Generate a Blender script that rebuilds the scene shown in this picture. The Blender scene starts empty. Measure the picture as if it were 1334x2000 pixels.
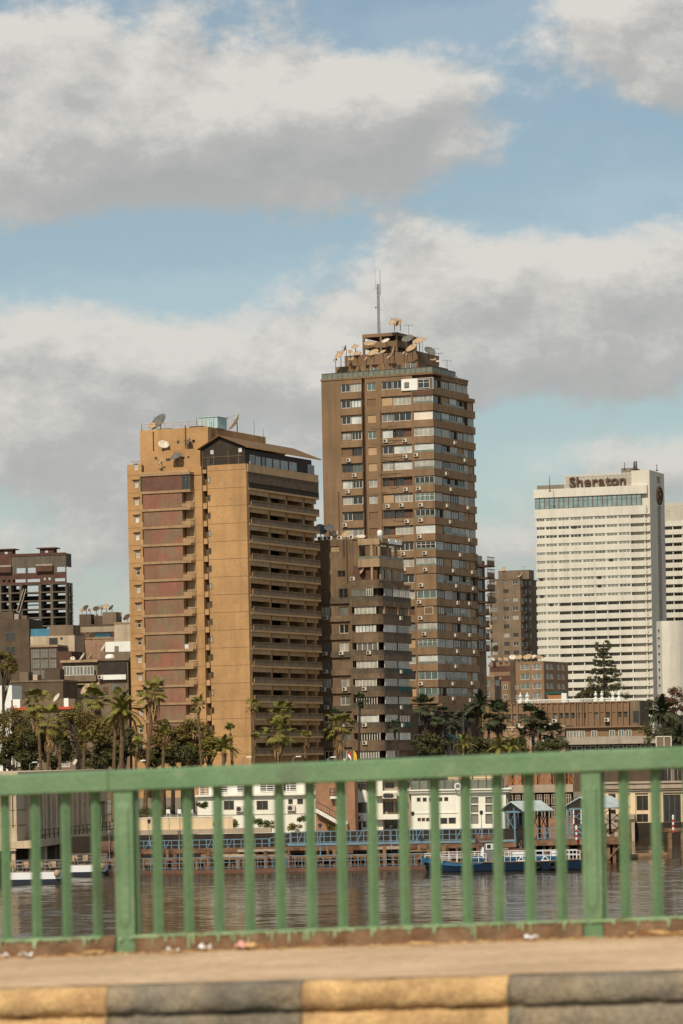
import bpy, bmesh, math, random
from mathutils import Vector, Matrix
rnd = random.Random(11)
R = math.radians
sc = bpy.context.scene
col = sc.collection

# ------------------------------------------------------------------ camera
F, RX, RY, RR, ZC = 6850.0, 667.0, 1478.0, 0.0185, 12.0      # focal length and horizon in photo pixels, roll, eye height over the river
cd = bpy.data.cameras.new('camera'); cam = bpy.data.objects.new('camera', cd); col.objects.link(cam)
cr, sr = math.cos(RR), math.sin(RR)
cam.matrix_world = Matrix(((cr, sr, 0, 0), (0, 0, -1, 0), (-sr, cr, 0, ZC), (0, 0, 0, 1)))
cd.sensor_width = 36; cd.sensor_fit = 'AUTO'; cd.lens = F*36/2000; cd.shift_y = (RY-1000)/2000
cd.clip_start = 0.5; cd.clip_end = 20000
cd.dof.use_dof = True; cd.dof.focus_distance = 520; cd.dof.aperture_fstop = 5.0
sc.camera = cam

# ------------------------------------------------------------------ sky, sun, exposure
SUN_AZ, SUN_EL = 198.0, 42.0                                   # degrees clockwise from +Y: behind the viewer, to the left
world = bpy.data.worlds.new('World'); sc.world = world; world.use_nodes = True
nt = world.node_tree; nt.nodes.clear()
def wn(t, **k):
    n = nt.nodes.new(t)
    for a, v in k.items(): setattr(n, a, v)
    return n
def wm(op, a, b=None, c=None, clamp=False):
    n = wn('ShaderNodeMath', operation=op, use_clamp=clamp)
    for i, v in enumerate((a, b, c)):
        if v is None: continue
        if isinstance(v, (int, float)): n.inputs[i].default_value = v
        else: nt.links.new(v, n.inputs[i])
    return n.outputs[0]
sky = wn('ShaderNodeTexSky', sky_type='NISHITA', sun_disc=False)
sky.sun_elevation = R(SUN_EL); sky.sun_rotation = R(SUN_AZ); sky.air_density = 1.0; sky.dust_density = 0.6; sky.ozone_density = 2.5
tc = wn('ShaderNodeTexCoord'); sep = wn('ShaderNodeSeparateXYZ'); nt.links.new(tc.outputs['Generated'], sep.inputs[0])
AZ = wm('ARCTAN2', sep.outputs[0], sep.outputs[1]); EL = wm('ARCSINE', sep.outputs[2])
# cloud banks: azimuth, elevation, half-widths (radians), strength
BANKS = [(.026, .187, .022, .013, .26), (-.040, .176, .055, .017, .70), (.006, .184, .034, .014, .52), (-.082, .196, .035, .018, .45), (-.080, .166, .030, .016, .40), (.014, .170, .022, .012, .34),
         (.093, .203, .022, .017, .62), (.100, .185, .012, .010, .22),
         (.040, .134, .030, .017, .46), (.086, .134, .030, .013, .52), (.012, .110, .035, .020, .36), (.062, .112, .045, .016, .42),
         (-.062, .112, .042, .0125, .55), (-.010, .106, .034, .014, .40), (-.088, .092, .030, .014, .38), (-.050, .086, .045, .018, .34),
         (.085, .080, .020, .008, .26), (.0, .03, .30, .030, .22), (-.030, .062, .06, .018, .24),
         (-.055, .1405, .042, .0085, -.50), (.076, .168, .020, .013, -.50), (.030, .214, .030, .008, -.34), (.046, .150, .012, .010, -.28),
         (.075, .094, .034, .006, -.26), (.042, .118, .006, .010, -.10)]
nz = wn('ShaderNodeTexNoise'); nz.inputs['Scale'].default_value = 15; nz.inputs['Detail'].default_value = 9; nz.inputs['Roughness'].default_value = .56
nz.inputs['Distortion'].default_value = .25
def density(dx, dy):
    """cloud density at a direction shifted by (dx, dy): soft banks plus fractal noise"""
    mp = wn('ShaderNodeMapping'); nt.links.new(tc.outputs['Generated'], mp.inputs[0])
    mp.inputs['Location'].default_value = (dx, 0.0, dy); mp.inputs['Scale'].default_value = (1, 1, 1.55)
    n = wn('ShaderNodeTexNoise'); nt.links.new(mp.outputs[0], n.inputs['Vector'])
    for k in ('Scale', 'Detail', 'Roughness', 'Distortion'): n.inputs[k].default_value = nz.inputs[k].default_value
    n2 = wn('ShaderNodeTexNoise'); nt.links.new(mp.outputs[0], n2.inputs['Vector'])
    n2.inputs['Scale'].default_value = 48; n2.inputs['Detail'].default_value = 7; n2.inputs['Roughness'].default_value = .66
    tot = wm('ADD', wm('MULTIPLY', wm('SUBTRACT', n.outputs[0], .5), 1.55), wm('MULTIPLY', wm('SUBTRACT', n2.outputs[0], .5), .78))
    for (a, e, sa, se, k) in BANKS:
        p = wm('DIVIDE', wm('SUBTRACT', AZ, a - dx), sa); q = wm('DIVIDE', wm('SUBTRACT', EL, e - dy/1.55), se)
        r2 = wm('ADD', wm('MULTIPLY', p, p), wm('MULTIPLY', q, q))
        tot = wm('MULTIPLY_ADD', wm('POWER', 2.71828, wm('MULTIPLY', r2, -1.0)), k, tot)
    return tot
d0 = density(0, 0); d1 = density(-.004, .011)
mr = wn('ShaderNodeMapRange', interpolation_type='SMOOTHSTEP'); nt.links.new(d0, mr.inputs[0])
mr.inputs[1].default_value = -.02; mr.inputs[2].default_value = .33; mr.inputs[3].default_value = .20; mr.inputs[4].default_value = .96
lit = wm('MULTIPLY_ADD', wm('SUBTRACT', d0, d1), 1.5, .50, clamp=True)
thick = wn('ShaderNodeMapRange'); nt.links.new(d0, thick.inputs[0])
thick.inputs[1].default_value = .25; thick.inputs[2].default_value = 1.0; thick.inputs[3].default_value = .16; thick.inputs[4].default_value = -.03
lit2 = wm('ADD', lit, thick.outputs[0], clamp=True)
ramp = wn('ShaderNodeValToRGB'); nt.links.new(lit2, ramp.inputs[0])
ramp.color_ramp.elements[0].color = (.405, .412, .405, 1); ramp.color_ramp.elements[1].color = (.730, .702, .648, 1)
e = ramp.color_ramp.elements.new(.5); e.color = (.492, .488, .470, 1)
bg1 = wn('ShaderNodeBackground'); nt.links.new(sky.outputs[0], bg1.inputs[0]); bg1.inputs[1].default_value = .092
tint = wn('ShaderNodeMixRGB', blend_type='MULTIPLY'); tint.inputs[0].default_value = 1; nt.links.new(sky.outputs[0], tint.inputs[1])
tint.inputs[2].default_value = (.96, 1.0, .90, 1); nt.links.new(tint.outputs[0], bg1.inputs[0])
bg2 = wn('ShaderNodeBackground'); nt.links.new(ramp.outputs[0], bg2.inputs[0]); bg2.inputs[1].default_value = 1.0
mx = wn('ShaderNodeMixShader'); nt.links.new(mr.outputs[0], mx.inputs[0]); nt.links.new(bg1.outputs[0], mx.inputs[1]); nt.links.new(bg2.outputs[0], mx.inputs[2])
bg3 = wn('ShaderNodeBackground'); bg3.inputs[0].default_value = (.405, .417, .408, 1); bg3.inputs[1].default_value = 1.0
hz = wm('MULTIPLY', wm('POWER', 2.71828, wm('MULTIPLY', wm('ABSOLUTE', EL), -1/.055)), .85)
mx2 = wn('ShaderNodeMixShader'); nt.links.new(hz, mx2.inputs[0]); nt.links.new(mx.outputs[0], mx2.inputs[1]); nt.links.new(bg3.outputs[0], mx2.inputs[2])
wo = wn('ShaderNodeOutputWorld'); nt.links.new(mx2.outputs[0], wo.inputs[0])
world.cycles.sampling_method = 'MANUAL'; world.cycles.sample_map_resolution = 512

sl = bpy.data.lights.new('sun', 'SUN'); sl.energy = 3.7; sl.angle = R(.9); sl.color = (1.0, .88, .70)
so = bpy.data.objects.new('sun', sl); col.objects.link(so)
to_sun = Vector((math.sin(R(SUN_AZ))*math.cos(R(SUN_EL)), math.cos(R(SUN_AZ))*math.cos(R(SUN_EL)), math.sin(R(SUN_EL))))
so.rotation_euler = to_sun.to_track_quat('Z', 'Y').to_euler(); so.location = to_sun*300
vs = sc.view_settings; vs.view_transform = 'Standard'; vs.look = 'None'; vs.exposure = 0.0; vs.gamma = 1.0; vs.use_curve_mapping = False
sc.cycles.max_bounces = 6; sc.cycles.transparent_max_bounces = 8; sc.cycles.use_denoising = True

# ------------------------------------------------------------------ helpers
def dr(px, py):
    u, v = px-RX, RY-py
    return (u*cr+v*sr)/F, (-u*sr+v*cr)/F
def at(px, py, Y):
    a, b = dr(px, py); return Vector((a*Y, Y, ZC+b*Y))
def on_level(px, py, z):
    a, b = dr(px, py); Y = (z-ZC)/b; return Vector((a*Y, Y, z))

MATS = {}; ALB = 1.2
def M(name, c, rough=.85, var=.18, scale=.5, streak=0., fine=.0, c2=None, c2amt=.5, metal=0., spec=.35, bump=0., coat=0.):
    """procedural surface: world-space noise, optional vertical run-off streaks and patches of a second colour"""
    if name in MATS: return MATS[name]
    c = tuple(min(.80, x*ALB) for x in c); c2 = c2 and tuple(min(.80, x*ALB) for x in c2)
    m = bpy.data.materials.new(name); m.use_nodes = True; t = m.node_tree; b = t.nodes['Principled BSDF']; N = t.nodes.new; L = t.links.new
    b.inputs['Roughness'].default_value = rough; b.inputs['Metallic'].default_value = metal; b.inputs['Specular IOR Level'].default_value = spec
    b.inputs['Coat Weight'].default_value = coat
    g = N('ShaderNodeNewGeometry')
    def noise(s, vec=None, det=5):
        n = N('ShaderNodeTexNoise'); n.inputs['Scale'].default_value = s; n.inputs['Detail'].default_value = det; n.inputs['Roughness'].default_value = .6
        L(vec or g.outputs['Position'], n.inputs['Vector']); return n.outputs[0]
    def rng(v, a, b_, lo, hi):
        n = N('ShaderNodeMapRange'); L(v, n.inputs[0]); n.inputs[1].default_value = a; n.inputs[2].default_value = b_; n.inputs[3].default_value = lo; n.inputs[4].default_value = hi; return n.outputs[0]
    def mix(fac, a, b_, mode='MIX'):
        n = N('ShaderNodeMixRGB'); n.blend_type = mode
        for i, v in ((0, fac), (1, a), (2, b_)):
            if hasattr(v, 'links'): L(v, n.inputs[i])
            else: n.inputs[i].default_value = v if i == 0 else (*v[:3], 1)
        return n.outputs[0]
    cur = tuple(c)
    if c2: cur = mix(rng(noise(scale*.8, det=6), .5-.12, .5+.16, 0, c2amt*2), cur, c2)
    n1 = rng(noise(scale), .3, .7, 1-var, 1+var)
    cmb = N('ShaderNodeCombineXYZ')
    for i in range(3): L(n1, cmb.inputs[i])
    cur = mix(1., cur, cmb.outputs[0], 'MULTIPLY')
    if streak:
        mp = N('ShaderNodeMapping'); L(g.outputs['Position'], mp.inputs[0]); mp.inputs['Scale'].default_value = (1, 1, .06)
        s1 = rng(noise(scale*4, mp.outputs[0], 4), .46, .72, 0, streak)
        cur = mix(s1, cur, tuple(x*.35 for x in c))
    if fine:
        f1 = rng(noise(scale*14, det=3), .3, .7, 1-fine, 1+fine)
        c3 = N('ShaderNodeCombineXYZ')
        for i in range(3): L(f1, c3.inputs[i])
        cur = mix(1., cur, c3.outputs[0], 'MULTIPLY')
    L(cur, b.inputs['Base Color']) if hasattr(cur, 'links') else None
    if bump:
        bp = N('ShaderNodeBump'); bp.inputs['Strength'].default_value = bump; bp.inputs['Distance'].default_value = .02
        L(noise(scale*10, det=6), bp.inputs['Height']); L(bp.outputs[0], b.inputs['Normal'])
    MATS[name] = m; return m
def glass(name, c, rough=.12, spec=.9):
    return M(name, c, rough=rough, var=.35, scale=.45, spec=spec)

UNIT = {}
CUBE_V = [(x, y, z) for z in (-.5, .5) for y in (-.5, .5) for x in (-.5, .5)]
CUBE_F = [(0, 2, 3, 1), (4, 5, 7, 6), (0, 1, 5, 4), (2, 6, 7, 3), (0, 4, 6, 2), (1, 3, 7, 5)]
def link(name, me, parent=None, loc=(0, 0, 0), rz=0, scl=None):
    o = bpy.data.objects.new(name, me); col.objects.link(o); o.location = loc
    if rz: o.rotation_euler = (0, 0, rz)
    if scl: o.scale = scl
    if parent: o.parent = parent
    return o
def box(name, parent, mat, x0, x1, y0, y1, z0, z1):
    """one box-shaped piece; alike pieces share a mesh"""
    me = UNIT.get(mat.name)
    if not me:
        me = bpy.data.meshes.new('piece_'+mat.name); me.from_pydata(CUBE_V, [], CUBE_F); me.materials.append(mat); UNIT[mat.name] = me
    return link(name, me, parent, ((x0+x1)/2, (y0+y1)/2, (z0+z1)/2), 0, (abs(x1-x0), abs(y1-y0), abs(z1-z0)))
class MB:
    """collects boxes, bars, tubes and polygons into one mesh"""
    def __init__(s): s.v = []; s.f = []; s.m = []; s.mi = 0
    def add(s, v, f):
        k = len(s.v); s.v += [tuple(p) for p in v]; s.f += [tuple(i+k for i in q) for q in f]; s.m += [s.mi]*len(f)
    def box(s, x0, x1, y0, y1, z0, z1):
        s.add([((x0+x1)/2+x*abs(x1-x0), (y0+y1)/2+y*abs(y1-y0), (z0+z1)/2+z*abs(z1-z0)) for x, y, z in CUBE_V], CUBE_F)
    def tube(s, a, b, r0, r1=None, n=6, cap=True):
        a, b = Vector(a), Vector(b); r1 = r0 if r1 is None else r1; d = (b-a)
        if d.length < 1e-6: return
        d.normalize(); e = d.cross(Vector((0, 0, 1)));
        if e.length < 1e-3: e = Vector((1, 0, 0))
        e.normalize(); g = d.cross(e); v = []
        for p, r in ((a, r0), (b, r1)):
            for i in range(n):
                t = 2*math.pi*(i+.5)/n; v.append(p+(e*math.cos(t)+g*math.sin(t))*r)
        f = [(i, (i+1) % n, n+(i+1) % n, n+i) for i in range(n)]
        if cap: f += [tuple(range(n-1, -1, -1)), tuple(range(n, 2*n))]
        s.add(v, f)
    def prism(s, poly, z0, z1):
        n = len(poly); v = [(x, y, z0) for x, y in poly]+[(x, y, z1) for x, y in poly]
        s.add(v, [(i, (i+1) % n, n+(i+1) % n, n+i) for i in range(n)]+[tuple(range(n-1, -1, -1)), tuple(range(n, 2*n))])
    def strip(s, path, t, z0, z1):
        """a wall of thickness t along a plan path (thickness to the left of the path)"""
        P = [Vector((p[0], p[1])) for p in path]; off = []
        for i, p in enumerate(P):
            d1 = (P[i]-P[i-1]).normalized() if i else (P[1]-P[0]).normalized()
            d2 = (P[i+1]-P[i]).normalized() if i < len(P)-1 else d1
            n_ = Vector((-(d1.y+d2.y), d1.x+d2.x)); n_.normalize(); k = max(.4, n_.dot(Vector((-d1.y, d1.x)))); off.append(p+n_*t/k)
        for i in range(len(P)-1):
            a, b, c, d = P[i], P[i+1], off[i+1], off[i]
            s.prism([(a.x, a.y), (b.x, b.y), (c.x, c.y), (d.x, d.y)], z0, z1)
    def lathe(s, prof, n=10, c=(0, 0, 0)):
        v = []; f = []
        for r, z in prof:
            for i in range(n): t = 2*math.pi*i/n; v.append((c[0]+r*math.cos(t), c[1]+r*math.sin(t), c[2]+z))
        for j in range(len(prof)-1):
            for i in range(n): f.append((j*n+i, j*n+(i+1) % n, (j+1)*n+(i+1) % n, (j+1)*n+i))
        f += [tuple(range(n-1, -1, -1)), tuple(range((len(prof)-1)*n, len(prof)*n))]
        s.add(v, f)
    def mesh(s, name, *mats):
        me = bpy.data.meshes.new(name); me.from_pydata(s.v, [], s.f)
        for m in mats: me.materials.append(m)
        if len(mats) > 1: me.polygons.foreach_set('material_index', s.m)
        me.update(); return me
    def build(s, name, mat, parent=None, loc=(0, 0, 0), rz=0, smooth=False):
        mats = mat if isinstance(mat, (list, tuple)) else (mat,)
        me = s.mesh(name, *mats)
        if smooth: me.polygons.foreach_set('use_smooth', [True]*len(me.polygons))
        return link(name, me, parent, loc, rz)
def tag(o, label, cat, group=None):
    o['label'] = label; o['category'] = cat
    if group: o['group'] = group
    return o
def thing(name, label, cat, loc=(0, 0, 0), rz=0, group=None):
    o = link(name, None, None, loc, rz); o.empty_display_size = .1
    return tag(o, label, cat, group)
def structure(o, kind='structure'): o['kind'] = kind; return o
def copy_tree(o, parent=None):
    c = o.copy(); col.objects.link(c); c.parent = parent
    for ch in o.children: copy_tree(ch, c)
    return c
ORD = ['first', 'second', 'third', 'fourth', 'fifth', 'sixth', 'seventh', 'eighth', 'ninth', 'tenth', 'eleventh', 'twelfth', 'thirteenth', 'fourteenth',
       'fifteenth', 'sixteenth', 'seventeenth', 'eighteenth', 'nineteenth', 'twentieth', 'twenty-first', 'twenty-second']

class Bld:
    """a building: an Empty at its near corner; local x runs along the front, local y back along the right-hand face"""
    def __init__(s, name, label, px, py, Y, ang, z0=6.0, cat='building', group=None):
        P = at(px, py, Y); s.ox, s.oy, s.a, s.z0 = P.x, P.y, R(ang), z0; s.c, s.s = math.cos(s.a), math.sin(s.a)
        s.e = thing(name, label, cat, (P.x, P.y, z0), s.a, group)
    def fx(s, px, py=1200, y=0.):
        A = dr(px, py)[0]; return (A*(s.oy+y*s.c)-s.ox+y*s.s)/(s.c-A*s.s)
    def fy(s, px, py=1200, x=0.):
        A = dr(px, py)[0]; return (s.ox+x*s.c-A*(s.oy+x*s.s))/(s.s+A*s.c)
    def z(s, px, py, x=None, y=0.):
        if x is None: x = s.fx(px, py, y)
        return ZC+dr(px, py)[1]*(s.oy+x*s.s+y*s.c)-s.z0
    def zr(s, px, py, x=0.): return s.z(px, py, x, s.fy(px, py, x))
    def w(s, x, y, z): return Vector((s.ox+x*s.c-y*s.s, s.oy+x*s.s+y*s.c, s.z0+z))
    def box(s, name, mat, *a): return box(name, s.e, mat, *a)

FRAMES = {}
def window(parent, x, y, z, w, h, fm, pm, n=2, face='F', fr=.09, rail=False):
    """a window of width w, height h whose lower left corner (seen from outside) is at x/z on a front face, y/z on a right face; > pane"""
    w, h = round(w, 1), round(h, 1); k = (w, h, n, fm.name, pm.name, rail)
    if k not in FRAMES:
        m = MB(); m.box(0, w, -.05, .05, 0, fr); m.box(0, w, -.05, .05, h-fr, h)
        for i in range(n+1): m.box(i*(w-fr)/n, i*(w-fr)/n+fr, -.045, .045, fr, h-fr)
        if rail: m.box(fr, w-fr, -.04, .04, h*.62, h*.62+fr*.8)
        p = MB(); p.box(fr*.5, w-fr*.5, .0, .03, fr*.5, h-fr*.5)
        FRAMES[k] = (m.mesh('window', fm), p.mesh('pane', pm))
    o = link('window', FRAMES[k][0], parent, (x, y, z), 0 if face == 'F' else R(90))
    link('pane', FRAMES[k][1], o)
    return o
def pierced(x0, x1, z0, z1, t, holes):
    """a wall slab in the xz plane (thickness t towards +y) with rectangular holes (hx0, hx1, hz0, hz1)"""
    m = MB(); zs = sorted({z0, z1, *[min(max(h[i], z0), z1) for h in holes for i in (2, 3)]})
    for a, b in zip(zs, zs[1:]):
        if b-a < 1e-4: continue
        mid = (a+b)/2; hs = sorted((h[0], h[1]) for h in holes if h[2] < mid < h[3]); cur = x0
        for p, q in hs:
            if p > cur: m.box(cur, p, 0, t, a, b)
            cur = max(cur, q)
        if cur < x1: m.box(cur, x1, 0, t, a, b)
    return m

# ------------------------------------------------------------------ materials
GREEN = M('green_paint', (.104, .190, .094), rough=.5, var=.12, scale=3.5, fine=.10, c2=(.130, .210, .112), c2amt=.45, spec=.35, bump=.35)
t = GREEN.node_tree; b = t.nodes['Principled BSDF']; src = b.inputs['Base Color'].links[0].from_socket; g = t.nodes.new('ShaderNodeNewGeometry')
for scl_, lo, hi, c_ in ((7, .63, .70, (.19, .27, .155, 1)), (2.6, .60, .75, (.10, .13, .075, 1)), (34, .70, .74, (.20, .09, .035, 1)), (11, .735, .76, (.26, .10, .04, 1))):   # scuffs, grime, rust specks, chips
    n = t.nodes.new('ShaderNodeTexNoise'); n.inputs['Scale'].default_value = scl_; n.inputs['Detail'].default_value = 5; t.links.new(g.outputs['Position'], n.inputs['Vector'])
    k = t.nodes.new('ShaderNodeMapRange'); t.links.new(n.outputs[0], k.inputs[0]); k.inputs[1].default_value = lo; k.inputs[2].default_value = hi; k.inputs[4].default_value = .75
    x_ = t.nodes.new('ShaderNodeMixRGB'); t.links.new(k.outputs[0], x_.inputs[0]); t.links.new(src, x_.inputs[1]); x_.inputs[2].default_value = c_; src = x_.outputs[0]
t.links.new(src, b.inputs['Base Color'])
PLINTH = M('rusty_plinth', (.14, .075, .038), rough=.9, var=.35, scale=9, fine=.25, c2=(.20, .135, .078), c2amt=.45, bump=.5)
DRIP = M('green_drip', (.20, .27, .14), rough=.6, var=.3, scale=12, fine=.2)
SIDEWALK = M('sidewalk_dusty', (.56, .40, .255), rough=.95, var=.14, scale=1.3, fine=.20, c2=(.46, .315, .19), c2amt=.6, bump=.5)
CREAM = M('kerb_cream', (.56, .365, .165), rough=.9, var=.22, scale=4, fine=.25, c2=(.36, .215, .10), c2amt=.6, bump=.7)
KGREY = M('kerb_black', (.175, .150, .112), rough=.9, var=.3, scale=4, fine=.3, c2=(.25, .195, .125), c2amt=.55, bump=.7)
ASPHALT = M('asphalt', (.055, .05, .045), rough=.95, var=.2, scale=3, fine=.3, bump=.4)
CONC = M('concrete', (.30, .255, .20), rough=.9, var=.2, scale=.6, fine=.1, streak=.25)
PAPER = M('paper', (.75, .72, .68), rough=.8, var=.1, scale=20)
STRAW = M('straw', (.48, .29, .12), rough=.9, var=.3, scale=25)
PINKP = M('pink_paper', (.62, .33, .28), rough=.8, var=.1, scale=20)

# ------------------------------------------------------------------ bridge: deck, pavement, kerb, railing
A0, A1 = at(250, 1862, 19.30), at(1161, 1831.5, 18.90)        # feet of the two posts in view
rail_dir = (A1-A0); rail_len = Vector((rail_dir.x, rail_dir.y)).length; rail_yaw = math.atan2(rail_dir.y, rail_dir.x); rail_g = rail_dir.z/rail_len
K0, K1 = at(0, 1930, 16.45), at(1334, 1895, 15.85)
kd = K1-K0; klen = Vector((kd.x, kd.y)).length; kyaw = math.atan2(kd.y, kd.x); kg = kd.z/klen
def rp(s, off=0., dz=0.): return A0+Vector((math.cos(rail_yaw)*s-math.sin(rail_yaw)*off, math.sin(rail_yaw)*s+math.cos(rail_yaw)*off, rail_g*s+dz))
def kp(s, off=0., dz=0.): return K0+Vector((math.cos(kyaw)*s-math.sin(kyaw)*off, math.sin(kyaw)*s+math.cos(kyaw)*off, kg*s+dz))
m = MB(); S = [(-14+i*1.0) for i in range(34)]
rows = []
for s in S: rows.append([kp(s, .05), kp(s, .8, .0)*.75+rp(s-.6)*.25, rp(s-.6, -.9), rp(s-.6, 0), rp(s-.6, .6), rp(s-.6, .6, -.7), rp(s-.6, .3, -.7), rp(s-.6, .3, -2.0)])
nq = len(rows[0]); V = [p for r in rows for p in r]
m.add(V, [(i*nq+j, (i+1)*nq+j, (i+1)*nq+j+1, i*nq+j+1) for i in range(len(S)-1) for j in range(nq-1)])
structure(m.build('sidewalk', SIDEWALK))
m = MB(); V = []
for s in S: V += [kp(s, .2, -.33), kp(s, -9, -.33), kp(s, -22, -.33), kp(s, -22, -1.6), kp(s, .3, -1.9)]
m.add(V, [(i*5+j, (i+1)*5+j, (i+1)*5+j+1, i*5+j+1) for i in range(len(S)-1) for j in range(4)])
structure(m.build('road', ASPHALT))
# kerb stones, painted in turn cream and black
kerb = structure(link('kerb', None, None, K0, kyaw)); kerb['label'] = 'worn cream and black painted kerb along the bridge road'
kx = [(px-0)/1334*klen for px in (-950, -560, -165, 229, 612, 1010, 1405, 1800, 2190)]
prof = [(.06, -.02), (.05, -.002), (-.06, 0), (-.115, -.008), (-.140, -.026), (-.150, -.05), (-.154, -.085), (-.150, -.112), (-.138, -.124), (-.118, -.130), (-.116, -.142), (-.136, -.149), (-.150, -.165), (-.155, -.22), (-.155, -.34)]
for i in range(len(kx)-1):
    m = MB(); r = random.Random(50+i); n = 40; a, b = kx[i]+.0015, kx[i+1]-.0015; V = []
    ph = [r.uniform(0, 6) for _ in range(6)]
    for j in range(n+1):
        x = a+(b-a)*j/n
        for k, (y, z) in enumerate(prof):
            wob = .004*math.sin(x*9+ph[0]+k*.6)+.0035*math.sin(x*21+ph[1]+k*1.7)+.003*math.sin(x*47+ph[2]+k*2.3)+r.gauss(0, .0030)
            chip = .016 if (r.random() < .03 and 3 < k < 10) else 0
            V.append((x, y+(wob+chip)*(1 if 2 < k < 14 else .2), z+kg*x+wob*.35*(1 if k > 0 else 0)))
    q = len(prof)
    m.add(V, [(j*q+k, j*q+k+1, (j+1)*q+k+1, (j+1)*q+k) for j in range(n) for k in range(q-1)]+[tuple(range(q)), tuple(range(n*q+q-1, n*q-1, -1))])
    o = m.build('kerb_stone', (CREAM if i % 2 == 0 else KGREY), kerb)
    for p in o.data.polygons: p.use_smooth = len(p.vertices) == 4
# railing: top rail sections, posts, bars set on edge, footing
rail = thing('bridge_railing', 'green painted steel railing with square bars along the bridge pavement', 'railing', A0, rail_yaw)
H = 359/F*19.30
def beam(x0, x1, y0, y1, z0, z1, bev=.012):
    """a bevelled bar that follows the slope of the bridge"""
    pr = [(y0, z0+bev*.5), (y0, z1-bev), (y0+bev, z1), (y1-bev, z1), (y1, z1-bev), (y1, z0+bev*.5), (y1-bev*.5, z0), (y0+bev*.5, z0)]
    m = MB(); V = [(x, y, z+rail_g*x) for x in (x0, x1) for y, z in pr]; n = len(pr)
    m.add(V, [(i, n+i, n+(i+1) % n, (i+1) % n) for i in range(n)]+[tuple(range(n)), tuple(range(2*n-1, n-1, -1))]); return m
jx = -.078
beam(-6, jx-.002, -.072, .06, H-.118, H, .016).build('top_rail', GREEN, rail)
beam(jx+.002, rail_len*1.0-.1+2.6, -.072, .06, H-.118, H, .016).build('top_rail', GREEN, rail)
sp = rail_len/15
bar_me = None
for k in range(-20, 31):
    x = k*sp; zb = rail_g*x
    if k % 15 == 0:
        m = MB(); w = .052
        m.box(-w, w, -.055, .0, 0, H-.118); m.box(-w, w+.016, .0, .05, .02, H-.118)
        p = link('post', m.mesh('post', GREEN), rail, (x, 0, zb))
        pl = MB(); a = .034; z0, z1 = .128, H-.118-.048
        pts = [(-a, z0+.03), (0, z0), (a, z0+.03), (a, z1-.026), (0, z1), (-a, z1-.026)]
        ins = [(q[0]*.82, z0+.045+(q[1]-z0)*(z1-z0-.075)/(z1-z0)) for q in pts]
        V = [(q[0], -.0555, q[1]) for q in pts]+[(q[0]*.9, -.066, q[1]) for q in ins]
        pl.add(V, [(i, (i+1) % 6, 6+(i+1) % 6, 6+i) for i in range(6)]+[tuple(range(6, 12))])
        link('front_plate', pl.mesh('front_plate', GREEN), p)
    else:
        if not bar_me:
            m = MB(); d = .0285; m.prism([(-d, 0), (0, -d), (d, 0), (0, d)], .10, H-.112)
            m.prism([(-.037, -.03), (.037, -.03), (.037, .03), (-.037, .03)], .098, .106)
            bar_me = m.mesh('bar', GREEN)
        link('bar', bar_me, rail, (x, .018, zb))
ft = thing('railing_footing', 'rust brown concrete footing streaked with green paint under the railing bars', 'footing', A0, rail_yaw)
for k in (-2, -1, 0, 1):
    x0, x1 = k*rail_len+.058, (k+1)*rail_len-.058
    n = 60; V = []; r = random.Random(k+9); m = MB()
    pr = [(-.075, -.03), (-.068, .05), (-.062, .088), (-.048, .099), (.06, .099), (.075, .0)]
    for j in range(n+1):
        x = x0+(x1-x0)*j/n
        for i, (y, z) in enumerate(pr): V.append((x, y+r.gauss(0, .003), z+rail_g*x+(r.gauss(0, .0022) if 0 < i < 4 else 0)))
    q = len(pr); m.add(V, [(j*q+i, (j+1)*q+i, (j+1)*q+i+1, j*q+i+1) for j in range(n) for i in range(q-1)])
    m.build('footing_block', PLINTH, ft)
r = random.Random(4); m = MB()
for i in range(150):                                           # runs and splashes of green paint, slightly proud of the concrete
    k = r.randrange(-14, 22); x = k*sp+r.gauss(0, .028)
    if r.random() < .35: x = r.uniform(-2.3, 3.4)
    if abs((x/rail_len) % 1-0) < .02: continue
    L_, w = abs(r.gauss(.018, .022))+.006, r.uniform(.003, .010)
    z1 = .0935+rail_g*x; f = lambda z: -.0715-(.088-(z-rail_g*x))*.10
    m.add([(x-w, f(z1)-.001, z1), (x+w, f(z1)-.001, z1), (x+w*.5, f(z1-L_)-.001, z1-L_), (x-w*.5, f(z1-L_)-.001, z1-L_)], [(0, 3, 2, 1)])
x = -2.4
while x < 3.6:
    L_ = r.uniform(.03, .22)
    if r.random() < .93:
        z1 = .099+rail_g*x; dz = r.uniform(.006, .016)
        m.add([(x, -.051, z1+.0015), (x+L_, -.051, z1+.0015+rail_g*L_), (x+L_*.95, -.0695, z1-dz+rail_g*L_), (x+L_*.5, -.0695, z1-dz*.6), (x+.01, -.0695, z1-dz),
               (x, .04, z1+.0015), (x+L_, .04, z1+.0015+rail_g*L_)], [(0, 4, 3, 2, 1), (0, 1, 6, 5)])
    x += L_
structure(m.build('paint_drips', DRIP, ft), 'stuff')
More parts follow.
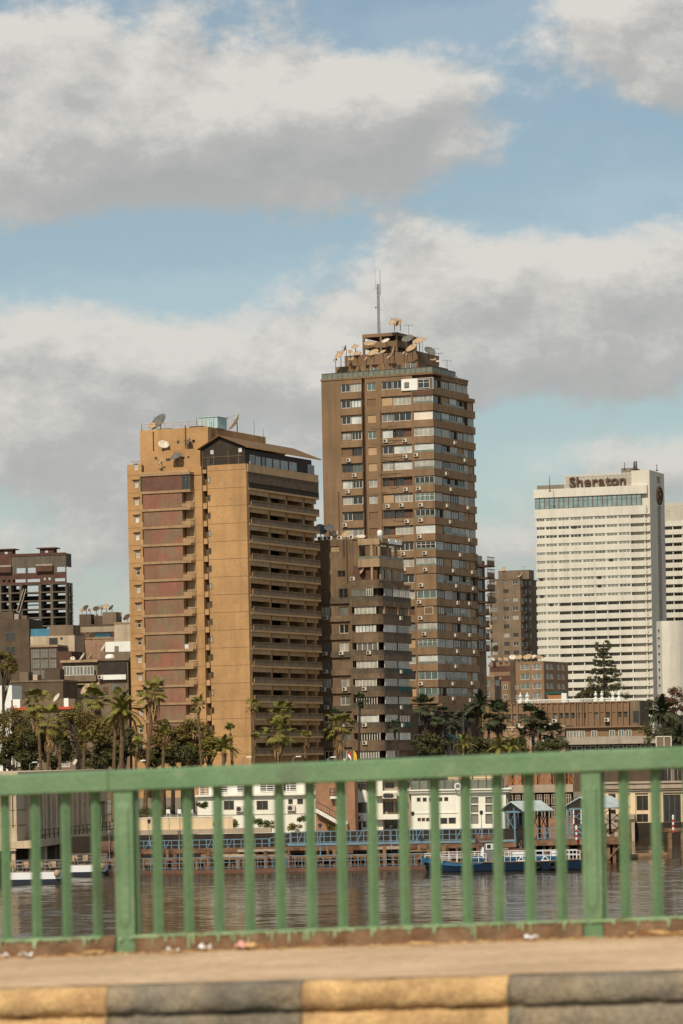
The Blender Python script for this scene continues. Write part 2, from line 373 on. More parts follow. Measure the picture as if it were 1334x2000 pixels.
# litter swept against the footing
LIT = [(20, 1879, 'paper', 'white paper scrap at the foot of the railing, leftmost of the litter'), (64, 1877, 'paper', 'white paper scrap at the railing foot, left of the wide post'),
       (412, 1858, 'paper', 'small white paper scrap on the pavement just right of the wide green post'), (484, 1850, 'pink', 'crumpled pink paper at the foot of the railing'), (519, 1856, 'straw', 'dry tan palm leaf scrap beside the pink paper'),
       (357, 1870, 'paper', 'tiny pale paper scrap on the pavement left of the pink paper'), (1046, 1841, 'paper', 'white paper scrap on the pavement near the right hand green post'), (848, 1861, 'straw', 'lone orange scrap lying out on the middle of the pavement'),
       (200, 1870, 'straw', 'dry leaf fragment at the foot of the left wide post'), (1290, 1830, 'straw', 'long dry palm leaf strip at the right end of the railing footing')]
for px, py, kind, lab in LIT:
    u = (px-250)/(1161-250)*rail_len; off = -.12-max(0, py-(1862-(px-250)*.0335))*.012
    m = MB(); L_ = .07 if kind == 'straw' else .035
    if px == 1290: L_ = .16
    V = []; n = 5
    for i in range(n):
        for j in range(3):
            V.append(((i/(n-1)-.5)*2*L_*(1+.1*r.random()), (j-1)*.022+r.gauss(0, .006), .004+abs(r.gauss(0, .012))*(1 if kind != 'pink' else 2.2)))
    m.add(V, [(i*3+j, (i+1)*3+j, (i+1)*3+j+1, i*3+j+1) for i in range(n-1) for j in range(2)])
    o = m.build('litter_scrap', {'paper': PAPER, 'pink': PINKP, 'straw': STRAW}[kind], None, rp(u, off, .012), rail_yaw+r.uniform(-.4, .4)); tag(o, lab, 'litter', 'litter along the railing')
m = MB()
for i in range(700):
    s = r.uniform(-2.8, 3.8); c = rp(s, -.075-abs(r.gauss(0, .09)), .003+r.random()*.006); a = r.uniform(0, 3.1); L_ = abs(r.gauss(.012, .014))+.004; w = r.uniform(.002, .006)
    d = Vector((math.cos(a), math.sin(a), 0)); e = Vector((-d.y, d.x, 0))
    m.add([c-d*L_-e*w, c+d*L_-e*w, c+d*L_+e*w+Vector((0, 0, .006)), c-d*L_+e*w], [(0, 1, 2, 3)])
structure(tag(m.build('leaf_debris', STRAW), 'fine dry leaf debris scattered along the railing footing', 'debris'), 'stuff')
o = None

# ------------------------------------------------------------------ river and ground
wmt = bpy.data.materials.new('river_water'); wmt.use_nodes = True; t = wmt.node_tree; b = t.nodes['Principled BSDF']
b.inputs['Base Color'].default_value = (.046, .032, .014, 1); b.inputs['Roughness'].default_value = .10; b.inputs['IOR'].default_value = 1.11; b.inputs['Specular IOR Level'].default_value = .30
g = t.nodes.new('ShaderNodeNewGeometry')
def sheet(name, pts, z, mat):
    m = MB(); m.add([(x, y, z) for x, y in pts], [tuple(range(len(pts)))]); return structure(m.build(name, mat))
from mathutils import noise as mn
m = MB(); xs_, ys_ = [-48+i*.5 for i in range(193)], []; y = 92.0
while y < 470: ys_.append(y); y += .26 if y < 200 else .34 if y < 390 else .8
V = []
for y in ys_:
    for x in xs_:
        f_ = min(1, (48-abs(x))/3, (y-92)/4, (470-y)/6); q = mn.noise((x*.055, y*.05, 7.7))
        h_ = mn.noise((x*.26, y*.62, 0.0))*.036+mn.noise((x*.85, y*1.6, 3.1))*.026*(1+.8*q)+mn.noise((x*.06, y*.11, 9.0))*.05
        V.append((x, y, h_*max(0, f_)*1.15))
nx_ = len(xs_); m.v = V; m.f = [(j*nx_+i, j*nx_+i+1, (j+1)*nx_+i+1, (j+1)*nx_+i) for j in range(len(ys_)-1) for i in range(nx_-1)]; yl_ = ys_[-1]
for a, b_, c, d in ((-900, 900, -200, 92), (-900, -48, 92, yl_), (48, 900, 92, yl_), (-900, 900, yl_, 640)): m.add([(a, c, 0), (b_, c, 0), (b_, d, 0), (a, d, 0)], [(0, 1, 2, 3)])
m.m = [0]*len(m.f); structure(m.build('river', wmt, smooth=True))
GROUND = M('ground_dusty', (.16, .13, .095), rough=.95, var=.25, scale=.15, fine=.15)
QUAYM = M('quay_stone', (.20, .165, .12), rough=.95, var=.3, scale=.5, fine=.2, streak=.4)
m = MB()                                                       # the far bank: a terrace at the quay and the higher street behind it
xr = at(1010, 1650, 392).x; xf = at(1170, 1600, 470).x
m.prism([(-900, 381.5), (xr, 381.5), (xr, 430), (-900, 430)], -3, 3.2)
m.prism([(-900, 430), (xr, 430), (xr+14, 455), (xr+14, 476), (900, 476), (900, 700), (-900, 700)], -3, 5.2)
structure(m.build('river_bank', QUAYM))
sheet('ground', [(-9000, 690), (9000, 690), (9000, 15000), (-9000, 15000)], 5.6, GROUND)

# ------------------------------------------------------------------ building materials
TAN = M('tan_render', (.405, .238, .104), rough=.9, var=.12, scale=.20, fine=.09, c2=(.335, .194, .086), c2amt=.55, streak=.26, bump=.3)
TANTRIM = M('tan_trim', (.38, .235, .115), rough=.9, var=.15, scale=.4, streak=.2)
TANDIM = M('tan_balcony', (.39, .262, .142), rough=.9, var=.15, scale=.5, streak=.2)
OCHRE = M('ochre_wall', (.44, .245, .095), rough=.9, var=.3, scale=.35, c2=(.30, .22, .13), c2amt=.6)
REDP = M('red_panel', (.225, .095, .062), rough=.9, var=.14, scale=.30, c2=(.175, .125, .075), c2amt=.6, streak=.16, fine=.12)
REDD = M('dark_red_panel', (.125, .060, .042), rough=.85, var=.2, scale=.5, streak=.25)
JOINT = M('joint_brown', (.12, .078, .037), rough=.95, var=.1)  # dark brown of the wall joints and slot wall
DKWOOD = M('dark_wood', (.030, .021, .014), rough=.7, var=.35, scale=.8, streak=.2)
DKRAIL = M('dark_rail', (.150, .108, .068), rough=.75, var=.3, scale=.6, streak=.25)
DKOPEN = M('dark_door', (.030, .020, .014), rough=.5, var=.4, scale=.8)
RUST = M('corrugated_brown', (.115, .078, .045), rough=.8, var=.25, scale=.8, streak=.6)
BAYS = M('bay_slab', (.30, .195, .105), rough=.9, var=.2, scale=.5, streak=.35)
EAVE = M('eave_tan', (.46, .25, .09), rough=.9, var=.15, scale=.5)
WHITEF = M('white_frame', (.55, .51, .44), rough=.6, var=.12, scale=.6)
WHITEP = M('white_paint', (.78, .72, .62), rough=.7, var=.08, scale=.4, streak=.1)
DKFRAME = M('brown_frame', (.12, .085, .055), rough=.6, var=.2, scale=.6)
GDARK = glass('dark_glass', (.020, .020, .018))
GGREY = glass('grey_glass', (.14, .14, .125))
GPALE = glass('curtained_glass', (.30, .29, .25), rough=.25, spec=.6)
GSKY = glass('sky_reflect_glass', (.44, .46, .43), rough=.25, spec=.6)  # pale albedo puts the sky reflection into the pane colour
GTEAL = glass('green_glass', (.09, .125, .11))
SHUT = M('roller_shutter', (.36, .24, .135), rough=.8, var=.12, scale=.5)
SHUTW = M('pale_shutter', (.62, .55, .44), rough=.8, var=.1, scale=.5)
SHUTB = M('brown_shutter', (.155, .092, .050), rough=.8, var=.15, scale=.5)
TANKB = M('pale_blue_sheet', (.34, .46, .46), rough=.5, var=.12, scale=.5)
METAL = M('grey_metal', (.22, .20, .18), rough=.5, var=.2, scale=1, metal=.3)
DKMETAL = M('dark_metal', (.045, .040, .036), rough=.6, var=.2, scale=1)

# ------------------------------------------------------------------ tan tower with red panels
LT = Bld('apartment_tower', 'tan tower with red wall panels, balconies and a dark gabled rooftop pavilion', 484, 1100, 625, -23.5)
B = LT; X = lambda px, y=0.: B.fx(px, 1150, y)
FL = 34.75/F*625
zb0 = B.z(483, 1160, 0, 0)                                     # slab underside of the seventh floor line
def lev(n): return zb0+(6-n)*FL                                # n = 0 at the top balcony slab
ytop = B.z(484, 905, 0)
xs = X(409); yend = B.fy(619, 1200, -.3)
B.box('end_wall', TAN, xs, 0, 0, 1.2, -2, ytop)
for n in range(-1, 17):                                        # casting joints of the end wall, a dark line per storey
    z = lev(n)+.05
    if z < ytop-.3: B.box('wall_joint', JOINT, xs+.03, -.03, -.012, .01, z-.035, z+.035)
x396, x376, x279, x251 = X(397), X(377), X(279), X(251)
B.box('core_wall', TANDIM, X(262), -2.3, 2.4, yend-.2, -2, lev(-1)+.3)
# slot with small kitchen windows
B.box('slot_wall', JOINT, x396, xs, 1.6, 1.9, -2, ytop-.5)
for n in range(-1, 15):
    z = lev(n)
    B.box('slot_parapet', TANTRIM, x396+.02, xs-.45, .55, .8, z-.25, z+.75)
    w = window(B.e, xs-.02, -.03, z+1.05, .5, 1.1, DKFRAME, GDARK if n % 3 else GPALE, 1); w.location.x = xs+.03
B.box('side_wall', TAN, x376, x396, .25, 2.0, -2, ytop-.1)
for n in range(-1, 16): B.box('wall_joint', JOINT, x376+.02, x396-.02, .238, .26, lev(n)+.02, lev(n)+.08)
# left strip with white windows
holes = []; xw0, xw1 = X(264.5), X(272.5)
for n in range(-1, 16): holes.append((xw0, xw1, lev(n)+1.0, lev(n)+2.25))
m = pierced(x251, x279, -2, B.z(255, 907), .45, holes); m.build('side_wall', TAN, B.e, (0, .3, 0))
B.box('inner_wall', DKOPEN, x251+.1, x279, .8, 2.2, -2, B.z(255, 907)-.2)
B.box('side_wall', TAN, x251, x251+.4, .75, yend*.6, -2, B.z(255, 907))
for n in range(-1, 16):
    w = window(B.e, xw0, .55, lev(n)+1.0, xw1-xw0, 1.25, WHITEF, (GSKY, GPALE, GDARK)[0 if n < 4 else rnd.randrange(3)], 1, rail=True)
    B.box('window_hood', TANTRIM, xw0-.35, xw1+.3, -.05, .30, lev(n)+2.42, lev(n)+2.55)
    B.box('wall_joint', JOINT, x251+.02, xw1+.4, .288, .31, lev(n)+.0, lev(n)+.06)
# red panelled bay: slabs, panels, small balconies at both ends
pf = -1.6; xa, xb, xc, xd = B.fx(276, 1150, pf), B.fx(282, 1150, pf), B.fx(358, 1150, pf), B.fx(375, 1150, pf)
for n in range(-1, 16):
    z = lev(n)
    B.box('floor_slab', BAYS, xa, xd, pf-.1, .3, z-.42, z)
    top = n == 0
    if n == -1: continue
    B.box('wall_panel', REDD if top else REDP, xb, xc, pf+.12, pf+.5, z+.003, z+FL-.423)
    if top:
        for q0, q1 in ((xa+.1, xb-.02), (xc+.02, xd-.1)):
            window(B.e, q0, pf+.2, z+.02, q1-q0, FL-.48, DKFRAME, GDARK, 2 if q1-q0 > 1 else 1, rail=True)
        o = window(B.e, xd-.12, pf+.3, z+.02, 1.5, FL-.48, DKFRAME, GDARK, 2, 'R')
    else:
        B.box('balcony_wall', TANDIM, xc+.02, xd, .0, .25, z, z+FL-.42)
        m = MB(); hgt = .95
        m.box(xc+.02, xd-.02, pf-.02, pf+.02, z+hgt-.07, z+hgt); m.box(xd-.08, xd-.02, pf+.02, .2, z+hgt-.07, z+hgt)
        k = 7
        for i in range(k+1): q = xc+.04+(xd-xc-.12)*i/k; m.box(q, q+.04, pf-.01, pf+.02, z, z+hgt-.07)
        for i in range(5): q = pf+.3+i*.33; m.box(xd-.07, xd-.03, q, q+.04, z, z+hgt-.07)
        rr = m.build('balcony_railing', DKRAIL, B.e)
        if n in (3, 9, 13): box('railing_screen', B.e, WHITEP if n == 9 else TANTRIM, xc+.05, xd-.9, pf+.03, pf+.06, z+.05, z+.9)
        else: box('railing_screen', B.e, TANTRIM, xc+.05, xd-.1, pf+.03, pf+.06, z+.05, z+.72)
        B.box('balcony_parapet', TANTRIM, xa+.04, xb-.03, pf-.02, pf+.06, z, z+.9)
B.box('parapet', TANTRIM, xa, xd-.2, pf-.12, pf+.25, lev(-1), lev(-1)+.35)
B.box('bay_wall', TAN, xb+.3, xc-.2, pf+.5, .3, lev(16), lev(-1)-.42)
# right-hand balcony front
fins = [B.fy(p, 1260, -1.2) for p in (525.5, 560, 593.5, 620)]
y1 = .9; xin, xout = -2.3, .12
B.box('rear_corner_wall', TANTRIM, -2.3, -.5, yend-.5, yend, -2, lev(0)-.4)
def door(n, ya, yb, mat): B.box('balcony_door', mat, xin, xin+.06, ya, yb, lev(n)+.02, lev(n)+2.15)
for n in range(0, 16):
    z = lev(n)
    B.box('balcony_slab', TANDIM, xin, xout, y1, yend+1.1, z-.36, z-.02)
    r = random.Random(n*7+1)
    wall = [TANDIM, OCHRE if r.random() < .45 else TANDIM, OCHRE if r.random() < .6 else TANTRIM, OCHRE if r.random() < .6 else TANDIM]
    ys = [1.2]+fins
    if n == 0: continue
    for i in range(4):
        ya, yb = ys[i], ys[i+1]
        B.box('balcony_wall', wall[i], xin-.2, xin, ya, yb, z, z+FL-.36)
        B.box('awning_box', (TANTRIM, TANDIM, OCHRE, TANTRIM)[i] if r.random() < .7 else TANDIM, -.75 if i else -.35, -.55 if i else -.15, ya+.05, yb-.25-(.6 if i else 1.0), z+FL-.36-.82, z+FL-.362)
        if i: B.box('partition_pier', TANTRIM, xin, -.75, ya-.35, ya+.35, z-.02, z+FL-.36)
    window(B.e, xin+.05, ys[0]+.1, z+.5, 3.2, 1.8, WHITEF, GDARK, 4, 'R', fr=.12)
    for i in (1, 2, 3):
        ya = ys[i]+.5; door(n, ya, ya+r.choice((2.3, 2.0, 1.7)), DKOPEN if r.random() < .75 else DKWOOD)
        if r.random() < .25: window(B.e, xin+.05, ya+3.0, z+.9, 1.4, 1.2, DKFRAME, GDARK, 2, 'R')
    m = MB(); yr0 = B.fy(497, 1260, xout)
    m.box(xout-.10, xout-.06, yr0, yend+1.05, z+.02, z+.92)
    for i in range(48): q = yr0+(yend+1.0-yr0)*i/47; m.box(xout-.06, xout-.02, q, q+.08, z-.02, z+.95)
    m.box(xin+.5, xout-.06, yend+1.0, yend+1.05, z+.02, z+.92)
    rl = m.build('balcony_railing', DKRAIL, B.e)
    box('top_rail', rl, TANTRIM, xout-.12, xout, yr0, yend+1.07, z+.95, z+1.01)
    B.box('balcony_end_screen', TANTRIM, -.9, xout-.1, yr0-.05, yr0, z-.02, z+(.95 if n % 6 == 0 else .75 if n % 3 else .4))
# top clad storey and the glazed pavilion with its gable
z0, zt = lev(0), lev(-1)
m = MB(); yy = .6
while yy < yend+.9:
    m.box(-.25+(.05 if int(yy*4) % 2 else 0), xout-.02, yy, min(yy+.27, yend+.95), z0+.95, zt-.36); yy += .28
m.build('cladding_sheet', RUST, B.e)
B.box('inner_wall', DKWOOD, -2.2, -.4, 1.25, yend+.5, z0, zt)
m = MB()
for i in range(60): q = 1.0+(yend-.1)*i/59; m.box(xout-.08, xout-.02, q, q+.14, z0, z0+.92)
m.box(xout-.16, xout-.1, 1.0, yend+.95, z0, z0+.9)
m.build('balcony_railing', DKWOOD, B.e)
B.box('corner_post', EAVE, -.15, .0, 1.25, 1.45, z0, zt-.36)
B.box('balcony_slab', TANDIM, xin, xout+.05, .3, yend+1.0, zt-.36, zt)
B.box('terrace_parapet', TANDIM, xout-.15, xout, .5, yend+.9, zt+.004, zt+1.05)
zr_, ze_, zl_ = B.z(430, 852, B.fx(430, 860, .2), .2), B.z(483, 873, 0, .2), B.z(394, 876, B.fx(394, 876, .2), .2)
xg, xl = B.fx(430, 860, .2), B.fx(394, 876, .2)
yb_ = yend-1.2
m = MB(); m.add([(xl, .25, ytop-.4), (-.3, .25, ytop-.4), (-.3, .25, ze_-.1), (xg, .25, zr_-.1), (xl, .25, zl_-.1), (xl, .5, ytop-.4), (-.3, .5, ytop-.4), (-.3, .5, ze_-.1), (xg, .5, zr_-.1), (xl, .5, zl_-.1)],
               [(0, 1, 2, 3, 4), (9, 8, 7, 6, 5), (0, 5, 6, 1), (2, 7, 8, 3), (3, 8, 9, 4), (1, 6, 7, 2), (4, 9, 5, 0)])
m.build('gable_wall', DKWOOD, B.e)
for px, py in ((413.5, 883), (468.5, 879)):
    xx = B.fx(px, py, .1); window(B.e, xx-.28, .2, B.z(px, py, xx, .1)-.35, .6, .7, WHITEF, GSKY, 1)
m = MB()
for xx in (xl+.1, X(420), X(449), X(469)): m.box(xx, xx+.14, .17, .25, ytop-.35, ze_-.3)
m.box(xl+.1, -.4, .18, .25, ytop+1.4, ytop+1.55)
m.build('gable_boards', RUST, B.e)
rf = MB(); ov = .9
def slope(pa, pb, t):
    (x0_, z0_), (x1_, z1_) = pa, pb
    rf.add([(x0_, -.5, z0_), (x1_, -.5, z1_), (x1_, yb_+ov+2.0, z1_), (x0_, yb_+ov+2.0, z0_), (x0_, -.5, z0_+t), (x1_, -.5, z1_+t), (x1_, yb_+ov+2.0, z1_+t), (x0_, yb_+ov+2.0, z0_+t)],
           [(0, 3, 2, 1), (4, 5, 6, 7), (0, 1, 5, 4), (1, 2, 6, 5), (2, 3, 7, 6), (3, 0, 4, 7)])
slope((xg, zr_), (.35, ze_-.05), .14); slope((xl-.6, zl_-.25), (xg-.001, zr_), .16)
rf.build('roof', M('roof_brown', (.15, .088, .042), var=.2, scale=.6, streak=.2), B.e); B.box('roof_fascia', EAVE, .30, .42, -.5, yb_+ov+2.0, ze_-.12, ze_+.10)
B.box('pavilion_wall', DKWOOD, -.55, -.3, .55, yb_, zt, ze_-.3)
B.box('pavilion_rear', DKWOOD, xl, -.3, yb_-.2, yb_, zt, ze_-.3)
PV = [B.fy(p, 895, -.3) for p in (487, 498, 510, 518, 532, 546.5, 563, 580, 600, 613)]
zw = zt+1.0
for i, (a, b_) in enumerate(zip(PV, PV[1:])):
    if i in (7,): continue
    window(B.e, -.26, a+.1, zw, b_-a-.2, 1.75, WHITEF if i in (0, 8) else DKFRAME, (GDARK, GGREY, GDARK, GGREY, GGREY, GGREY, GGREY, GDARK, GDARK)[i], 3 if i in (0, 8) else 1, 'R')
# set-back block on the roof
yu = 2.6; xu0, xu1 = B.fx(273.5, 870, yu), B.fx(406, 850, yu); zu = B.z(340, 837, None, yu); yue = B.fy(519, 870, xu1)
ho = [(B.fx(p0, 862, yu), B.fx(p1, 862, yu), B.z(345, 867, None, yu), B.z(345, 861, None, yu)) for p0, p1 in ((345.5, 350.5), (365, 370), (375, 381))]
m = pierced(xu0, xu1, lev(-1)-.5, zu, .3, ho); m.build('roof_block_wall', TAN, B.e, (0, yu, 0))
B.box('roof_block', TAN, xu0, xu1-.005, yu+.3, yue, lev(-1)-.5, zu-.02)
for h in ho: window(B.e, h[0], yu+.15, h[2], h[1]-h[0], h[3]-h[2], DKFRAME, GDARK, 1)
yl = 1.3; xl0, xl1, zl2 = B.fx(274, 890, yl), B.fx(391, 890, yl), B.z(335, 879, None, yl)
ho = [(B.fx(p0, 893, yl), B.fx(p1, 893, yl), B.z(340, q1, None, yl), B.z(340, q0, None, yl)) for p0, p1, q0, q1 in ((302, 307, 890.5, 896), (324, 333, 894.5, 900), (355, 360.5, 893, 898), (366, 370, 892.5, 897))]
m = pierced(xl0, xl1, lev(-1)-.4, zl2, .25, ho); m.build('roof_block_wall', TAN, B.e, (0, yl, 0)); B.box('roof_block', TAN, xl0, xl1, yl+.25, yu, lev(-1)-.4, zl2-.01)
for h in ho: window(B.e, h[0], yl+.12, h[2], h[1]-h[0], h[3]-h[2], DKFRAME, GDARK, 1)
B.box('terrace_parapet', TAN, B.fx(300, 905), x396, .1, .3, lev(-1)-.5, lev(-1)+.35+.7)
for px, a, b_ in ((299.5, 843, 905), (362.5, 831, 876)):
    m = MB(); xx = B.fx(px, 860, yu-.1); m.tube((xx, yu-.12, B.z(px, b_, None, yu)), (xx, yu-.12, B.z(px, a, None, yu)), .09); m.build('drain_pipe', DKMETAL, B.e)
m = MB(); xx = B.fx(411, 850, yu-.1)
for d in (0, .45): m.box(xu1+.02, xu1+.08, yu+1.5+d*2, yu+1.56+d*2, lev(-1)+1, zu+1.0)
for i in range(14): m.box(xu1+.02, xu1+.07, yu+1.5, yu+2.4, lev(-1)+1.2+i*.45, lev(-1)+1.27+i*.45)
m.build('ladder', DKMETAL, B.e)
m = MB()
xx = xu0+.2
while xx < xu1: m.box(xx, xx+.06, yu+.2, yu+.26, zu, zu+1.1); xx += 1.6
m.box(xu0+.2, xu1, yu+.2, yu+.25, zu+1.04, zu+1.1); m.box(xu0+.2, xu1, yu+.2, yu+.25, zu+.5, zu+.55)
m.build('roof_railing', TANTRIM, B.e)
B.box('hatch_cover', DKMETAL, B.fx(306, 838, yu+1), B.fx(333, 838, yu+1), yu+1, yu+2.6, zu, zu+.22)
B.box('hatch_cover', DKMETAL, B.fx(371, 832, yu+1), B.fx(395, 832, yu+1), yu+.9, yu+2.6, zu, zu+.30)
LTroof = zu

# ------------------------------------------------------------------ small roof things: dishes, air conditioners, aerials
DISHM = M('dish_tan', (.40, .275, .165), rough=.7, var=.15, scale=.8)
DISHW = M('dish_pale', (.56, .50, .40), rough=.7, var=.12, scale=.8)
DISHG = M('dish_grey', (.13, .125, .11), rough=.7, var=.2, scale=.8)
ACW = M('ac_casing', (.50, .46, .385), rough=.6, var=.15, scale=1.5)
def reflector(d, depth=.17, rings=4, n=20):
    m = MB(); r = d/2
    for off, flip in ((0, False), (-.035, True)):
        V = [(0, 0, off)]; f = []
        for j in range(1, rings+1):
            q = j/rings
            for i in range(n): t_ = 2*math.pi*i/n; V.append((r*q*math.cos(t_), r*q*math.sin(t_), off+depth*d*q*q))
        for i in range(n): f.append((0, 1+i, 1+(i+1) % n))
        for j in range(rings-1):
            for i in range(n): a = 1+j*n; f.append((a+i, a+n+i, a+n+(i+1) % n, a+(i+1) % n))
        if flip: f = [q[::-1] for q in f]
        m.add(V, f)
    k = 1+(rings-1)*n; q = len(m.v)//2
    m.f += [(k+i, q+k+i, q+k+(i+1) % n, k+(i+1) % n) for i in range(n)]; m.m += [0]*n
    return m
DISHES = 0
def dish(px, py, Y, d, az, el, label, base, mat=None, mesh_type=False):
    """a satellite dish whose centre shows at a photo position at distance Y; it looks along azimuth az (0 = away, 180 = at the viewer), elevation el; base = roof height"""
    mat = mat or DISHM; P = at(px, py, Y)
    base = min(base, P.z-.3)
    t_ = thing('satellite_dish', label, 'satellite dish', (P.x, P.y, base), 0, 'satellite dishes on the roofs')
    dv = Vector((math.sin(R(az))*math.cos(R(el)), math.cos(R(az))*math.cos(R(el)), math.sin(R(el))))
    q = dv.to_track_quat('Z', 'Y').to_euler()
    h = P.z-base
    o = reflector(d).build('reflector', mat, t_, (0, 0, h), smooth=True); o.rotation_euler = q
    m = MB(); tip = Vector((0, 0, d*.48))
    for a in (0, 2.1, 4.2): m.tube((math.cos(a)*d*.44, math.sin(a)*d*.44, d*.15), tip, .018, n=4)
    m.tube(tip, tip+Vector((0, 0, .14)), .06, n=6); m.build('feed_horn', DKMETAL, o)
    m = MB(); back = Vector((0, 0, h))-dv*.12
    m.tube((back.x, back.y, 0), back, .055+.012*d, n=6); m.tube(back, Vector((0, 0, h))-dv*.03, .09+.02*d, n=6); m.build('mast', DKMETAL, t_)
    return t_
AC_ME = None
def ac(b, x, y, z, face, label, mat=None):
    """an outdoor air-conditioning unit bolted to a face of building b; x, y, z = centre of its back"""
    global AC_ME
    if not AC_ME:
        a = MB(); a.box(-.45, .45, -.36, -.03, -.33, .33); g_ = MB()
        g_.lathe([(.001, 0), (.26, 0), (.26, .02), (.20, .03)], 12)
        for k in range(4): g_.tube((-.24*math.cos(k*.8), -.24*math.sin(k*.8), .03), (.24*math.cos(k*.8), .24*math.sin(k*.8), .03), .015, n=3)
        bk = MB(); bk.box(-.38, -.32, -.36, 0, -.39, -.33); bk.box(.32, .38, -.36, 0, -.39, -.33)
        AC_ME = (a.mesh('casing', ACW), g_.mesh('fan_grille', DKMETAL), bk.mesh('bracket', DKMETAL))
    W = b.w(x, y, z); t_ = thing('air_conditioner', label, 'air conditioner', W, b.a+(0 if face == 'F' else R(90)), 'air conditioners on the facades')
    c = link('casing', AC_ME[0], t_); f = link('fan_grille', AC_ME[1], c, (-.12, -.365, 0)); f.rotation_euler = (R(90), 0, 0); link('bracket', AC_ME[2], t_)
    return t_
def aerial(px, py, Y, base, label, h=None, n=5, w=.9):
    P = at(px, py, Y); t_ = thing('roof_aerial', label, 'aerial', (P.x, P.y, base), rnd.uniform(-.6, .6), 'aerials on the roofs')
    h = P.z-base; m = MB(); m.tube((0, 0, 0), (0, 0, h), .04, n=5); m.build('mast', DKMETAL, t_)
    if n:
        m = MB(); m.tube((-w, 0, h-.15), (w, 0, h-.15), .025, n=4)
        for i in range(n): x = -w+2*w*i/max(1, n-1); m.tube((x, -.4, h-.15), (x, .4, h-.15), .018, n=4); m.tube((x, 0, h-.45), (x, 0, h+.12), .018, n=4)
        m.build('antenna_bars', DKMETAL, t_)
    return t_
def aerial_mast(px, py0, py1, Y, label, r=.05):
    a, b_ = at(px, py1, Y), at(px, py0, Y); m = MB(); m.tube((0, 0, 0), (0, 0, b_.z-a.z), r, r*.6, n=5); m.tube((0, 0, 0), (0, 0, .3), r*3, n=6)
    return tag(m.build('roof_mast', DKMETAL, None, a), label, 'mast', 'masts on the roofs')

# roof things on the tan tower
zt_ = LT.z0+LTroof
dish(313, 827, 638, 3.6, 228, 36, 'large dark mesh dish tilted up at the left end of the tan tower roof', zt_, DISHG)
dish(297, 832, 637, 1.3, 190, 30, 'small pale dish at the left roof edge of the tan tower', zt_, DISHM)
dish(462, 826, 650, 4.0, 262, 30, 'big pale dish facing left beside the blue roof cabin', zt_, DISHW)
dish(319, 870, 633.2, 2.0, 165, 42, 'round pale dish on the upper ledge of the tan tower', LT.z0+zl2, DISHW)
dish(370, 865, 631.2, 1.9, 255, 25, 'narrow grey dish seen edge on, on the tan tower ledge', LT.z0+zl2, DISHG)
dish(345, 894, 630.6, 2.2, 215, 55, 'dark grey tilted dish on the terrace above the red panels', LT.z0+lev(-1)+.3, DISHG)
dish(315, 903, 631.2, 1.5, 258, 28, 'small white dish seen edge on above the red panels', LT.z0+lev(-1)+.1, DISHW)
cb = thing('roof_cabin', 'pale blue metal cabin on top of the tan tower', 'cabin', LT.w(LT.fx(425, 830, 6), 6, LTroof), LT.a)
bx0, bx1 = LT.fx(388, 830, 6)-LT.fx(425, 830, 6), .0
ch = LT.z(425, 813, None, 6)-LTroof; cy = LT.fy(443, 825, LT.fx(425, 830, 6))-6
box('cabin_wall', cb, TANKB, bx0, bx1, 0, cy, 0, ch-.1); box('cabin_roof', cb, TANKB, bx0-.15, bx1+.15, -.15, cy+.15, ch-.1, ch)
for i in range(1, 5): box('sheet_seam', cb, METAL, bx0+(bx1-bx0)*i/5-.03, bx0+(bx1-bx0)*i/5+.03, -.04, .0, 0, ch-.1)
for px, a, b_, lab in ((497, 821, 862, 'tall thin mast on the tan tower behind its gable roof'), (515, 838, 866, 'short mast at the rear end of the tan tower roof'), (384, 815, 838, 'slim mast left of the blue roof cabin'), (277, 826, 842, 'short pole at the left roof corner of the tan tower')):
    aerial_mast(px, a, b_, 650 if px > 450 else 637, lab)

# ------------------------------------------------------------------ tall brown tower
BRN = M('brown_render', (.198, .124, .068), rough=.92, var=.12, scale=.16, fine=.07, c2=(.165, .106, .060), c2amt=.5, streak=.34)
BRN2 = M('brown_spandrel', (.208, .131, .072), rough=.92, var=.16, scale=.25, streak=.42)
BRN3 = M('brown_groove', (.07, .042, .024), rough=.95, var=.2, scale=.5, streak=.3)
BRN4 = M('maroon_wall', (.10, .052, .036), rough=.9, var=.2, scale=.5)
TEALG = M('teal_rail_glass', (.145, .155, .12), rough=.4, var=.25, scale=.8)
TT = Bld('high_rise', 'tall brown apartment tower with a setback roof crowded by satellite dishes', 848, 1000, 700, -24.5)
B = TT; FT = 31.8/F*700
zs = B.z(846, 882, 0)                                           # window sill of row 2
def sill(n): return zs+(2-n)*FT
NR = 18
yE = B.fy(929, 1000); xL = B.fx(632, 1000)
c670, c711, c717, c721, c738, c749, c771, c809 = [B.fx(p, 1000) for p in (670, 711, 717, 721, 738, 749, 771, 809.5)]
def rowrange(): return range(-2, NR)
WH = 1.62
holesF = []
for n in rowrange():
    s = sill(n)
    holesF += [(c670, c711-.15, s, s+WH), (c721, c738, s, s+1.55), (c749, c809-.3, s, s+WH)]
hz1 = sill(-2)+WH+.9
m = pierced(xL, c711, -4, hz1, .5, [h for h in holesF if h[0] < c711-.1]); m.build('front_wall', BRN, B.e)
m = pierced(c717, c809, -4, hz1, .5, [h for h in holesF if h[0] > c711]); m.build('front_wall', BRN, B.e)
B.box('groove_wall', BRN3, c711, c717, 1.2, 1.5, -4, hz1)
B.box('core_wall', BRN4, xL+.3, -.55, .9, yE-.4, -4, sill(-1)+WH+.1); B.box('core_wall', BRN4, xL+.3, -.6, .9, yE-3.6, sill(-1)+WH+.1, hz1-.05)
B.box('side_wall', BRN, xL, xL+.3, .5, yE-3.4, -4, hz1)
def glaz(r, front):
    q = r.random()
    return GDARK if q < .28 else GGREY if q < .48 else GPALE if q < .74 else GSKY if q < (.90 if front else .84) else GTEAL
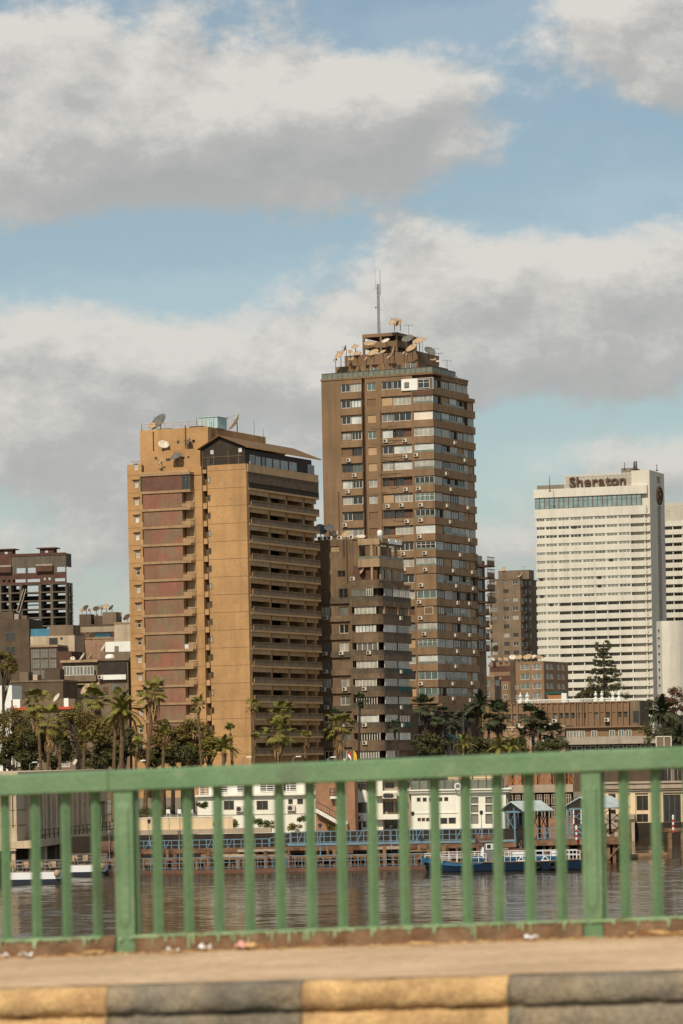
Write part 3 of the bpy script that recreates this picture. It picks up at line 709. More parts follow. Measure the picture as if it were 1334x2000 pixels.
nac = 0
rowname = lambda n: ORD[n+2]
for n in rowrange():
    r = random.Random(300+n); s = sill(n)
    # bay A: loggia strip at the left with a projecting parapet
    B.box('parapet_panel', BRN2, c670-.15, c711-.02, -.28, -.004, s-1.45, s-.03)
    wA = (c711-.15-c670)
    q = r.random()
    if q < .7:
        window(B.e, c670+.02, .25, s+.01, wA*.45, WH-.03, WHITEF if r.random() < .75 else DKFRAME, glaz(r, 1), 2); window(B.e, c670+wA*.48, .25, s+.01, wA*.5, WH-.03, WHITEF if r.random() < .6 else DKFRAME, glaz(r, 1), r.choice((2, 3)))
    else:
        B.box('shutter', r.choice((SHUT, SHUTW, SHUTB)), c670+.02, c670+wA*.5, .2, .26, s+.01, s+WH-.03); window(B.e, c670+wA*.55, .3, s+.01, wA*.42, WH-.03, DKFRAME, GDARK, 2)
    # column B: single window or shutter
    if r.random() < .5: window(B.e, c721+.02, .22, s+.01, c738-c721-.04, 1.5, WHITEF, glaz(r, 1), 2)
    else: B.box('shutter', r.choice((SHUT, SHUT, SHUTB)), c721, c738, .15, .22, s, s+1.55)
    # bay C: two lights
    B.box('parapet_panel', BRN2, c749-.1, c809-.004, -.24, -.004, s-1.45, s-.03)
    for a, b_ in ((c749, c771), (c771, c809-.3)):
        q = r.random(); w = b_-a-.12
        if q < .68: window(B.e, a+.05, .25, s+.01, w, WH-.03, WHITEF if r.random() < .7 else DKFRAME, glaz(r, 1), 2 if w < 2.6 else r.choice((3, 4)))
        elif q < .86: B.box('shutter', r.choice((SHUT, SHUTW, SHUT)), a+.05, b_-.07, .12, .2, s+.01, s+WH-.02)
        else:
            window(B.e, a+.05, .45, s+.01, w*.5, WH-.03, DKFRAME, GDARK, 2); B.box('inner_wall', BRN4, a+.1+w*.5, b_-.1, .42, .5, s, s+WH)
    # corner bay D wraps round to the right face
    zt_row = s+WH+.28
    B.box('corner_pier', BRN, c809-.12, c809+.25, -.35, .1, s-1.5, s+FT-1.5-.02)
    B.box('spandrel', BRN2, c809+.25, .34, -.38, .2, s-1.5, s-.02)
    B.box('spandrel', BRN2, 0, .34, .2, yE-.1-(3.2 if n == -2 else 0), s-1.5, s-.02)
    if n in (10, 12): B.box('spandrel', BRN2, c809+.25, .3, -.3, .2, s-.02, s+WH-.1)
    wD = -c809-.35
    if n == 12: window(B.e, c809+1.9, -.32, s+.05, 1.9, 1.5, WHITEF, SHUTB, 1)
    elif n == 0: window(B.e, c809+.3, -.05, s+.01, wD+.2, WH, WHITEF, SHUTW, 2)
    else: window(B.e, c809+.3, -.10, s+.01, wD+.25, WH, WHITEF, GTEAL if n == 11 else glaz(r, 1), r.choice((3, 4)), rail=r.random() < .3)
    if r.random() < .6 and n not in (0, 12): B.box('glass_rail', TEALG, c809+.3, .22, -.34, -.30, s-.02, s+.42)
    # right face: six strips between brown piers
    ye = [B.fy(p, 1000) for p in (849, 866, 881.5, 896, 908, 917, 928)]
    for i, (a, b_) in enumerate(zip(ye, ye[1:])):
        if n == -2 and i == 5: continue
        q = r.random(); w = b_-a
        if q < .80: window(B.e, -.05, a+.1, s+.01, w-.35, WH, WHITEF if r.random() < .65 else DKFRAME, glaz(r, 0) if r.random() < .6 else GPALE, max(2, int(w/1.0)), 'R', fr=.12)
        elif q < .9: B.box('shutter', SHUT, -.2, -.1, a+.1, b_-.3, s, s+WH)
        else: window(B.e, -.35, a+.1, s+.01, w-.35, WH, DKFRAME, GDARK, 2, 'R')
        B.box('pier', BRN, -.25, -.02, b_-.28, b_+.08, s-.02, s+FT-1.5)
    if r.random() < .5: B.box('glass_rail', TEALG, .27, .31, ye[1], ye[4], s-.02, s+.42)
    B.box('soffit_band', BRN, c809+.25, -.03, -.02, yE-.2-(3.2 if n == -2 else 0), s+WH, s+FT-1.5)
    # air conditioners
    if n >= 1:
        if r.random() < .62: ac(B, c670+r.uniform(.6, 3.2), -.28, s-r.uniform(.5, .9), 'F', 'air conditioner on the left strip of the tall brown tower, %s row down' % rowname(n))
        if r.random() < .5: ac(B, c749+r.uniform(.6, 1.6), -.24, s-r.uniform(.5, .8), 'F', 'air conditioner left of centre on the tall brown tower, %s row down' % rowname(n))
        if r.random() < .55: ac(B, c771+r.uniform(1.3, 3.2), -.24, s-r.uniform(.5, .8), 'F', 'air conditioner right of centre on the tall brown tower, %s row down' % rowname(n))
        if r.random() < .35: ac(B, c809+r.uniform(.8, 2.4), -.38, s-r.uniform(.5, .8), 'F', 'air conditioner under the tall brown tower corner window, %s row down' % rowname(n))
        if r.random() < .8: ac(B, .34, ye[1]+r.uniform(.3, 8), s-r.uniform(.5, .8), 'R', 'air conditioner at the middle of the tall tower right side, %s row down' % rowname(n))
        if r.random() < .75: ac(B, .34, ye[4]+r.uniform(-1, 4), s-r.uniform(.5, .8), 'R', 'air conditioner at the far end of the tall tower side, %s row down' % rowname(n))
# service pipes and cables on the front
for px, a, b_ in ((713.5, 740, 1440), (745, 800, 1050), (660, 960, 1050), (769, 790, 1000)):
    m = MB(); xx = B.fx(px, 900, -.1); m.tube((xx, -.1, B.z(px, b_, None)), (xx, -.1, B.z(px, a, None)), .07, n=5); m.build('drain_pipe', BRN3, B.e)
for i in range(12):
    m = MB(); r = random.Random(80+i); n = r.randrange(0, 9); x0_ = r.uniform(c670, c771); x1_ = x0_+r.uniform(2, 6); s = sill(n)-r.uniform(.2, 1.2); p0 = Vector((x0_, -.32, s)); k = 8
    for j in range(k):
        u = (j+1)/k; p1 = Vector((x0_+(x1_-x0_)*u, -.32, s-4*r.uniform(.1, .3)*u*(1-u)+u*r.uniform(-.2, .2))); m.tube(p0, p1, .03, n=4, cap=False); p0 = p1
    m.build('cable', DKMETAL, B.e)
# podium behind the palms
z18 = sill(NR-1)-1.5
B.box('podium_wall', BRN3, c717+.1, yE*0-.2, .1, .5, -4, z18)
for i in range(5): B.box('podium_column', CONC, .0, .5, 1.0+i*3.6, 1.6+i*3.6, -2, z18-1.6)
B.box('podium_slab', BRN, -.3, 1.0, 0, yE, z18-1.7, z18-.05)
window(B.e, c809+.2, .02, z18-3.4, 3.4, 1.6, WHITEF, GGREY, 4)
for j in range(3):
    for i in range(4): window(B.e, .06, 1.4+i*4.2, z18-4.6-j*3.3, 2.6, 1.7, (WHITEF, DKFRAME)[(i+j) % 2], (GDARK, GGREY, GPALE)[(i*2+j) % 3], 3, 'R')
    for i in range(3): window(B.e, c717+.8+i*4.2, .04, z18-4.4-j*3.3, 2.8, 1.6, (DKFRAME, WHITEF)[(i+j) % 2], (GGREY, GDARK, GPALE)[(i+j) % 3], 3)
AWN = M('teal_canopy', (.03, .10, .085), rough=.8, var=.2, scale=.6)
for ya, yb2 in ((2.0, 7.0), (8.5, 13.0)):
    m = MB(); m.add([(.1, ya, z18-6.2), (.1, yb2, z18-6.2), (2.4, yb2, z18-7.2), (2.4, ya, z18-7.2), (.1, ya, z18-6.3), (.1, yb2, z18-6.3), (2.4, yb2, z18-7.5), (2.4, ya, z18-7.5)], [(0, 3, 2, 1), (4, 5, 6, 7), (0, 1, 5, 4), (1, 2, 6, 5), (2, 3, 7, 6), (3, 0, 4, 7)]); m.build('shop_awning', AWN, B.e)
# rear balcony tower at the right
for k in range(8):
    z_ = B.zr(940, 1105+k*23.5, 0); dpt = 4.0 if k < 4 else 2.4
    B.box('rear_balcony', BRN3, 0, 2.4 if k < 4 else 1.7, yE+.05, yE+dpt, z_-.35, z_); m = MB()
    x9 = 2.4 if k < 4 else 1.7
    for q in range(6): m.box(x9-.1, x9-.04, yE+.1+q*(dpt-.2)/5.2, yE+.18+q*(dpt-.2)/5.2, z_, z_+1.6)
    m.box(x9-.12, x9-.02, yE+.05, yE+dpt, z_+.9, z_+1.0); m.box(x9-.12, x9-.02, yE+.05, yE+dpt, z_+1.55, z_+1.7); m.build('balcony_railing', DKMETAL, B.e)
    B.box('balcony_front', BRN, x9-.16, x9-.06, yE+.06, yE+dpt-.05, z_, z_+.85); window(B.e, .05, yE+.3, z_+.1, 2.5, 1.9, DKFRAME, GGREY, 3, 'R')
B.box('rear_wall', BRN, -3, 0, yE-.1, yE+4.4, -4, B.zr(940, 1095, 0))
# top storeys: glass parapet, white corner room, penthouse, frame
zP = hz1
B.box('roof_slab', BRN, xL-.1, .35, -.15, yE-3.4, zP, zP+.35); B.box('roof_step', BRN, xL+1, .3, yE-3.4, yE, sill(-1)+WH+.1, sill(-1)+WH+.9)
m = MB(); g0 = MB()
xx = xL+.1
while xx < -.3: m.box(xx, xx+.1, .05, .12, zP+.35, zP+1.45); xx += 1.15
yy = .2
while yy < yE*.55: m.box(.1, .2, yy, yy+.1, zP+.35, zP+1.45); yy += 1.3
m.box(xL+.1, .2, .03, .13, zP+1.4, zP+1.5); m.box(.1, .2, .13, yE*.55, zP+1.4, zP+1.5)
o = m.build('roof_railing', DKMETAL, B.e)
g0.box(xL+.1, .1, .07, .10, zP+.4, zP+1.4); g0.box(.13, .16, .13, yE*.55, zP+.4, zP+1.4); g0.build('rail_glass', TEALG, o)
s = sill(-2)
B.box('corner_room', WHITEP, c771+2.2, .42, -.6, -.002, s-.55, s+WH+.15); B.box('corner_room', DKFRAME, c809+1.4, .40, -.62, -.603, s-.5, s+WH+.1)
window(B.e, c809+1.5, -.68, s-.3, 2.6, 1.8, WHITEF, GDARK, 2, rail=True); window(B.e, c771+2.9, -.66, s, 1.0, 1.1, DKFRAME, GGREY, 1)
B.box('parapet_panel', BRN4, c809+.1, .40, -.46, -.39, sill(-1)+WH, sill(-1)+WH+.8)
# stepped storeys on the right face
for px, py, x_ in ((916, 757, 0),):
    B.box('parapet', BRN, -2, .3, B.fy(860, 745), yE-3.6, zP+.36, B.zr(905, 752, 0)); B.box('upper_block', BRN, -8, -.1, yE*.55, yE-3.7, zP+.35, B.zr(905, 752, 0)-.2)
y1_, y2_, y3_ = 3.0, 5.5, 6.5
zq1 = B.z(815, 706, None, y1_); p10, p11 = B.fx(655, 715, y1_), B.fx(816, 715, y1_); e1 = B.fy(875, 720, p11)
ho = [(B.fx(a, 730, y1_), B.fx(b_, 730, y1_), zP+.4, B.z(700, q, None, y1_)) for a, b_, q in ((675, 679, 724), (687, 693, 724), (700, 707, 722), (723, 737, 721), (776, 784, 718), (792, 811, 716))]
m = pierced(p10, p11, zP+.3, zq1, .3, ho); m.build('penthouse_wall', BRN, B.e, (0, y1_, 0))
B.box('penthouse', BRN, p10, p11-.005, y1_+.3, e1, zP+.3, zq1-.02)
for i, h in enumerate(ho): window(B.e, h[0], y1_+.12, h[2], h[1]-h[0], h[3]-h[2], WHITEF if i in (3, 5) else DKFRAME, GGREY if i in (3, 5) else GDARK, 2 if h[1]-h[0] > 1 else 1)
for px, dx in ((710.5, 1.0), (751.5, 1.0), (690, .5)): B.box('pilaster', BRN2, B.fx(px, 715, y1_)-dx/2, B.fx(px, 715, y1_)+dx/2, y1_-.25, y1_, zP+.3, zq1+.05)
zq2 = B.z(680, 692, None, y2_); p20, p21 = B.fx(673, 700, y2_), B.fx(815, 690, y2_); e2 = B.fy(857, 700, p21)
B.box('penthouse', BRN, p20, p21, y2_, e2, zq1-.02, B.z(790, 687, None, y2_))
zq2 = B.z(790, 687, None, y2_)
m = MB(); f0, f1 = B.fx(708, 670, y3_), B.fx(776, 670, y3_); e3 = B.fy(814, 665, f1); zf0, zf1 = zq2-.1, B.z(745, 651, None, y3_)
for xx in (f0, f0+(f1-f0)*.5, f1-.4): m.box(xx, xx+.4, y3_, y3_+.4, zf0, zf1-.5); m.box(xx, xx+.4, e3-.4, e3, zf0, zf1-.5)
m.box(f1-.4, f1, y3_+(e3-y3_)*.45, y3_+(e3-y3_)*.45+.4, zf0, zf1-.5)
for a, b_ in ((zf1-.65, zf1), (zf0+1.4, zf0+2.6)):
    m.box(f0, f1, y3_-.05, y3_+.35, a, b_); m.box(f0+.02, f0+.4, y3_+.35, e3, a+.01, b_-.01); m.box(f1-.4, f1-.02, y3_+.35, e3, a+.01, b_-.01); m.box(f0, f1, e3-.35, e3+.02, a, b_)
m.build('roof_frame', BRN, B.e)
B.box('frame_roof', BRN, f0+.02, f1-.02, y3_, e3, zf1-.25, zf1+.02); B.box('stair_core', BRN3, f1-2.6, f1-.5, y3_+2.2, e3-1, zf0, zf1-.3)
# lattice mast with guy wires
mt = thing('lattice_mast', 'tall thin lattice radio mast with whip aerials on the brown tower roof', 'radio mast', B.w(B.fx(740, 645, y3_+2), y3_+2, zf1+.02), 0)
Ym = B.w(B.fx(740, 645, y3_+2), y3_+2, 0).y; hm = at(740, 555, Ym).z-(B.z0+zf1); m = MB(); h_ = .22
for dx, dy in ((-h_, -h_), (h_, -h_), (0, h_)): m.tube((dx, dy, 0), (dx, dy, hm), .06, n=4)
k = 22
for i in range(k):
    z_, z2_ = hm*i/k, hm*(i+1)/k; m.tube((-h_, -h_, z_), (h_, -h_, z2_), .03, n=3); m.tube((h_, -h_, z_), (0, h_, z2_), .03, n=3); m.tube((0, h_, z_), (-h_, -h_, z2_), .03, n=3)
m.build('lattice', DKMETAL, mt)
m = MB(); m.tube((-.55, 0, hm-1), (-.55, 0, at(735, 523, Ym).z-B.z0-zf1), .035, .02, n=4); m.tube((-.55, 0, hm-.9), (0, 0, hm-.9), .03, n=4); m.build('whip_aerial', DKMETAL, mt)
m = MB(); m.tube((.45, 0, hm-2.2), (.45, 0, at(744, 528, Ym).z-B.z0-zf1), .07, .05, n=5); m.tube((.45, 0, hm-2), (0, 0, hm-2), .03, n=4); m.build('whip_aerial', METAL, mt)
m = MB(); m.box(-.75, -.35, -.1, .1, hm*.52, hm*.52+.35); m.build('mast_box', METAL, mt)
m = MB()
for dx, dy in ((-3.2, -2), (3.6, 1.5), (.5, 6)): m.tube((0, 0, hm*.92), (dx, dy, 0), .012, n=3, cap=False)
m.build('guy_wire', METAL, mt)
# the crowd of dishes
zd1, zd2, zd3 = B.z0+zq1, B.z0+zq2, B.z0+zf1
for px, py, d, az, el, base, mat, lab in (
        (770, 630, 2.1, 225, 42, zd3, DISHM, 'left of the two dishes at the very top of the brown tower'), (781, 632, 1.9, 236, 30, zd3, DISHM, 'right of the two dishes at the very top of the brown tower'),
        (722, 674, 2.4, 185, 62, zd2, DISHM, 'flat tan dish in front of the left half of the open roof frame'), (754, 667, 1.7, 215, 55, zd2, DISHW, 'small bright dish before the middle of the open roof frame'),
        (797, 664, 2.5, 205, 50, zd2, DISHG, 'dark grey dish at the right side of the open roof frame'), (819, 668, 2.5, 210, 55, zd1, DISHM, 'large tan dish right of the open roof frame, upper'),
        (805, 682, 2.5, 225, 48, zd1, DISHM, 'large tan dish right of the roof frame, lower and tilted'), (838, 688, 2.5, 145, 42, zd1, DISHG, 'dark dish facing right near the right roof edge'),
        (730, 691, 2.4, 212, 52, zd1, DISHM, 'wide tan dish low in front of the roof frame'), (698, 693, 1.9, 190, 62, zd1, DISHM, 'flat tan dish at the left part of the brown tower roof'),
        (694, 679, 1.7, 205, 58, zd2, DISHM, 'tan dish on a pole at the upper left of the dish crowd'), (665, 694, 2.2, 228, 38, zd1-2.6, DISHM, 'leftmost large tan dish on the brown tower roof edge'),
        (675, 681, 1.5, 262, 20, zd1, DISHG, 'dark narrow dish seen edge on above the leftmost dish'), (769, 690, 2.6, 262, 18, zd1, DISHM, 'big dish seen edge on in the middle of the brown tower roof'),
        (684, 688, 1.1, 190, 40, zd1, DISHM, 'small round dish beside the edge-on dark dish at the left'), (655, 704, .9, 200, 40, zd1-2.6, DISHM, 'tiny dish at the far left corner of the brown tower roof'),
        (687, 702, 1.4, 205, 55, zd1-.5, DISHM, 'small tan dish hanging low at the left of the brown tower penthouse'), (715, 701, 1.0, 240, 35, zd1-.5, DISHM, 'small orange tan dish on the penthouse front wall'),
        (748, 688, 1.3, 215, 55, zd1, DISHM, 'small orange tan dish under the bright dish'), (759, 698, .9, 250, 35, zd1-.5, DISHW, 'small white dish low in the middle of the penthouse'),
        (789, 690, .8, 250, 35, zd1, DISHW, 'left of two tiny white dishes right of the roof frame'), (795, 692, .8, 250, 35, zd1, DISHW, 'right of two tiny white dishes right of the roof frame'),
        (846, 703, 1.3, 185, 60, zd1-1, DISHM, 'small flat dish near the right edge of the penthouse'), (855, 706, .7, 190, 50, zd1-1, DISHW, 'tiny dish at the right end of the penthouse'),
        (889, 737, .8, 150, 40, zd1-4, DISHG, 'small dark dish on the lower right roof step')):
    off = 12 if px > 815 else 4
    dish(px, py, 700+(4.6 if base > zd2-.5 else 1.7 if base > zd1-1.5 else .6)-(px-848)*.046+(2.5 if px > 815 else 0)+(6 if px > 848 else 0), d, az, el, lab, base, mat)
for px, py, n, lab in ((798, 634, 5, 'aerial at the top right of the brown tower roof'), (825, 661, 5, 'aerial behind the large dishes of the brown tower'), (848, 680, 6, 'taller aerial of the pair at the right of the brown tower roof'), (857, 689, 5, 'lower aerial of the pair at the right roof edge'), (873, 703, 3, 'rightmost thin aerial on the brown tower')):
    aerial(px, py, 712, zd1-(0 if px < 860 else 3), lab, n=n)

# ------------------------------------------------------------------ older brown block between the towers
OLD = M('old_brown', (.165, .110, .064), rough=.95, var=.25, scale=.22, fine=.1, c2=(.125, .086, .053), c2amt=.6, streak=.5)  # walls and bands darkened overall: cloud shade put into their colour
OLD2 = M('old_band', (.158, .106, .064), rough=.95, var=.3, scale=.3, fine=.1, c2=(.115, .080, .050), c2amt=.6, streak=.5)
OLDP = M('old_pale', (.31, .215, .13), rough=.95, var=.2, scale=.5, streak=.4)
OLDR = M('old_railing', (.090, .070, .048), rough=.85, var=.3, scale=.8, streak=.3)
CURT = M('white_curtain', (.52, .48, .41), rough=.9, var=.2, scale=1.5, streak=.3)
TEALA = M('teal_awning', (.012, .075, .066), rough=.8, var=.2, scale=.6)
MD = Bld('apartment_block', 'older grimy brown apartment block with rounded balcony corner between the two towers', 747, 1250, 656, -22.5)
B = MD; FM = 35.25/F*656
zs = B.z(740, 1199, -.6)                                        # top of the second balcony railing
def lv(n): return zs+(1-n)*FM-.95                               # floor level of storey n
NM = 11; bay = -1.25
xL, c630, c645, c662, c682, c693 = [B.fx(p, 1250) for p in (612, 630, 645.5, 663, 681, 692)]
yE = B.fy(806, 1250, .5); zTop = lv(-1)+.0
ho = []
for n in range(0, NM):
    ho += [(c630, c645, lv(n)+(.9 if n else .1), lv(n)+2.55), (c662, c682, lv(n)+(.9 if n else .1), lv(n)+2.55)]
zU = B.z(650, 1054)
ho += [(B.fx(645, 1068), B.fx(663, 1068), B.z(650, 1079), B.z(650, 1067)), (B.fx(659, 1122), B.fx(674.5, 1122), B.z(660, 1127.5), B.z(660, 1115)), (B.fx(624, 1122), B.fx(639, 1122), B.z(630, 1129), B.z(630, 1115))]
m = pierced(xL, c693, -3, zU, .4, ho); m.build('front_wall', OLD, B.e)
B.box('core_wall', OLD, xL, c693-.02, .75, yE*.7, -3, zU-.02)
window(B.e, B.fx(645, 1068), .2, B.z(650, 1079), 1.8, 1.1, OLDR, OLDP, 1); window(B.e, B.fx(659, 1122), .2, B.z(660, 1127.5), 1.6, 1.2, DKFRAME, GDARK, 2); B.box('shutter', OLD2, B.fx(624, 1122), B.fx(639, 1122), .1, .2, B.z(630, 1129), B.z(630, 1115))
B.box('core_wall', BRN4, c693, -.9, .1, yE-.5, -3, zTop+FM)
def arcpath(o):
    """plan outline of a floor edge: bay front, rounded corner, right face"""
    r_ = 1.6; P = [(c693-.3, bay-o), (-r_+.3, bay-o)]
    for i in range(1, 6): a = R(-90+90*i/6); P.append((.3-r_+(r_+o)*math.cos(a), bay+r_+(r_+o)*math.sin(a)))
    P += [(.3+o, bay+r_), (.3+o, yE)]; return P
for n in range(-1, NM):
    z = lv(n); r = random.Random(900+n)
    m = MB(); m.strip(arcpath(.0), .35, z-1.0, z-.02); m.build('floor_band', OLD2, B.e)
    if n >= 0:
        m = MB(); m.strip(arcpath(-.02), .08, z-.02, z+.9); m.strip(arcpath(.03), .14, z+.88, z+.96)
        ob = m.build('balcony_railing', OLDR if n in (0, 3, 4, 5, 6, 7, 9) else OLD2, B.e)
        m = MB(); m.box(xL, c693-.3, -.45, -.38, z-.02, z+.85); m.box(xL, c693-.3, -.45, .0, z-.25, z-.02)
        m.build('balcony_railing', OLDR if n % 3 == 0 else OLD2, B.e)
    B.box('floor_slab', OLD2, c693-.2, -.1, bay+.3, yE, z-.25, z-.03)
    if n < 0: continue
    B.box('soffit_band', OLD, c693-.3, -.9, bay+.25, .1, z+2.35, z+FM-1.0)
    # windows left
    for a, b_ in ((c630, c645), (c662, c682)):
        zz = lv(n)+(.9 if n else .1)
        if r.random() < .85: window(B.e, a, .18, zz, b_-a, lv(n)+2.55-zz, WHITEF if r.random() < .6 else DKFRAME, r.choice((GDARK, GDARK, GGREY, GTEAL, GPALE)), 2)
        else: B.box('shutter', OLD2, a, b_, .1, .18, zz, lv(n)+2.55)
        if n >= 1 and r.random() < .6: ac(B, (a+b_)/2+r.uniform(-.5, .3), -.46, z+.55, 'F', 'air conditioner under the %s window of the old brown block, %s storey down' % ('left' if a == c630 else 'right', ORD[n]))
    # bay front glazing
    if n == 0:
        window(B.e, c693, bay+.05, z+.9, 3.0, 2.0, DKFRAME, GGREY, 3, rail=True); window(B.e, c693+3.05, bay+.05, z+.9, -c693-4.3, 2.0, WHITEF, GTEAL, 3, rail=True)
        m = MB(); yy = B.fy(768, 1165, .2); k = 26
        for i in range(k): m.add([(.22+.10*math.sin(i*1.9), yy+(yE-yy)*i/k, z+.9-.0*i), (.22+.10*math.sin((i+1)*1.9), yy+(yE-yy)*(i+1)/k, z+.9), (.22+.10*math.sin((i+1)*1.9), yy+(yE-yy)*(i+1)/k, z+2.9), (.22+.10*math.sin(i*1.9), yy+(yE-yy)*i/k, z+2.9)], [(0, 1, 2, 3)])
        m.build('balcony_curtain', CURT, B.e); window(B.e, .1, bay+2.2, z+.9, yy-bay-2.4, 2.0, WHITEF, GDARK, 3, 'R')
        continue
    wd = -c693-1.2; s0 = c693+.2+(r.random()*.8)
    if n in (6, 8, 9, 10): window(B.e, s0, bay+.35, z+.1, wd-.2, 2.3, WHITEF, GDARK if n != 9 else GGREY, 8, fr=.13)
    else: window(B.e, s0, bay+.30, z+.75, wd*.96, 1.65, WHITEF if n != 2 else DKFRAME, r.choice((GPALE, GSKY, GGREY, GPALE)), r.choice((4, 5, 6)), fr=.12)
    # right face
    ya = B.fy(751, 1250, .2); yb2 = B.fy(777, 1250, .2); yc = B.fy(800, 1250, .2)
    if n == 1:
        B.box('loggia_wall', OLDP, -.9, -.8, ya, yc, z, z+2.4)
        for q in (yb2, yc-.6, ya): B.box('loggia_pier', OLDP, .0, .3, q, q+.5, z+.9, z+2.4)
    elif n == 9: window(B.e, .12, ya, z+.4, yb2-ya-.6, 2.0, WHITEF, GPALE, 4, 'R', fr=.14); B.box('loggia_wall', OLDP, -.9, -.8, yb2, yc, z, z+2.4)
    else:
        window(B.e, .12, ya, z+.75, yb2-ya-.5, 1.65, WHITEF, r.choice((GPALE, GSKY, GPALE, GGREY)), r.choice((5, 6)), 'R', fr=.15)
        window(B.e, .12, yb2+.2, z+.75, yc-yb2-.4, 1.65, WHITEF if r.random() < .8 else DKFRAME, r.choice((GPALE, GSKY, GGREY, GDARK)), r.choice((4, 5)), 'R', fr=.15)
    if n in (4, 5, 7, 9): B.box('balcony_awning', TEALA, .36, .42, yb2 if n != 9 else ya, yc, z+.0, z+.8)
    if r.random() < .7: ac(B, .36, yb2+r.uniform(-1, 2.5), z+.35, 'R', 'air conditioner on the right balcony of the old brown block, %s storey down' % ORD[n])
    if r.random() < .4: ac(B, s0+r.uniform(.2, 3), bay-.03, z+.5, 'F', 'air conditioner on the bay of the old brown block, %s storey down' % ORD[n])
# top: rear room storeys and pergola terrace
z0_ = lv(-1)
x705 = B.fx(705, 1130, .8); yE2 = B.fy(790, 1130, 0)
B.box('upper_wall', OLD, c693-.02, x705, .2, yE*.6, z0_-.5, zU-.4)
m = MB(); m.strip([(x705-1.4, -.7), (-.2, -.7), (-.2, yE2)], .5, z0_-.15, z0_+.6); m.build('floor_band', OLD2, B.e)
B.box('floor_slab', OLD2, x705-1.4, -.3, -.5, yE2, z0_-.1, z0_+.1)
B.box('upper_room', OLDP, x705, -1.2, 2.2, yE2-.5, z0_, z0_+FM-.4)
m = pierced(B.fy(744, 1120, -.4), yE2, z0_+.6, z0_+FM-.35, .3, [(B.fy(p, 1120, -.4), B.fy(p+6.5, 1120, -.4), z0_+.8, z0_+2.6) for p in (746, 760.5, 784)])
o = m.build('upper_wall', OLDP, B.e, (-.4, 0, 0), R(90)); o.location = (-.4, 0, 0)
for p in (746, 760.5, 784): window(B.e, -.55, B.fy(p, 1120, -.4), z0_+.8, B.fy(p+6.5, 1120, -.4)-B.fy(p, 1120, -.4), 1.8, DKFRAME, GDARK, 1, 'R')
B.box('terrace_column', OLDP, B.fx(724, 1115, -.5), B.fx(728, 1115, -.5), -.5, -.1, z0_+.6, z0_+FM-.3)
z1_ = z0_+FM
m = MB(); m.strip([(x705, -.6), (-.1, -.6), (-.1, yE2)], .22, z1_-.35, z1_+1.15); m.build('terrace_parapet', OLDP, B.e)
B.box('terrace_slab', OLD2, x705, -.3, -.4, yE2, z1_-.3, z1_-.05)
m = MB(); m.strip([(x705, -.5), (-.2, -.5), (-.2, yE2)], .06, z1_+1.15, z1_+1.7); m.build('rail_glass', TEALG, B.e)
z2_ = B.z(720, 1064, None, -.5)
for yy in (B.fy(p, 1085, -.3) for p in (740.5, 757, 773)): B.box('pergola_column', OLDP, -.6, -.2, yy, yy+.7, z1_, z2_)
B.box('pergola_column', OLDP, B.fx(723, 1080, -.4), B.fx(728, 1080, -.4), -.4, .0, z1_, z2_)
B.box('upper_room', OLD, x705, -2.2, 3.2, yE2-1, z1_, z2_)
B.box('pergola_beam', OLDP, x705, -.1, -.5, -.1, z2_, B.z(720, 1052, None, -.5)); B.box('pergola_beam', OLD2, -.5, -.1, -.1, yE2-.2, z2_, z2_+.75)
for i in range(3): ya = .6+i*(yE2-1.4)/3; B.box('planter_box', WHITEP if i else OLDP, -.08, .12, ya, ya+(yE2-1.4)/3-.5, z2_+.35, z2_+1.25)
for px in (671.5, 677.5):
    m = MB(); xx = B.fx(px, 1080, -.12); m.tube((xx, -.12, B.z(px, 1087 if px < 675 else 1138, None)), (xx, -.12, B.z(px, 1055, None)), .11, n=6); m.build('drain_pipe', BRN3, B.e)
zb = B.z0+zU
for px, py, d, az, el, mat, lab in ((626, 1036, 2.4, 160, 30, DISHG, 'dark mesh dish at the left roof edge of the old brown block'), (643, 1033, 2.0, 190, 55, DISHW, 'pale dish left on the old brown block roof'), (654, 1042, 1.3, 200, 30, DISHW, 'small grey dish behind the air conditioners of the old block'),
                                     (650, 1047, 1.8, 160, 30, DISHM, 'tan dish low behind the air conditioners of the old block'), (676, 1045, 1.7, 215, 40, DISHM, 'tan dish at the right of the old block roof'), (705, 1050, 1.8, 180, 65, DISHW, 'flat white dish on the old block roof near the pergola'), (709, 1113, 1.9, 250, 20, DISHM, 'dish leaning by the column on the old block upper balcony')):
    dish(px, py, 664 if py < 1100 else 657, d, az, el, lab, zb-.2 if py < 1100 else B.z0+z0_+.6, mat)
for i, px in enumerate((626, 637, 646, 665, 688)):
    ac(B, B.fx(px, 1053, .6), .6, zU+.36, 'F', '%s air conditioner from the left standing on the roof edge of the old brown block' % ORD[i])
ac(B, c693+.2, -.5, z0_+.95, 'F', 'air conditioner on the ledge above the glazed corner of the old brown block')
rt = thing('water_tank', 'white roof water tank in front of the brown tower above the old block pergola', 'water tank', at(742, 1047, 690), 0)
m = MB(); m.lathe([(.5, 0), (.55, .1), (.55, .9), (.42, 1.1), (.15, 1.2)], 12); m.build('tank_body', WHITEP, rt, smooth=True); box('tank_stand', rt, METAL, -.5, .5, -.5, .5, -6, 0)

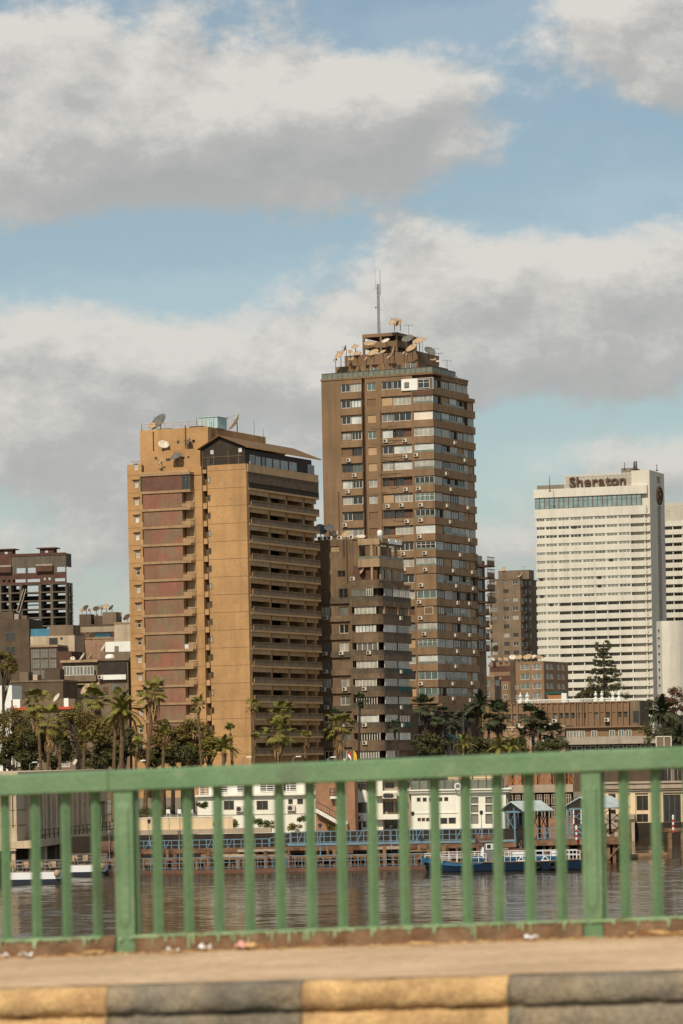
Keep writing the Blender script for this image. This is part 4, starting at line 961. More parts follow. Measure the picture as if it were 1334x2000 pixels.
# ------------------------------------------------------------------ white slab hotel
HW = M('hotel_white', (.53, .50, .425), rough=.85, var=.07, scale=.12, streak=.26, fine=.04)
HW2 = M('hotel_end_wall', (.52, .485, .405), rough=.85, var=.07, scale=.1, streak=.14)
HD = M('hotel_recess', (.19, .165, .13), rough=.9, var=.15, scale=.3)
HG = glass('hotel_glass', (.17, .175, .15), rough=.2, spec=.6)
HG2 = glass('hotel_glass_dark', (.060, .062, .055), rough=.2)
HT = glass('hotel_top_glass', (.17, .235, .235), rough=.12)
SIGN = M('sign_brown', (.085, .045, .026), rough=.7, var=.2, scale=.6)
LATT = M('lattice_pale', (.50, .46, .38), rough=.8, var=.1, scale=.3)
HO = Bld('hotel', 'white slab hotel with ribbon windows, lattice roof screen and lettered sign', 1272.5, 1150, 1211, -19.5)
B = HO; FH = 16.65/F*1211*1.0
X = lambda px, y=0.: B.fx(px, 1150, y)
pj = -1.3; xl, xr_ = B.fx(1046.5, 1100, pj), B.fx(1263, 1100, pj)
zw0 = B.z(1150, 1012, None, pj); 
FH = 16.65*(B.oy+B.fx(1150, 1100, pj)*B.s)/F
yEnd = B.fy(1301, 1150)
zroof = B.z(1250, 935.5, None, pj); ztower = B.z(1272, 917.5, 0)
B.box('main_wall', HD, xl+.1, -.05, 1.6, yEnd-.3, -4, zroof-.5)
B.box('end_wall', HW2, X(1237), 0, .0, yEnd, -4, ztower)
bays = [xl+.25]+[B.fx(p, 1100, pj) for p in (1066, 1090, 1114, 1137.5, 1161, 1184.5, 1208, 1232)]+[xr_-.6]
for n in range(-1, 22):
    zc = zw0-n*FH; r = random.Random(1200+n)
    zp1 = zc-.56; zp0 = zp1-(FH-1.12)
    B.box('parapet_band', HW, xl if n not in (1, 2) else xl+.6, xr_, pj, pj+.35 if n >= 0 else pj+.5, zp0, zp1)
    if n == 0: B.box('parapet_band', HW, xl, xr_, pj-.02, pj+.36, zc+.56, zc+.60)
    B.box('floor_slab', HW, xl+.1, -.06, pj+.35, 1.6, zp0+.0, zp0+.35)
    if n < 0: continue
    for i, (a, b_) in enumerate(zip(bays, bays[1:])):
        rec = i == 8 or (n >= 10 and i >= 2)
        y_ = 1.2 if rec else pj+.25
        pm = (GDARK if n in (1, 2) and i < 4 else HG2 if (rec and r.random() < .55) else HG if r.random() < .9 else HG2)
        window(B.e, a+.15, y_, zc-.56 if not rec else zp0+.36, b_-a-.3, 1.12 if not rec else FH-.4, HW if not rec else LATT, pm, 3, fr=.16)
        B.box('window_pier' if not rec else 'balcony_fin', HW, b_-.16, b_+.16, pj+.1 if not rec else pj+.36, 1.5, zp1-.01 if not rec else zp0+.35, zc+.57)
        if r.random() < .05: B.box('open_sash', DKOPEN, a+1.0, a+2.3, y_-.12, y_-.06, zc-.5, zc+.5)
zg1, zg0 = B.z(1150, 968.5, None, pj), B.z(1150, 991, None, pj)
B.box('roof_parapet', HW, xl-.3, xr_+.6, pj-.3, .0, zg1, B.z(1150, 952, None, pj)); B.box('roof_slab', HW, xl-.3, xr_+.6, .0, yEnd-.4, zg1, zg1+.8)
B.box('parapet_band', HW, xl-.1, xr_+.3, pj-.1, pj+.4, zg0-FH-.15, zg0)
for i in range(22):
    a = xl+.05+(B.fx(1252, 970, pj)-xl)*i/22; b_ = xl+.05+(B.fx(1252, 970, pj)-xl)*(i+1)/22
    window(B.e, a, pj+.2, zg0, b_-a-.02, zg1-zg0, DKFRAME, HT, 1, fr=.14, rail=True)
def letter(name, fc, parent, loc):
    t_ = bpy.data.objects.new('tmp', fc); col.objects.link(t_); dg = bpy.context.evaluated_depsgraph_get()
    me = bpy.data.meshes.new_from_object(t_.evaluated_get(dg)); bpy.data.objects.remove(t_); return link(name, me, parent, loc)
# roof screen with letters
ysn = 1.5; sx0, sx1 = B.fx(1103, 940, ysn), B.fx(1234, 940, ysn); sz0, sz1 = zg1+1.0, B.z(1168, 927, None, ysn)
m = MB(); cell = (sz1-sz0)/5; nx = int((sx1-sx0)/cell); cell_x = (sx1-sx0)/nx
def lattice(mb, x0, z0, cx, cz, y, t=.17):
    mx_, mz_ = x0+cx/2, z0+cz/2; k = 8; rr = (cx*.33, cz*.33)
    P = [(mx_+rr[0]*(1 if i % 2 else .6)*math.cos(i*math.pi/4), mz_+rr[1]*(1 if i % 2 else .6)*math.sin(i*math.pi/4)) for i in range(k)]
    for i in range(k): a, b_ = P[i], P[(i+1) % k]; mb.tube((a[0], y, a[1]), (b_[0], y, b_[1]), t, n=4, cap=False)
    for i in range(1, 8, 2):
        a = P[i]; e_ = (x0+(cx if a[0] > mx_ else 0), z0+(cz if a[1] > mz_ else 0)); mb.tube((a[0], y, a[1]), (e_[0], y, e_[1]), t, n=4, cap=False)
    mb.tube((x0, y, z0), (x0+cx, y, z0), t, n=4, cap=False); mb.tube((x0, y, z0), (x0, y, z0+cz), t, n=4, cap=False)
for i in range(nx):
    for j in range(5): lattice(m, sx0+i*cell_x, sz0+j*cell, cell_x, cell, ysn)
m.box(sx0, sx1, ysn-.1, ysn+.1, sz1, sz1+.25)
structure(m.build('lattice_screen', LATT, B.e), 'stuff')
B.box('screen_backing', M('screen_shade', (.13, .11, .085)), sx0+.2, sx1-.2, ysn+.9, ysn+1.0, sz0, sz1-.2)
B.box('plant_room', HD, B.fx(1213, 915, 6), B.fx(1238, 915, 6), 6, 12, zg1+.8, B.z(1222, 914, None, 6))
word = 'Sheraton'; lx0, lx1 = B.fx(1111.5, 940, ysn-.6), B.fx(1224, 940, ysn-.6); lw = [.86, 1.0, 1.0, .82, .92, .72, 1.0, 1.0]; tot = sum(lw); cur = lx0; LH = (sz1-sz0)*.52
for ch_, w_ in zip(word, lw):
    fc = bpy.data.curves.new('sign_letter', 'FONT'); fc.body = ch_; fc.size = LH*1.42; fc.extrude = .25; fc.offset = .085; fc.align_x = 'CENTER'; fc.materials.append(SIGN)
    ww = (lx1-lx0)*w_/tot; o = letter('sign_letter', fc, B.e, (cur+ww/2, ysn-.7, sz0+(sz1-sz0)*.40)); o.rotation_euler = (R(90), 0, 0); o.scale = (1.12, 1, 1); cur += ww
# emblem and louvres on the end wall
ey, ez = B.fy(1287, 968), B.zr(1287, 968)
m = MB(); k = 26; ro, rb = 4.6, 5.7
EH = (B.zr(1287, 949)-B.zr(1287, 989))/2; EW = (B.fy(1293, 968)-B.fy(1280.5, 968))/2
for i in range(k):
    a0, a1 = 2*math.pi*i/k, 2*math.pi*(i+1)/k
    m.tube((.25, EW*.80*math.cos(a0), EH*.80*math.sin(a0)), (.25, EW*.80*math.cos(a1), EH*.80*math.sin(a1)), .38, n=5); am = (a0+a1)/2
    for rr_, tw in ((.92, .25), (.66, -.25)):
        m.tube((.25, EW*.80*math.cos(am), EH*.80*math.sin(am)), (.25, EW*rr_*math.cos(am+tw*.5), EH*rr_*math.sin(am+tw*.5)), .42, .1, n=4)
em = m.build('wreath_emblem', SIGN, B.e, (0, ey, ez))
fc = bpy.data.curves.new('emblem_letter', 'FONT'); fc.body = 'S'; fc.size = EH*1.5; fc.extrude = .2; fc.offset = .06; fc.align_x = 'CENTER'; fc.materials.append(SIGN)
o = letter('emblem_letter', fc, em, (.25, 0, -EH*.52)); o.rotation_euler = (R(90), 0, R(90)); o.scale = (1.5, 1, 1)
for i in range(64):
    zz = B.zr(1290, 1215)+i*(B.zr(1288, 930)-B.zr(1290, 1215))/64
    if ez-EH-.3 < zz < ez+EH+.3: continue
    B.box('louvre', HD, .0, .14, B.fy(1285, 1100), B.fy(1292, 1100), zz, zz+.45)
for px, a, b_, lab in ((1074, 930, 960, 'guyed mast at the left end of the white hotel roof'), (1239, 901, 918, 'left chimney pipe on the hotel roof'), (1243, 900, 918, 'right chimney pipe on the hotel roof'), (1283, 906, 920, 'short mast at the right corner of the hotel roof'), (1220, 903, 918, 'thin mast above the hotel sign')):
    aerial_mast(px, a, b_, 1216, lab, .16 if 'mast' in lab else .4)
# rear wing of the same hotel and the curved wall at the right
WG = Bld('hotel_wing', 'second white hotel wing with lattice top at the right edge of the picture', 1372, 1100, 1300, -19.5)
B = WG; xa_ = B.fx(1296, 1100); zt_ = B.z(1317, 1017, None); z9 = B.z(1317, 982, None)
B.box('main_wall', HD, xa_, 0, 1.4, 14, -4, zt_)
m = MB(); cz = (z9-zt_)/6
nx = int((0-xa_)/cz)
for i in range(nx):
    for j in range(6): lattice(m, xa_+i*cz, zt_+j*cz, cz, cz, .3, .19)
structure(m.build('lattice_screen', LATT, B.e), 'stuff'); B.box('screen_backing', HD, xa_, 0, 1.6, 1.8, zt_, z9-1)
FW = 16.0*1320/F
for n in range(0, 13):
    zc = B.z(1317, 1031, None)-n*FW
    B.box('parapet_band', HW, xa_, 0, -.4, -.1, zc-FW+.65, zc-.6); B.box('floor_slab', HW, xa_, 0, -.1, 1.4, zc-FW+.65, zc-FW+.95)
    for i in range(4):
        a = xa_+.3+i*(-xa_-.3)/4; window(B.e, a, 1.0, zc-.62, (-xa_-.3)/4-.4, 1.25, LATT, (HG2, HG, GDARK)[(n*3+i*5) % 3], 3, fr=.16); B.box('balcony_fin', HW, a-.35, a-.05, -.1, 1.3, zc-.65, zc+.7)
B.box('parapet_band', HW, xa_, 0, -.4, -.1, B.z(1317, 1031, None)+.65, zt_)
CW = thing('curved_wall', 'tall curved pale wall in front of the hotel at the right edge', 'wall', at(1296, 1350, 1150), 0)
m = MB(); c0 = at(1296, 1350, 1150); zt_ = at(1296, 1213, 1150).z-c0.z; P = []
for i in range(13):
    t_ = i/12; P.append((at(1296, 1300, 1150).x-c0.x+t_*13, -2.2*math.sin(t_*math.pi*.5)*0+3.5*(t_-.12)*(t_-.12)*4-1.0))
m.strip([(-1.6, 4), (-.3, -.8)]+P[1:], .6, -8, zt_-.0); m.build('wall', HW, CW)
m = MB()
for i in range(8): zz = 2+i*(zt_-5)/7; m.tube((-1.05, 1.4, zz), (-1.25, 1.3, zz), .35, n=8)
m.build('vent_holes', DKOPEN, CW)

# ------------------------------------------------------------------ lesser buildings
GRB = M('grey_brown', (.165, .120, .080), rough=.95, var=.2, scale=.2, streak=.45)
DKB = M('dark_brown_wall', (.088, .062, .041), rough=.95, var=.25, scale=.25, streak=.4)
PALEB = M('pale_plaster', (.40, .32, .225), rough=.95, var=.15, scale=.3, streak=.4)
PINKB = M('pinkish_plaster', (.27, .165, .11), rough=.95, var=.2, scale=.3, streak=.35)
BRICK = M('red_brick_wall', (.085, .042, .031), rough=.95, var=.25, scale=.5, fine=.2)
CONCD = M('raw_concrete', (.105, .088, .066), rough=.95, var=.2, scale=.3, streak=.4)
BLUESH = M('blue_sheet', (.05, .16, .23), rough=.8, var=.2, scale=.5)
REDAWN = M('red_awning', (.42, .075, .03), rough=.8, var=.2, scale=.6)
def block(b, x0, x1, z0, z1, wall, y0=0., depth=8., cols=(), rows=(), ww=1.3, wh=1.4, frames=None, panes=(GDARK, GGREY, GPALE), cap=None, right=None, n=2, seed=1, skip=0.):
    """a plain block with real window openings; cols = window left edges in metres from x0, rows = sill heights; right = (cols, rows) for the right face"""
    r = random.Random(seed); ho = [(x0+c, x0+c+ww, s, s+wh) for c in cols for s in rows if r.random() >= skip]
    pierced(x0, x1, z0, z1, .3, ho).build('front_wall', wall, b.e, (0, y0, 0))
    for h in ho: window(b.e, h[0], y0+.15, h[2], ww, wh, r.choice(frames or (WHITEF, DKFRAME)), r.choice(panes), n)
    if right:
        rc, rr = right; hr = [(y0+c, y0+c+ww, s, s+wh) for c in rc for s in rr if r.random() >= skip]
        o = pierced(y0+.3, y0+depth, z0, z1, .3, hr).build('side_wall', wall, b.e, (x1, 0, 0), R(90))
        for h in hr: window(b.e, x1-.15, h[0], h[2], ww, wh, r.choice(frames or (WHITEF, DKFRAME)), r.choice(panes), n, 'R')
        b.box('core_wall', DKB, x0, x1-.45, y0+.45, y0+depth-.02, z0, z1-.03)
    else: b.box('core_wall', wall, x0, x1-.01, y0+.45, y0+depth, z0, z1-.03)
    if cap: b.box('roof_edge', cap, x0-.15, x1+.15, y0-.15, y0+depth+.1, z1, z1+.3)

# grey-brown block left of the hotel
g = Bld('apartment_block', 'grey brown high-rise partly hidden by the left end of the white hotel', 1017, 1200, 1330, -22); B = g
x0 = B.fx(957, 1200); z1 = B.z(957, 1133, x0); fl = 17.2*1330/F; rows = [z1-1.9-i*fl for i in range(10)]
block(B, x0, 0, -5, z1, GRB, cols=(.6, 5.5, 9.2), rows=rows, ww=2.2, wh=1.5, depth=B.fy(1052, 1200), right=((1, 6, 11), rows), cap=GRB, seed=3, panes=(GDARK, GGREY, GDARK, GPALE), skip=.12)
B.box('penthouse', GRB, B.fx(973, 1120, 3), B.fx(1033, 1120, 3), 3, 9, z1, B.z(1000, 1114, None, 3))
for i, s in enumerate(rows): B.box('balcony', GRB, x0-1.0, x0+.9, -.8, -.01, s-1.0, s-.2); B.box('balcony', DKB, .02, .9, 1+(i % 2)*3, 7+(i % 2)*3, s-1.1, s-.1)
dish(985, 1112, 1336, 2.2, 225, 35, 'small tan dish on the grey brown block left of the hotel', g.z0+z1, DISHM); dish(1016, 1124, 1333, 2.2, 230, 35, 'tilted dish at the corner of the grey brown block roof', g.z0+z1, DISHM)
dish(957, 1226, 1326, 2.2, 225, 35, 'dish hung on the left edge of the grey brown block', g.z0+z1-20, DISHM)
aerial(1023, 1106, 1336, g.z0+z1, 'thin aerial on the grey brown block roof', n=4)
# low brown flats before the hotel
g = Bld('low_flats', 'low brown flats with two columns of white windows and roof dishes before the hotel', 1063, 1340, 1000, -22); B = g
x0 = B.fx(956, 1340); z1 = B.z(1063, 1291, 0); fl = 18.8*1000/F; rows = [z1-2.4-i*fl for i in range(6)]
block(B, x0, 0, -6, z1, M('low_flat_brown', (.205, .128, .073), rough=.95, var=.2, scale=.2, streak=.4), cols=(B.fx(1017, 1340)-x0, B.fx(1040, 1340)-x0), rows=rows, ww=2.7, wh=1.6, frames=(WHITEF,), panes=(GGREY, GPALE, GTEAL), depth=B.fy(1110, 1340), right=((2, 5.5, 12, 16), rows), seed=5)
B.box('pier', DKB, B.fx(998, 1340), B.fx(1007, 1340), -.5, 0, -6, z1+.3)
for i, s in enumerate(rows[:2]): B.box('brick_panel', BRICK, x0+.3, B.fx(997, 1340), -.06, -.005, s-.3, s+1.3)
for i, s in enumerate(rows[2:]): window(B.e, B.fx(984, 1340), -.1, s, 1.2, 1.3, WHITEF, GDARK, 2); window(B.e, B.fx(1012, 1340)-.8, -.1, s, 1.0, 1.0, WHITEF, GGREY, 1)
for i, (px, d) in enumerate(((962, 1.3), (976, 1.2), (988, 1.4), (1001, 2.0), (1014, 2.0), (1031, 2.6), (1041, 2.2), (1050, 2.0), (1055, 1.8))):
    dish(px, 1288-(3 if d > 1.7 else 0), 1004, d, 150+11*i % 70, 38+i*3, '%s roof dish from the left on the low brown flats' % ORD[i], g.z0+z1, DISHM if i % 3 else DISHW)
g = Bld('small_house', 'small brown house with dark balcony left of the low flats', 966, 1350, 930, -20); B = g
x0 = B.fx(936, 1350); z1 = B.z(950, 1322, None)
block(B, x0, 0, -6, z1, GRB, cols=(.4,), rows=(z1-2.4, z1-5.3), ww=2.4, wh=1.5, frames=(WHITEF,), panes=(GTEAL, GGREY), depth=6, right=((.8, 3), (z1-2.4,)), seed=8, cap=OLDP)
dish(972, 1327, 934, 2.0, 200, 60, 'brown dish above the small house left of the low flats', g.z0+z1, DISHM)
# ribbed concrete building with white balustrade house behind
RIB = M('ribbed_concrete', (.195, .122, .070), rough=.95, var=.15, scale=.25, streak=.3)
g = Bld('ribbed_building', 'low brown concrete building with vertical ribs and small dark windows', 1228, 1400, 640, -16); B = g
x0 = B.fx(944, 1400); z1 = B.z(1228, 1371, 0); zw1, zw0, zb = B.z(1228, 1391, 0), B.z(1228, 1401, 0), B.z(1228, 1424, 0)
nb = 25; st = -x0/nb; r = random.Random(6)
ho = [(x0+(i+.2)*st, x0+(i+.8)*st, zw0, zw1) for i in range(nb) if r.random() < .75]
pierced(x0, 0, -6, z1, .35, ho).build('front_wall', RIB, B.e)
for h in ho: window(B.e, h[0], .2, h[2], h[1]-h[0], h[3]-h[2], DKFRAME, r.choice((GDARK, GDARK, GGREY)), 1)
B.box('core_wall', DKB, x0, -.3, .6, 12, -6, z1-.1); B.box('window_band', RIB, x0, 0, -.12, -.01, zw1+.1, zw1+.5)
for i in range(nb+1): B.box('rib', RIB, x0+i*st-.14, x0+i*st+.14, -.45, -.004, zb, z1+(.25 if i % 3 == 0 else .1))
for i in range(4): q = B.fx(1130+i*5.5, 1400); B.box('rib', RIB, q-.1, q+.1, -.5, -.003, zb, z1+.2)
B.box('end_wing', GRB, .2, B.fx(1249, 1400), .3, 9, -6, B.z(1240, 1368, 0)); window(B.e, .7, .25, zw0-1.0, 1.2, 2.2, DKFRAME, GDARK, 1)
B.box('roof_edge', RIB, x0, .1, -.2, 12, z1, z1+.2)
for px, py, lab in ((1013, 1416, 'air conditioner on the wall behind the right hand palms'), (1075, 1417, 'left of three air conditioners on the ribbed building'), (1085, 1408, 'upper of three air conditioners on the ribbed building'), (1086, 1416, 'lower right of three air conditioners on the ribbed building'), (1187, 1406, 'lone air conditioner at the right of the ribbed building')):
    ac(B, B.fx(px, py), -.5, B.z(px, py, None), 'F', lab)
g = Bld('terrace_pavilion', 'long low concrete pavilion with glazed front below the ribbed building', 1290, 1440, 600, -14); B = g
x0 = B.fx(1102, 1440); z1 = B.z(1200, 1438, None)
B.box('parapet', PALEB if False else CONC, x0, 0, -.3, 0, B.z(1200, 1453, None), z1); B.box('terrace_slab', CONC, x0, 0, 0, 9, z1-1.0, z1-.2)
B.box('lower_wall', DKB, x0+.5, -.5, 1.0, 9, -4, z1-1.0)
for i in range(6): window(B.e, x0+1+i*2.4, .9, B.z(1200, 1466, None), 2.0, .9, WHITEF, GDARK, 2)
B.box('glazed_room', RIB, x0, B.fx(1262, 1430, 2), 2.3, 8, z1-.2, B.z(1180, 1421, None, 2)); B.box('room_roof', RIB, x0-.3, B.fx(1262, 1430, 2), 1.6, 8.2, B.z(1180, 1421, None, 2), B.z(1180, 1418, None, 2))
for i, px in enumerate((1107, 1120, 1131, 1155, 1190, 1208, 1222)): window(B.e, B.fx(px, 1430, 2.2), 2.2, z1-.1, 1.0, 1.2, WHITEF, GGREY if i < 4 else GTEAL, 2)
g = Bld('ornate_house', 'old pinkish stone house with carved cornice behind the right hand palms', 1103, 1440, 612, -16); B = g
x0 = B.fx(950, 1440); z1 = B.z(1050, 1421, None); block(B, x0, 0, -5, z1, PINKB, cols=[1+i*2.3 for i in range(6)], rows=(z1-3.2,), ww=1.0, wh=1.6, depth=7, seed=4, cap=PALEB, panes=(GDARK, GGREY))
for i in range(7): B.box('cornice_bracket', PALEB, x0+.6+i*2, x0+.9+i*2, -.3, 0, z1-.5, z1)
g = Bld('balustrade_house', 'white roof balustrade with urn finials rising behind the ribbed building', 1216, 1372, 690, -16); B = g
x0 = B.fx(1011, 1372); z0 = B.z(1100, 1374.5, None); B.box('house_wall', WHITEP, x0, 0, 0, 9, -5, z0)
B.box('balustrade_rail', WHITEP, x0-.2, .2, -.15, .2, z0+.75, z0+.95); B.box('balustrade_base', WHITEP, x0-.2, .2, -.15, .2, z0, z0+.2)
for i in range(70): q = x0+(-x0)*i/69; B.box('baluster', WHITEP, q-.06, q+.06, -.05, .08, z0+.2, z0+.75)
um = MB(); um.lathe([(.30, 0), (.30, .12), (.12, .2), (.14, .3), (.34, .55), (.36, .75), (.2, .9), (.1, 1.0), (.17, 1.15), (.03, 1.4)], 10); ume = um.mesh('urn', WHITEP)
for px in (1016.5, 1030, 1163.5, 1175.5, 1197, 1209): B.box('urn_pedestal', WHITEP, B.fx(px, 1370)-.35, B.fx(px, 1370)+.35, -.35, .35, z0, z0+1.0); link('urn', ume, B.e, (B.fx(px, 1370), 0, z0+1.0))
rh = thing('roof_hut', 'orange brown roof hut with teal roof behind the white balustrade', 'hut', at(1086, 1376, 720), R(-15)); box('hut_wall', rh, M('orange_wall', (.34, .16, .06), var=.2), -1.6, 1.2, 0, 3, -4, 2.2); box('hut_roof', rh, TEALA, -2.1, 1.5, -.3, 3.2, 2.2, 2.6); box('chimney', rh, WHITEP, 1.25, 2.3, -.4, .6, -4, 2.3)

# ------------------------------------------------------------------ left: concrete skeleton and crowded roofs
g = Bld('unfinished_tower', 'unfinished concrete frame tower with red brick patches at the left edge', 131, 1180, 1200, -12, cat='building'); B = g
X = lambda px, y=0.: B.fx(px, 1180, y)
fl = 16.55*1200/F; zt = B.z(80, 1139, None); D_ = 6.5
cx = [X(p) for p in (-20, 0, 19.5, 41, 78, 101)]+[-.3]
for i in range(9):
    z = zt-i*fl; B.box('floor_slab', CONCD, cx[0], 0, 0, D_, z-.45, z)
    if i in (1, 2, 3, 4, 5): B.box('floor_slab', CONCD, cx[0], .4, D_*.3, D_, z-fl*.5-.1, z-fl*.5+.1)
for k, x in enumerate(cx):
    for j, y in enumerate((0, 2.8, D_-.9)): B.box('column', CONCD, x-(.45 if k in (1, 2, 3, 4, 5) else .25), x+(.45 if k in (1, 2, 3, 4, 5) else .25), y+.02, y+.9, zt-9*fl, zt-.45)
for i in range(9):
    for a, b_ in ((0, 1), (1, 2), (2, 3), (4, 5), (5, 6)):
        r = random.Random(i*9+a); h_ = r.choice((.55, .75, .75, 1.0)); B.box('shade_backing', DKOPEN, cx[a]+.3, cx[b_], D_-1.6, D_-1.3, zt-i*fl-fl+.02, zt-i*fl-fl+(fl-.5)*h_)  # near-black back sheets stand in for the shaded depth of the floors
    if i % 2: B.box('shade_backing', DKOPEN, cx[3]+.3, cx[4], D_-1.6, D_-1.3, zt-i*fl-fl+.02, zt-i*fl-fl+1.4)
# upper storeys: brick and concrete walls with openings
zA, zB_ = B.z(70, 1115, None), B.z(70, 1083, None)
ho = [(X(a), X(b_), B.z(60, q1, None), B.z(60, q0, None)) for a, b_, q0, q1 in ((26, 51, 1131, 1137), (54, 79, 1131, 1137), (108, 128, 1131, 1137), (33, 51, 1109, 1119), (55, 71, 1109, 1119), (112, 128.5, 1109, 1118.5), (2, 8, 1091, 1100), (14, 19, 1091, 1095), (6, 11, 1131, 1136), (17, 21, 1131, 1136), (86, 90, 1129, 1134), (95, 100, 1129, 1134))]
zH = B.z(70, 1119.5, None)
pierced(cx[0], X(130.5), zt-.2, zH, .4, [h for h in ho]).build('front_wall', BRICK, B.e, (0, -.05, 0)); pierced(cx[0], X(130.5), zH, B.z(70, 1085, None), .4, ho).build('front_wall', CONCD, B.e, (0, .0, 0))
B.box('brick_panel', BRICK, X(-20), X(24), -.25, -.002, B.z(60, 1104, None), B.z(60, 1082, None)); B.box('brick_panel', BRICK, X(24), X(130.5), -.2, .1, B.z(60, 1086, None), B.z(60, 1081, None))
B.box('side_wall', CONCD, X(130.5)-.4, X(130.5), .4, D_, B.z(70, 1108, None), B.z(70, 1082, None)); B.box('rear_wall', CONCD, cx[0], X(20), D_-.4, D_, zt, zt+6)
for a, b_ in ((-12, 25), (73, 106)): B.box('balcony', BRICK, X(a), X(b_), -1.3, -.3, B.z(60, 1117, None), B.z(60, 1106, None)); B.box('balcony_top', CONC, X(a), X(b_), -1.3, -.3, B.z(60, 1106, None)+.01, B.z(60, 1103, None))
zR = B.z(60, 1081, None)
for a, b_, w0, w1 in ((-16, 24, 9, 15), (78, 105, 88, 94)):
    pierced(X(a), X(b_), zR-1, B.z(60, 1072, None), .3, [(X(w0), X(w1), B.z(60, 1080, None), B.z(60, 1076, None))]).build('roof_hut_wall', BRICK, B.e, (0, 1.0, 0)); B.box('roof_hut_roof', BRN4, X(a)-1, X(b_)+1, .2, 6, B.z(60, 1072, None), B.z(60, 1070, None)); B.box('roof_hut_side', BRICK, X(b_)-.3, X(b_), 1.3, 5, zR-1, B.z(60, 1072, None))
m = MB()
for i in range(4): m.tube((.3, -.1+i*2, zt-9*fl), (.3, -.1+i*2, zt), .10, n=4)
m.build('scaffold_poles', DKMETAL, B.e)
m = MB(); a, b_ = Vector((X(28), -.6, B.z(60, 1210, None))), Vector((X(48), -.6, B.z(60, 1150, None))); m.tube(a, b_, .2, n=5); m.tube(a+Vector((1.2, 0, 0)), b_+Vector((.8, 0, 0)), .2, n=5); m.build('rubbish_chute', CONC, B.e)

def quick(name, label, px0, px1, pyt, Y, ang, wall, pyref=1280, cat='building', **k):
    g = Bld(name, label, px1, pyref, Y, ang, cat=cat); x0 = g.fx(px0, pyref); z1 = g.z((px0+px1)/2, pyt, None)
    block(g, x0, 0, -6, z1, wall, **k); return g, x0, z1
g, x0, z1 = quick('brown_house', 'dark brown windowless house at the left edge before the concrete frame', -30, 58, 1210, 760, -14, DKB, depth=9, cols=(3.9, 6.6), rows=(9.0, 12.2, 15.4), ww=1.1, wh=1.4, seed=2, skip=.35, panes=(GDARK,))
for i, (a, b_, h_) in enumerate(((6.6, 7.6, 1.2), (8.2, 9.4, .8))): g.box('roof_junk', (CONC, GRB)[i], x0+a, x0+b_, 1, 3, z1, z1+h_)
g.box('roof_room', DKB, x0+1, x0+6, 2, 6, z1, z1+1.8); window(g.e, g.fx(15, 1220), -.08, g.z(15, 1223, None), .8, .8, DKFRAME, GDARK, 1)
for i, z in enumerate((z1-4.6, z1-7.6)): window(g.e, g.fx(10, 1250), -.08, z, 2.4, 1.8, DKFRAME, GDARK, 2)
g, x0, z1 = quick('glazed_block', 'grey house with gridded glass front among the left rooftops', 60, 112, 1264, 700, -12, GRB, depth=8, seed=3)
for j in range(3):
    for i in range(3): window(g.e, x0+.3+i*1.75, -.08, z1-2.2-j*2.1, 1.6, 1.9, DKFRAME, GGREY, 3, rail=True)
g.box('roof_edge', OLDP, x0, .2, -.4, 7, z1, z1+.4)
g, x0, z1 = quick('pale_house', 'pale plaster rooftop house with blue sheeting on the left', 60, 146, 1242, 740, -14, PALEB, depth=7, cols=(1.0, 6.1), rows=(), seed=4)
g.box('roof_room', GRB, g.fx(96, 1240), -.3, .2, 5, z1, z1+2.2); g.box('blue_fence', BLUESH, x0, g.fx(112, 1240), .3, .36, z1, z1+1.6); window(g.e, g.fx(96, 1240), -.08, z1-1.9, 1.9, 1.5, DKFRAME, GDARK, 1); window(g.e, g.fx(118, 1240), -.08, z1-.8, .5, .5, DKFRAME, GDARK, 1)
g, x0, z1 = quick('brick_house', 'red brick party wall house between grey roofs on the left', 110, 140, 1272, 690, -12, BRICK, depth=8, seed=5)
g, x0, z1 = quick('roof_terrace_house', 'pinkish house with corrugated roof terrace and lattice frame on the left', 146, 226, 1248, 745, -12, PINKB, depth=8, cols=(1, 3.2, 5.4), rows=(5.0,), ww=1.2, wh=1.2, seed=6, cap=OLDP)
m = MB()
for i in range(40): q = x0+.2+(-x0-.4)*i/40; m.box(q, q+.14, -.1, -.04, z1+1.5, z1+2.6)
m.build('corrugated_screen', PALEB, g.e); g.box('terrace_room', GRB, x0, 0, 1.2, 6, z1+.3, z1+2.7); window(g.e, g.fx(182, 1245), .9, z1+.35, 3.6, 1.0, DKFRAME, BLUESH, 3)
m = MB()
for a, b_ in (((-6.9, .4), (-5.2, 1.9)), ((-6.9, 1.9), (-5.2, .4))): m.tube((a[0], -.3, z1+a[1]-.4), (b_[0], -.3, z1+b_[1]-.4), .07, n=4)
m.build('lattice_frame', PINKB, g.e)
g, x0, z1 = quick('roof_sheds', 'dark jumble of rooftop sheds crowned with dishes left of the tan tower', 154, 228, 1219, 800, -12, DKB, depth=8, seed=7)
for a, b_, t_ in ((155, 178, 1199), (184, 200, 1203), (200, 227, 1196)): g.box('shed', DKB if a != 200 else GRB, g.fx(a, 1210, .3), g.fx(b_, 1210, .3), .3, 5, z1, g.z(190, t_, None))
for i, (px, py, d, az) in enumerate(((168, 1189, 1.8, 225), (160, 1193, 1.0, 200), (176, 1192, .9, 210), (188, 1190, 1.5, 190), (197, 1187, 1.4, 250), (207, 1187, 2.0, 230), (218, 1188, 1.6, 240), (190, 1207, 1.7, 170), (234, 1204, 2.2, 235), (249, 1207, 2.0, 225))):
    dish(px, py, 804, d, az, 40, '%s dish from the left in the cluster on the dark rooftop sheds' % ORD[i], g.z0+z1+(2 if 154 < px < 228 else 0), DISHM if i % 3 else DKB)
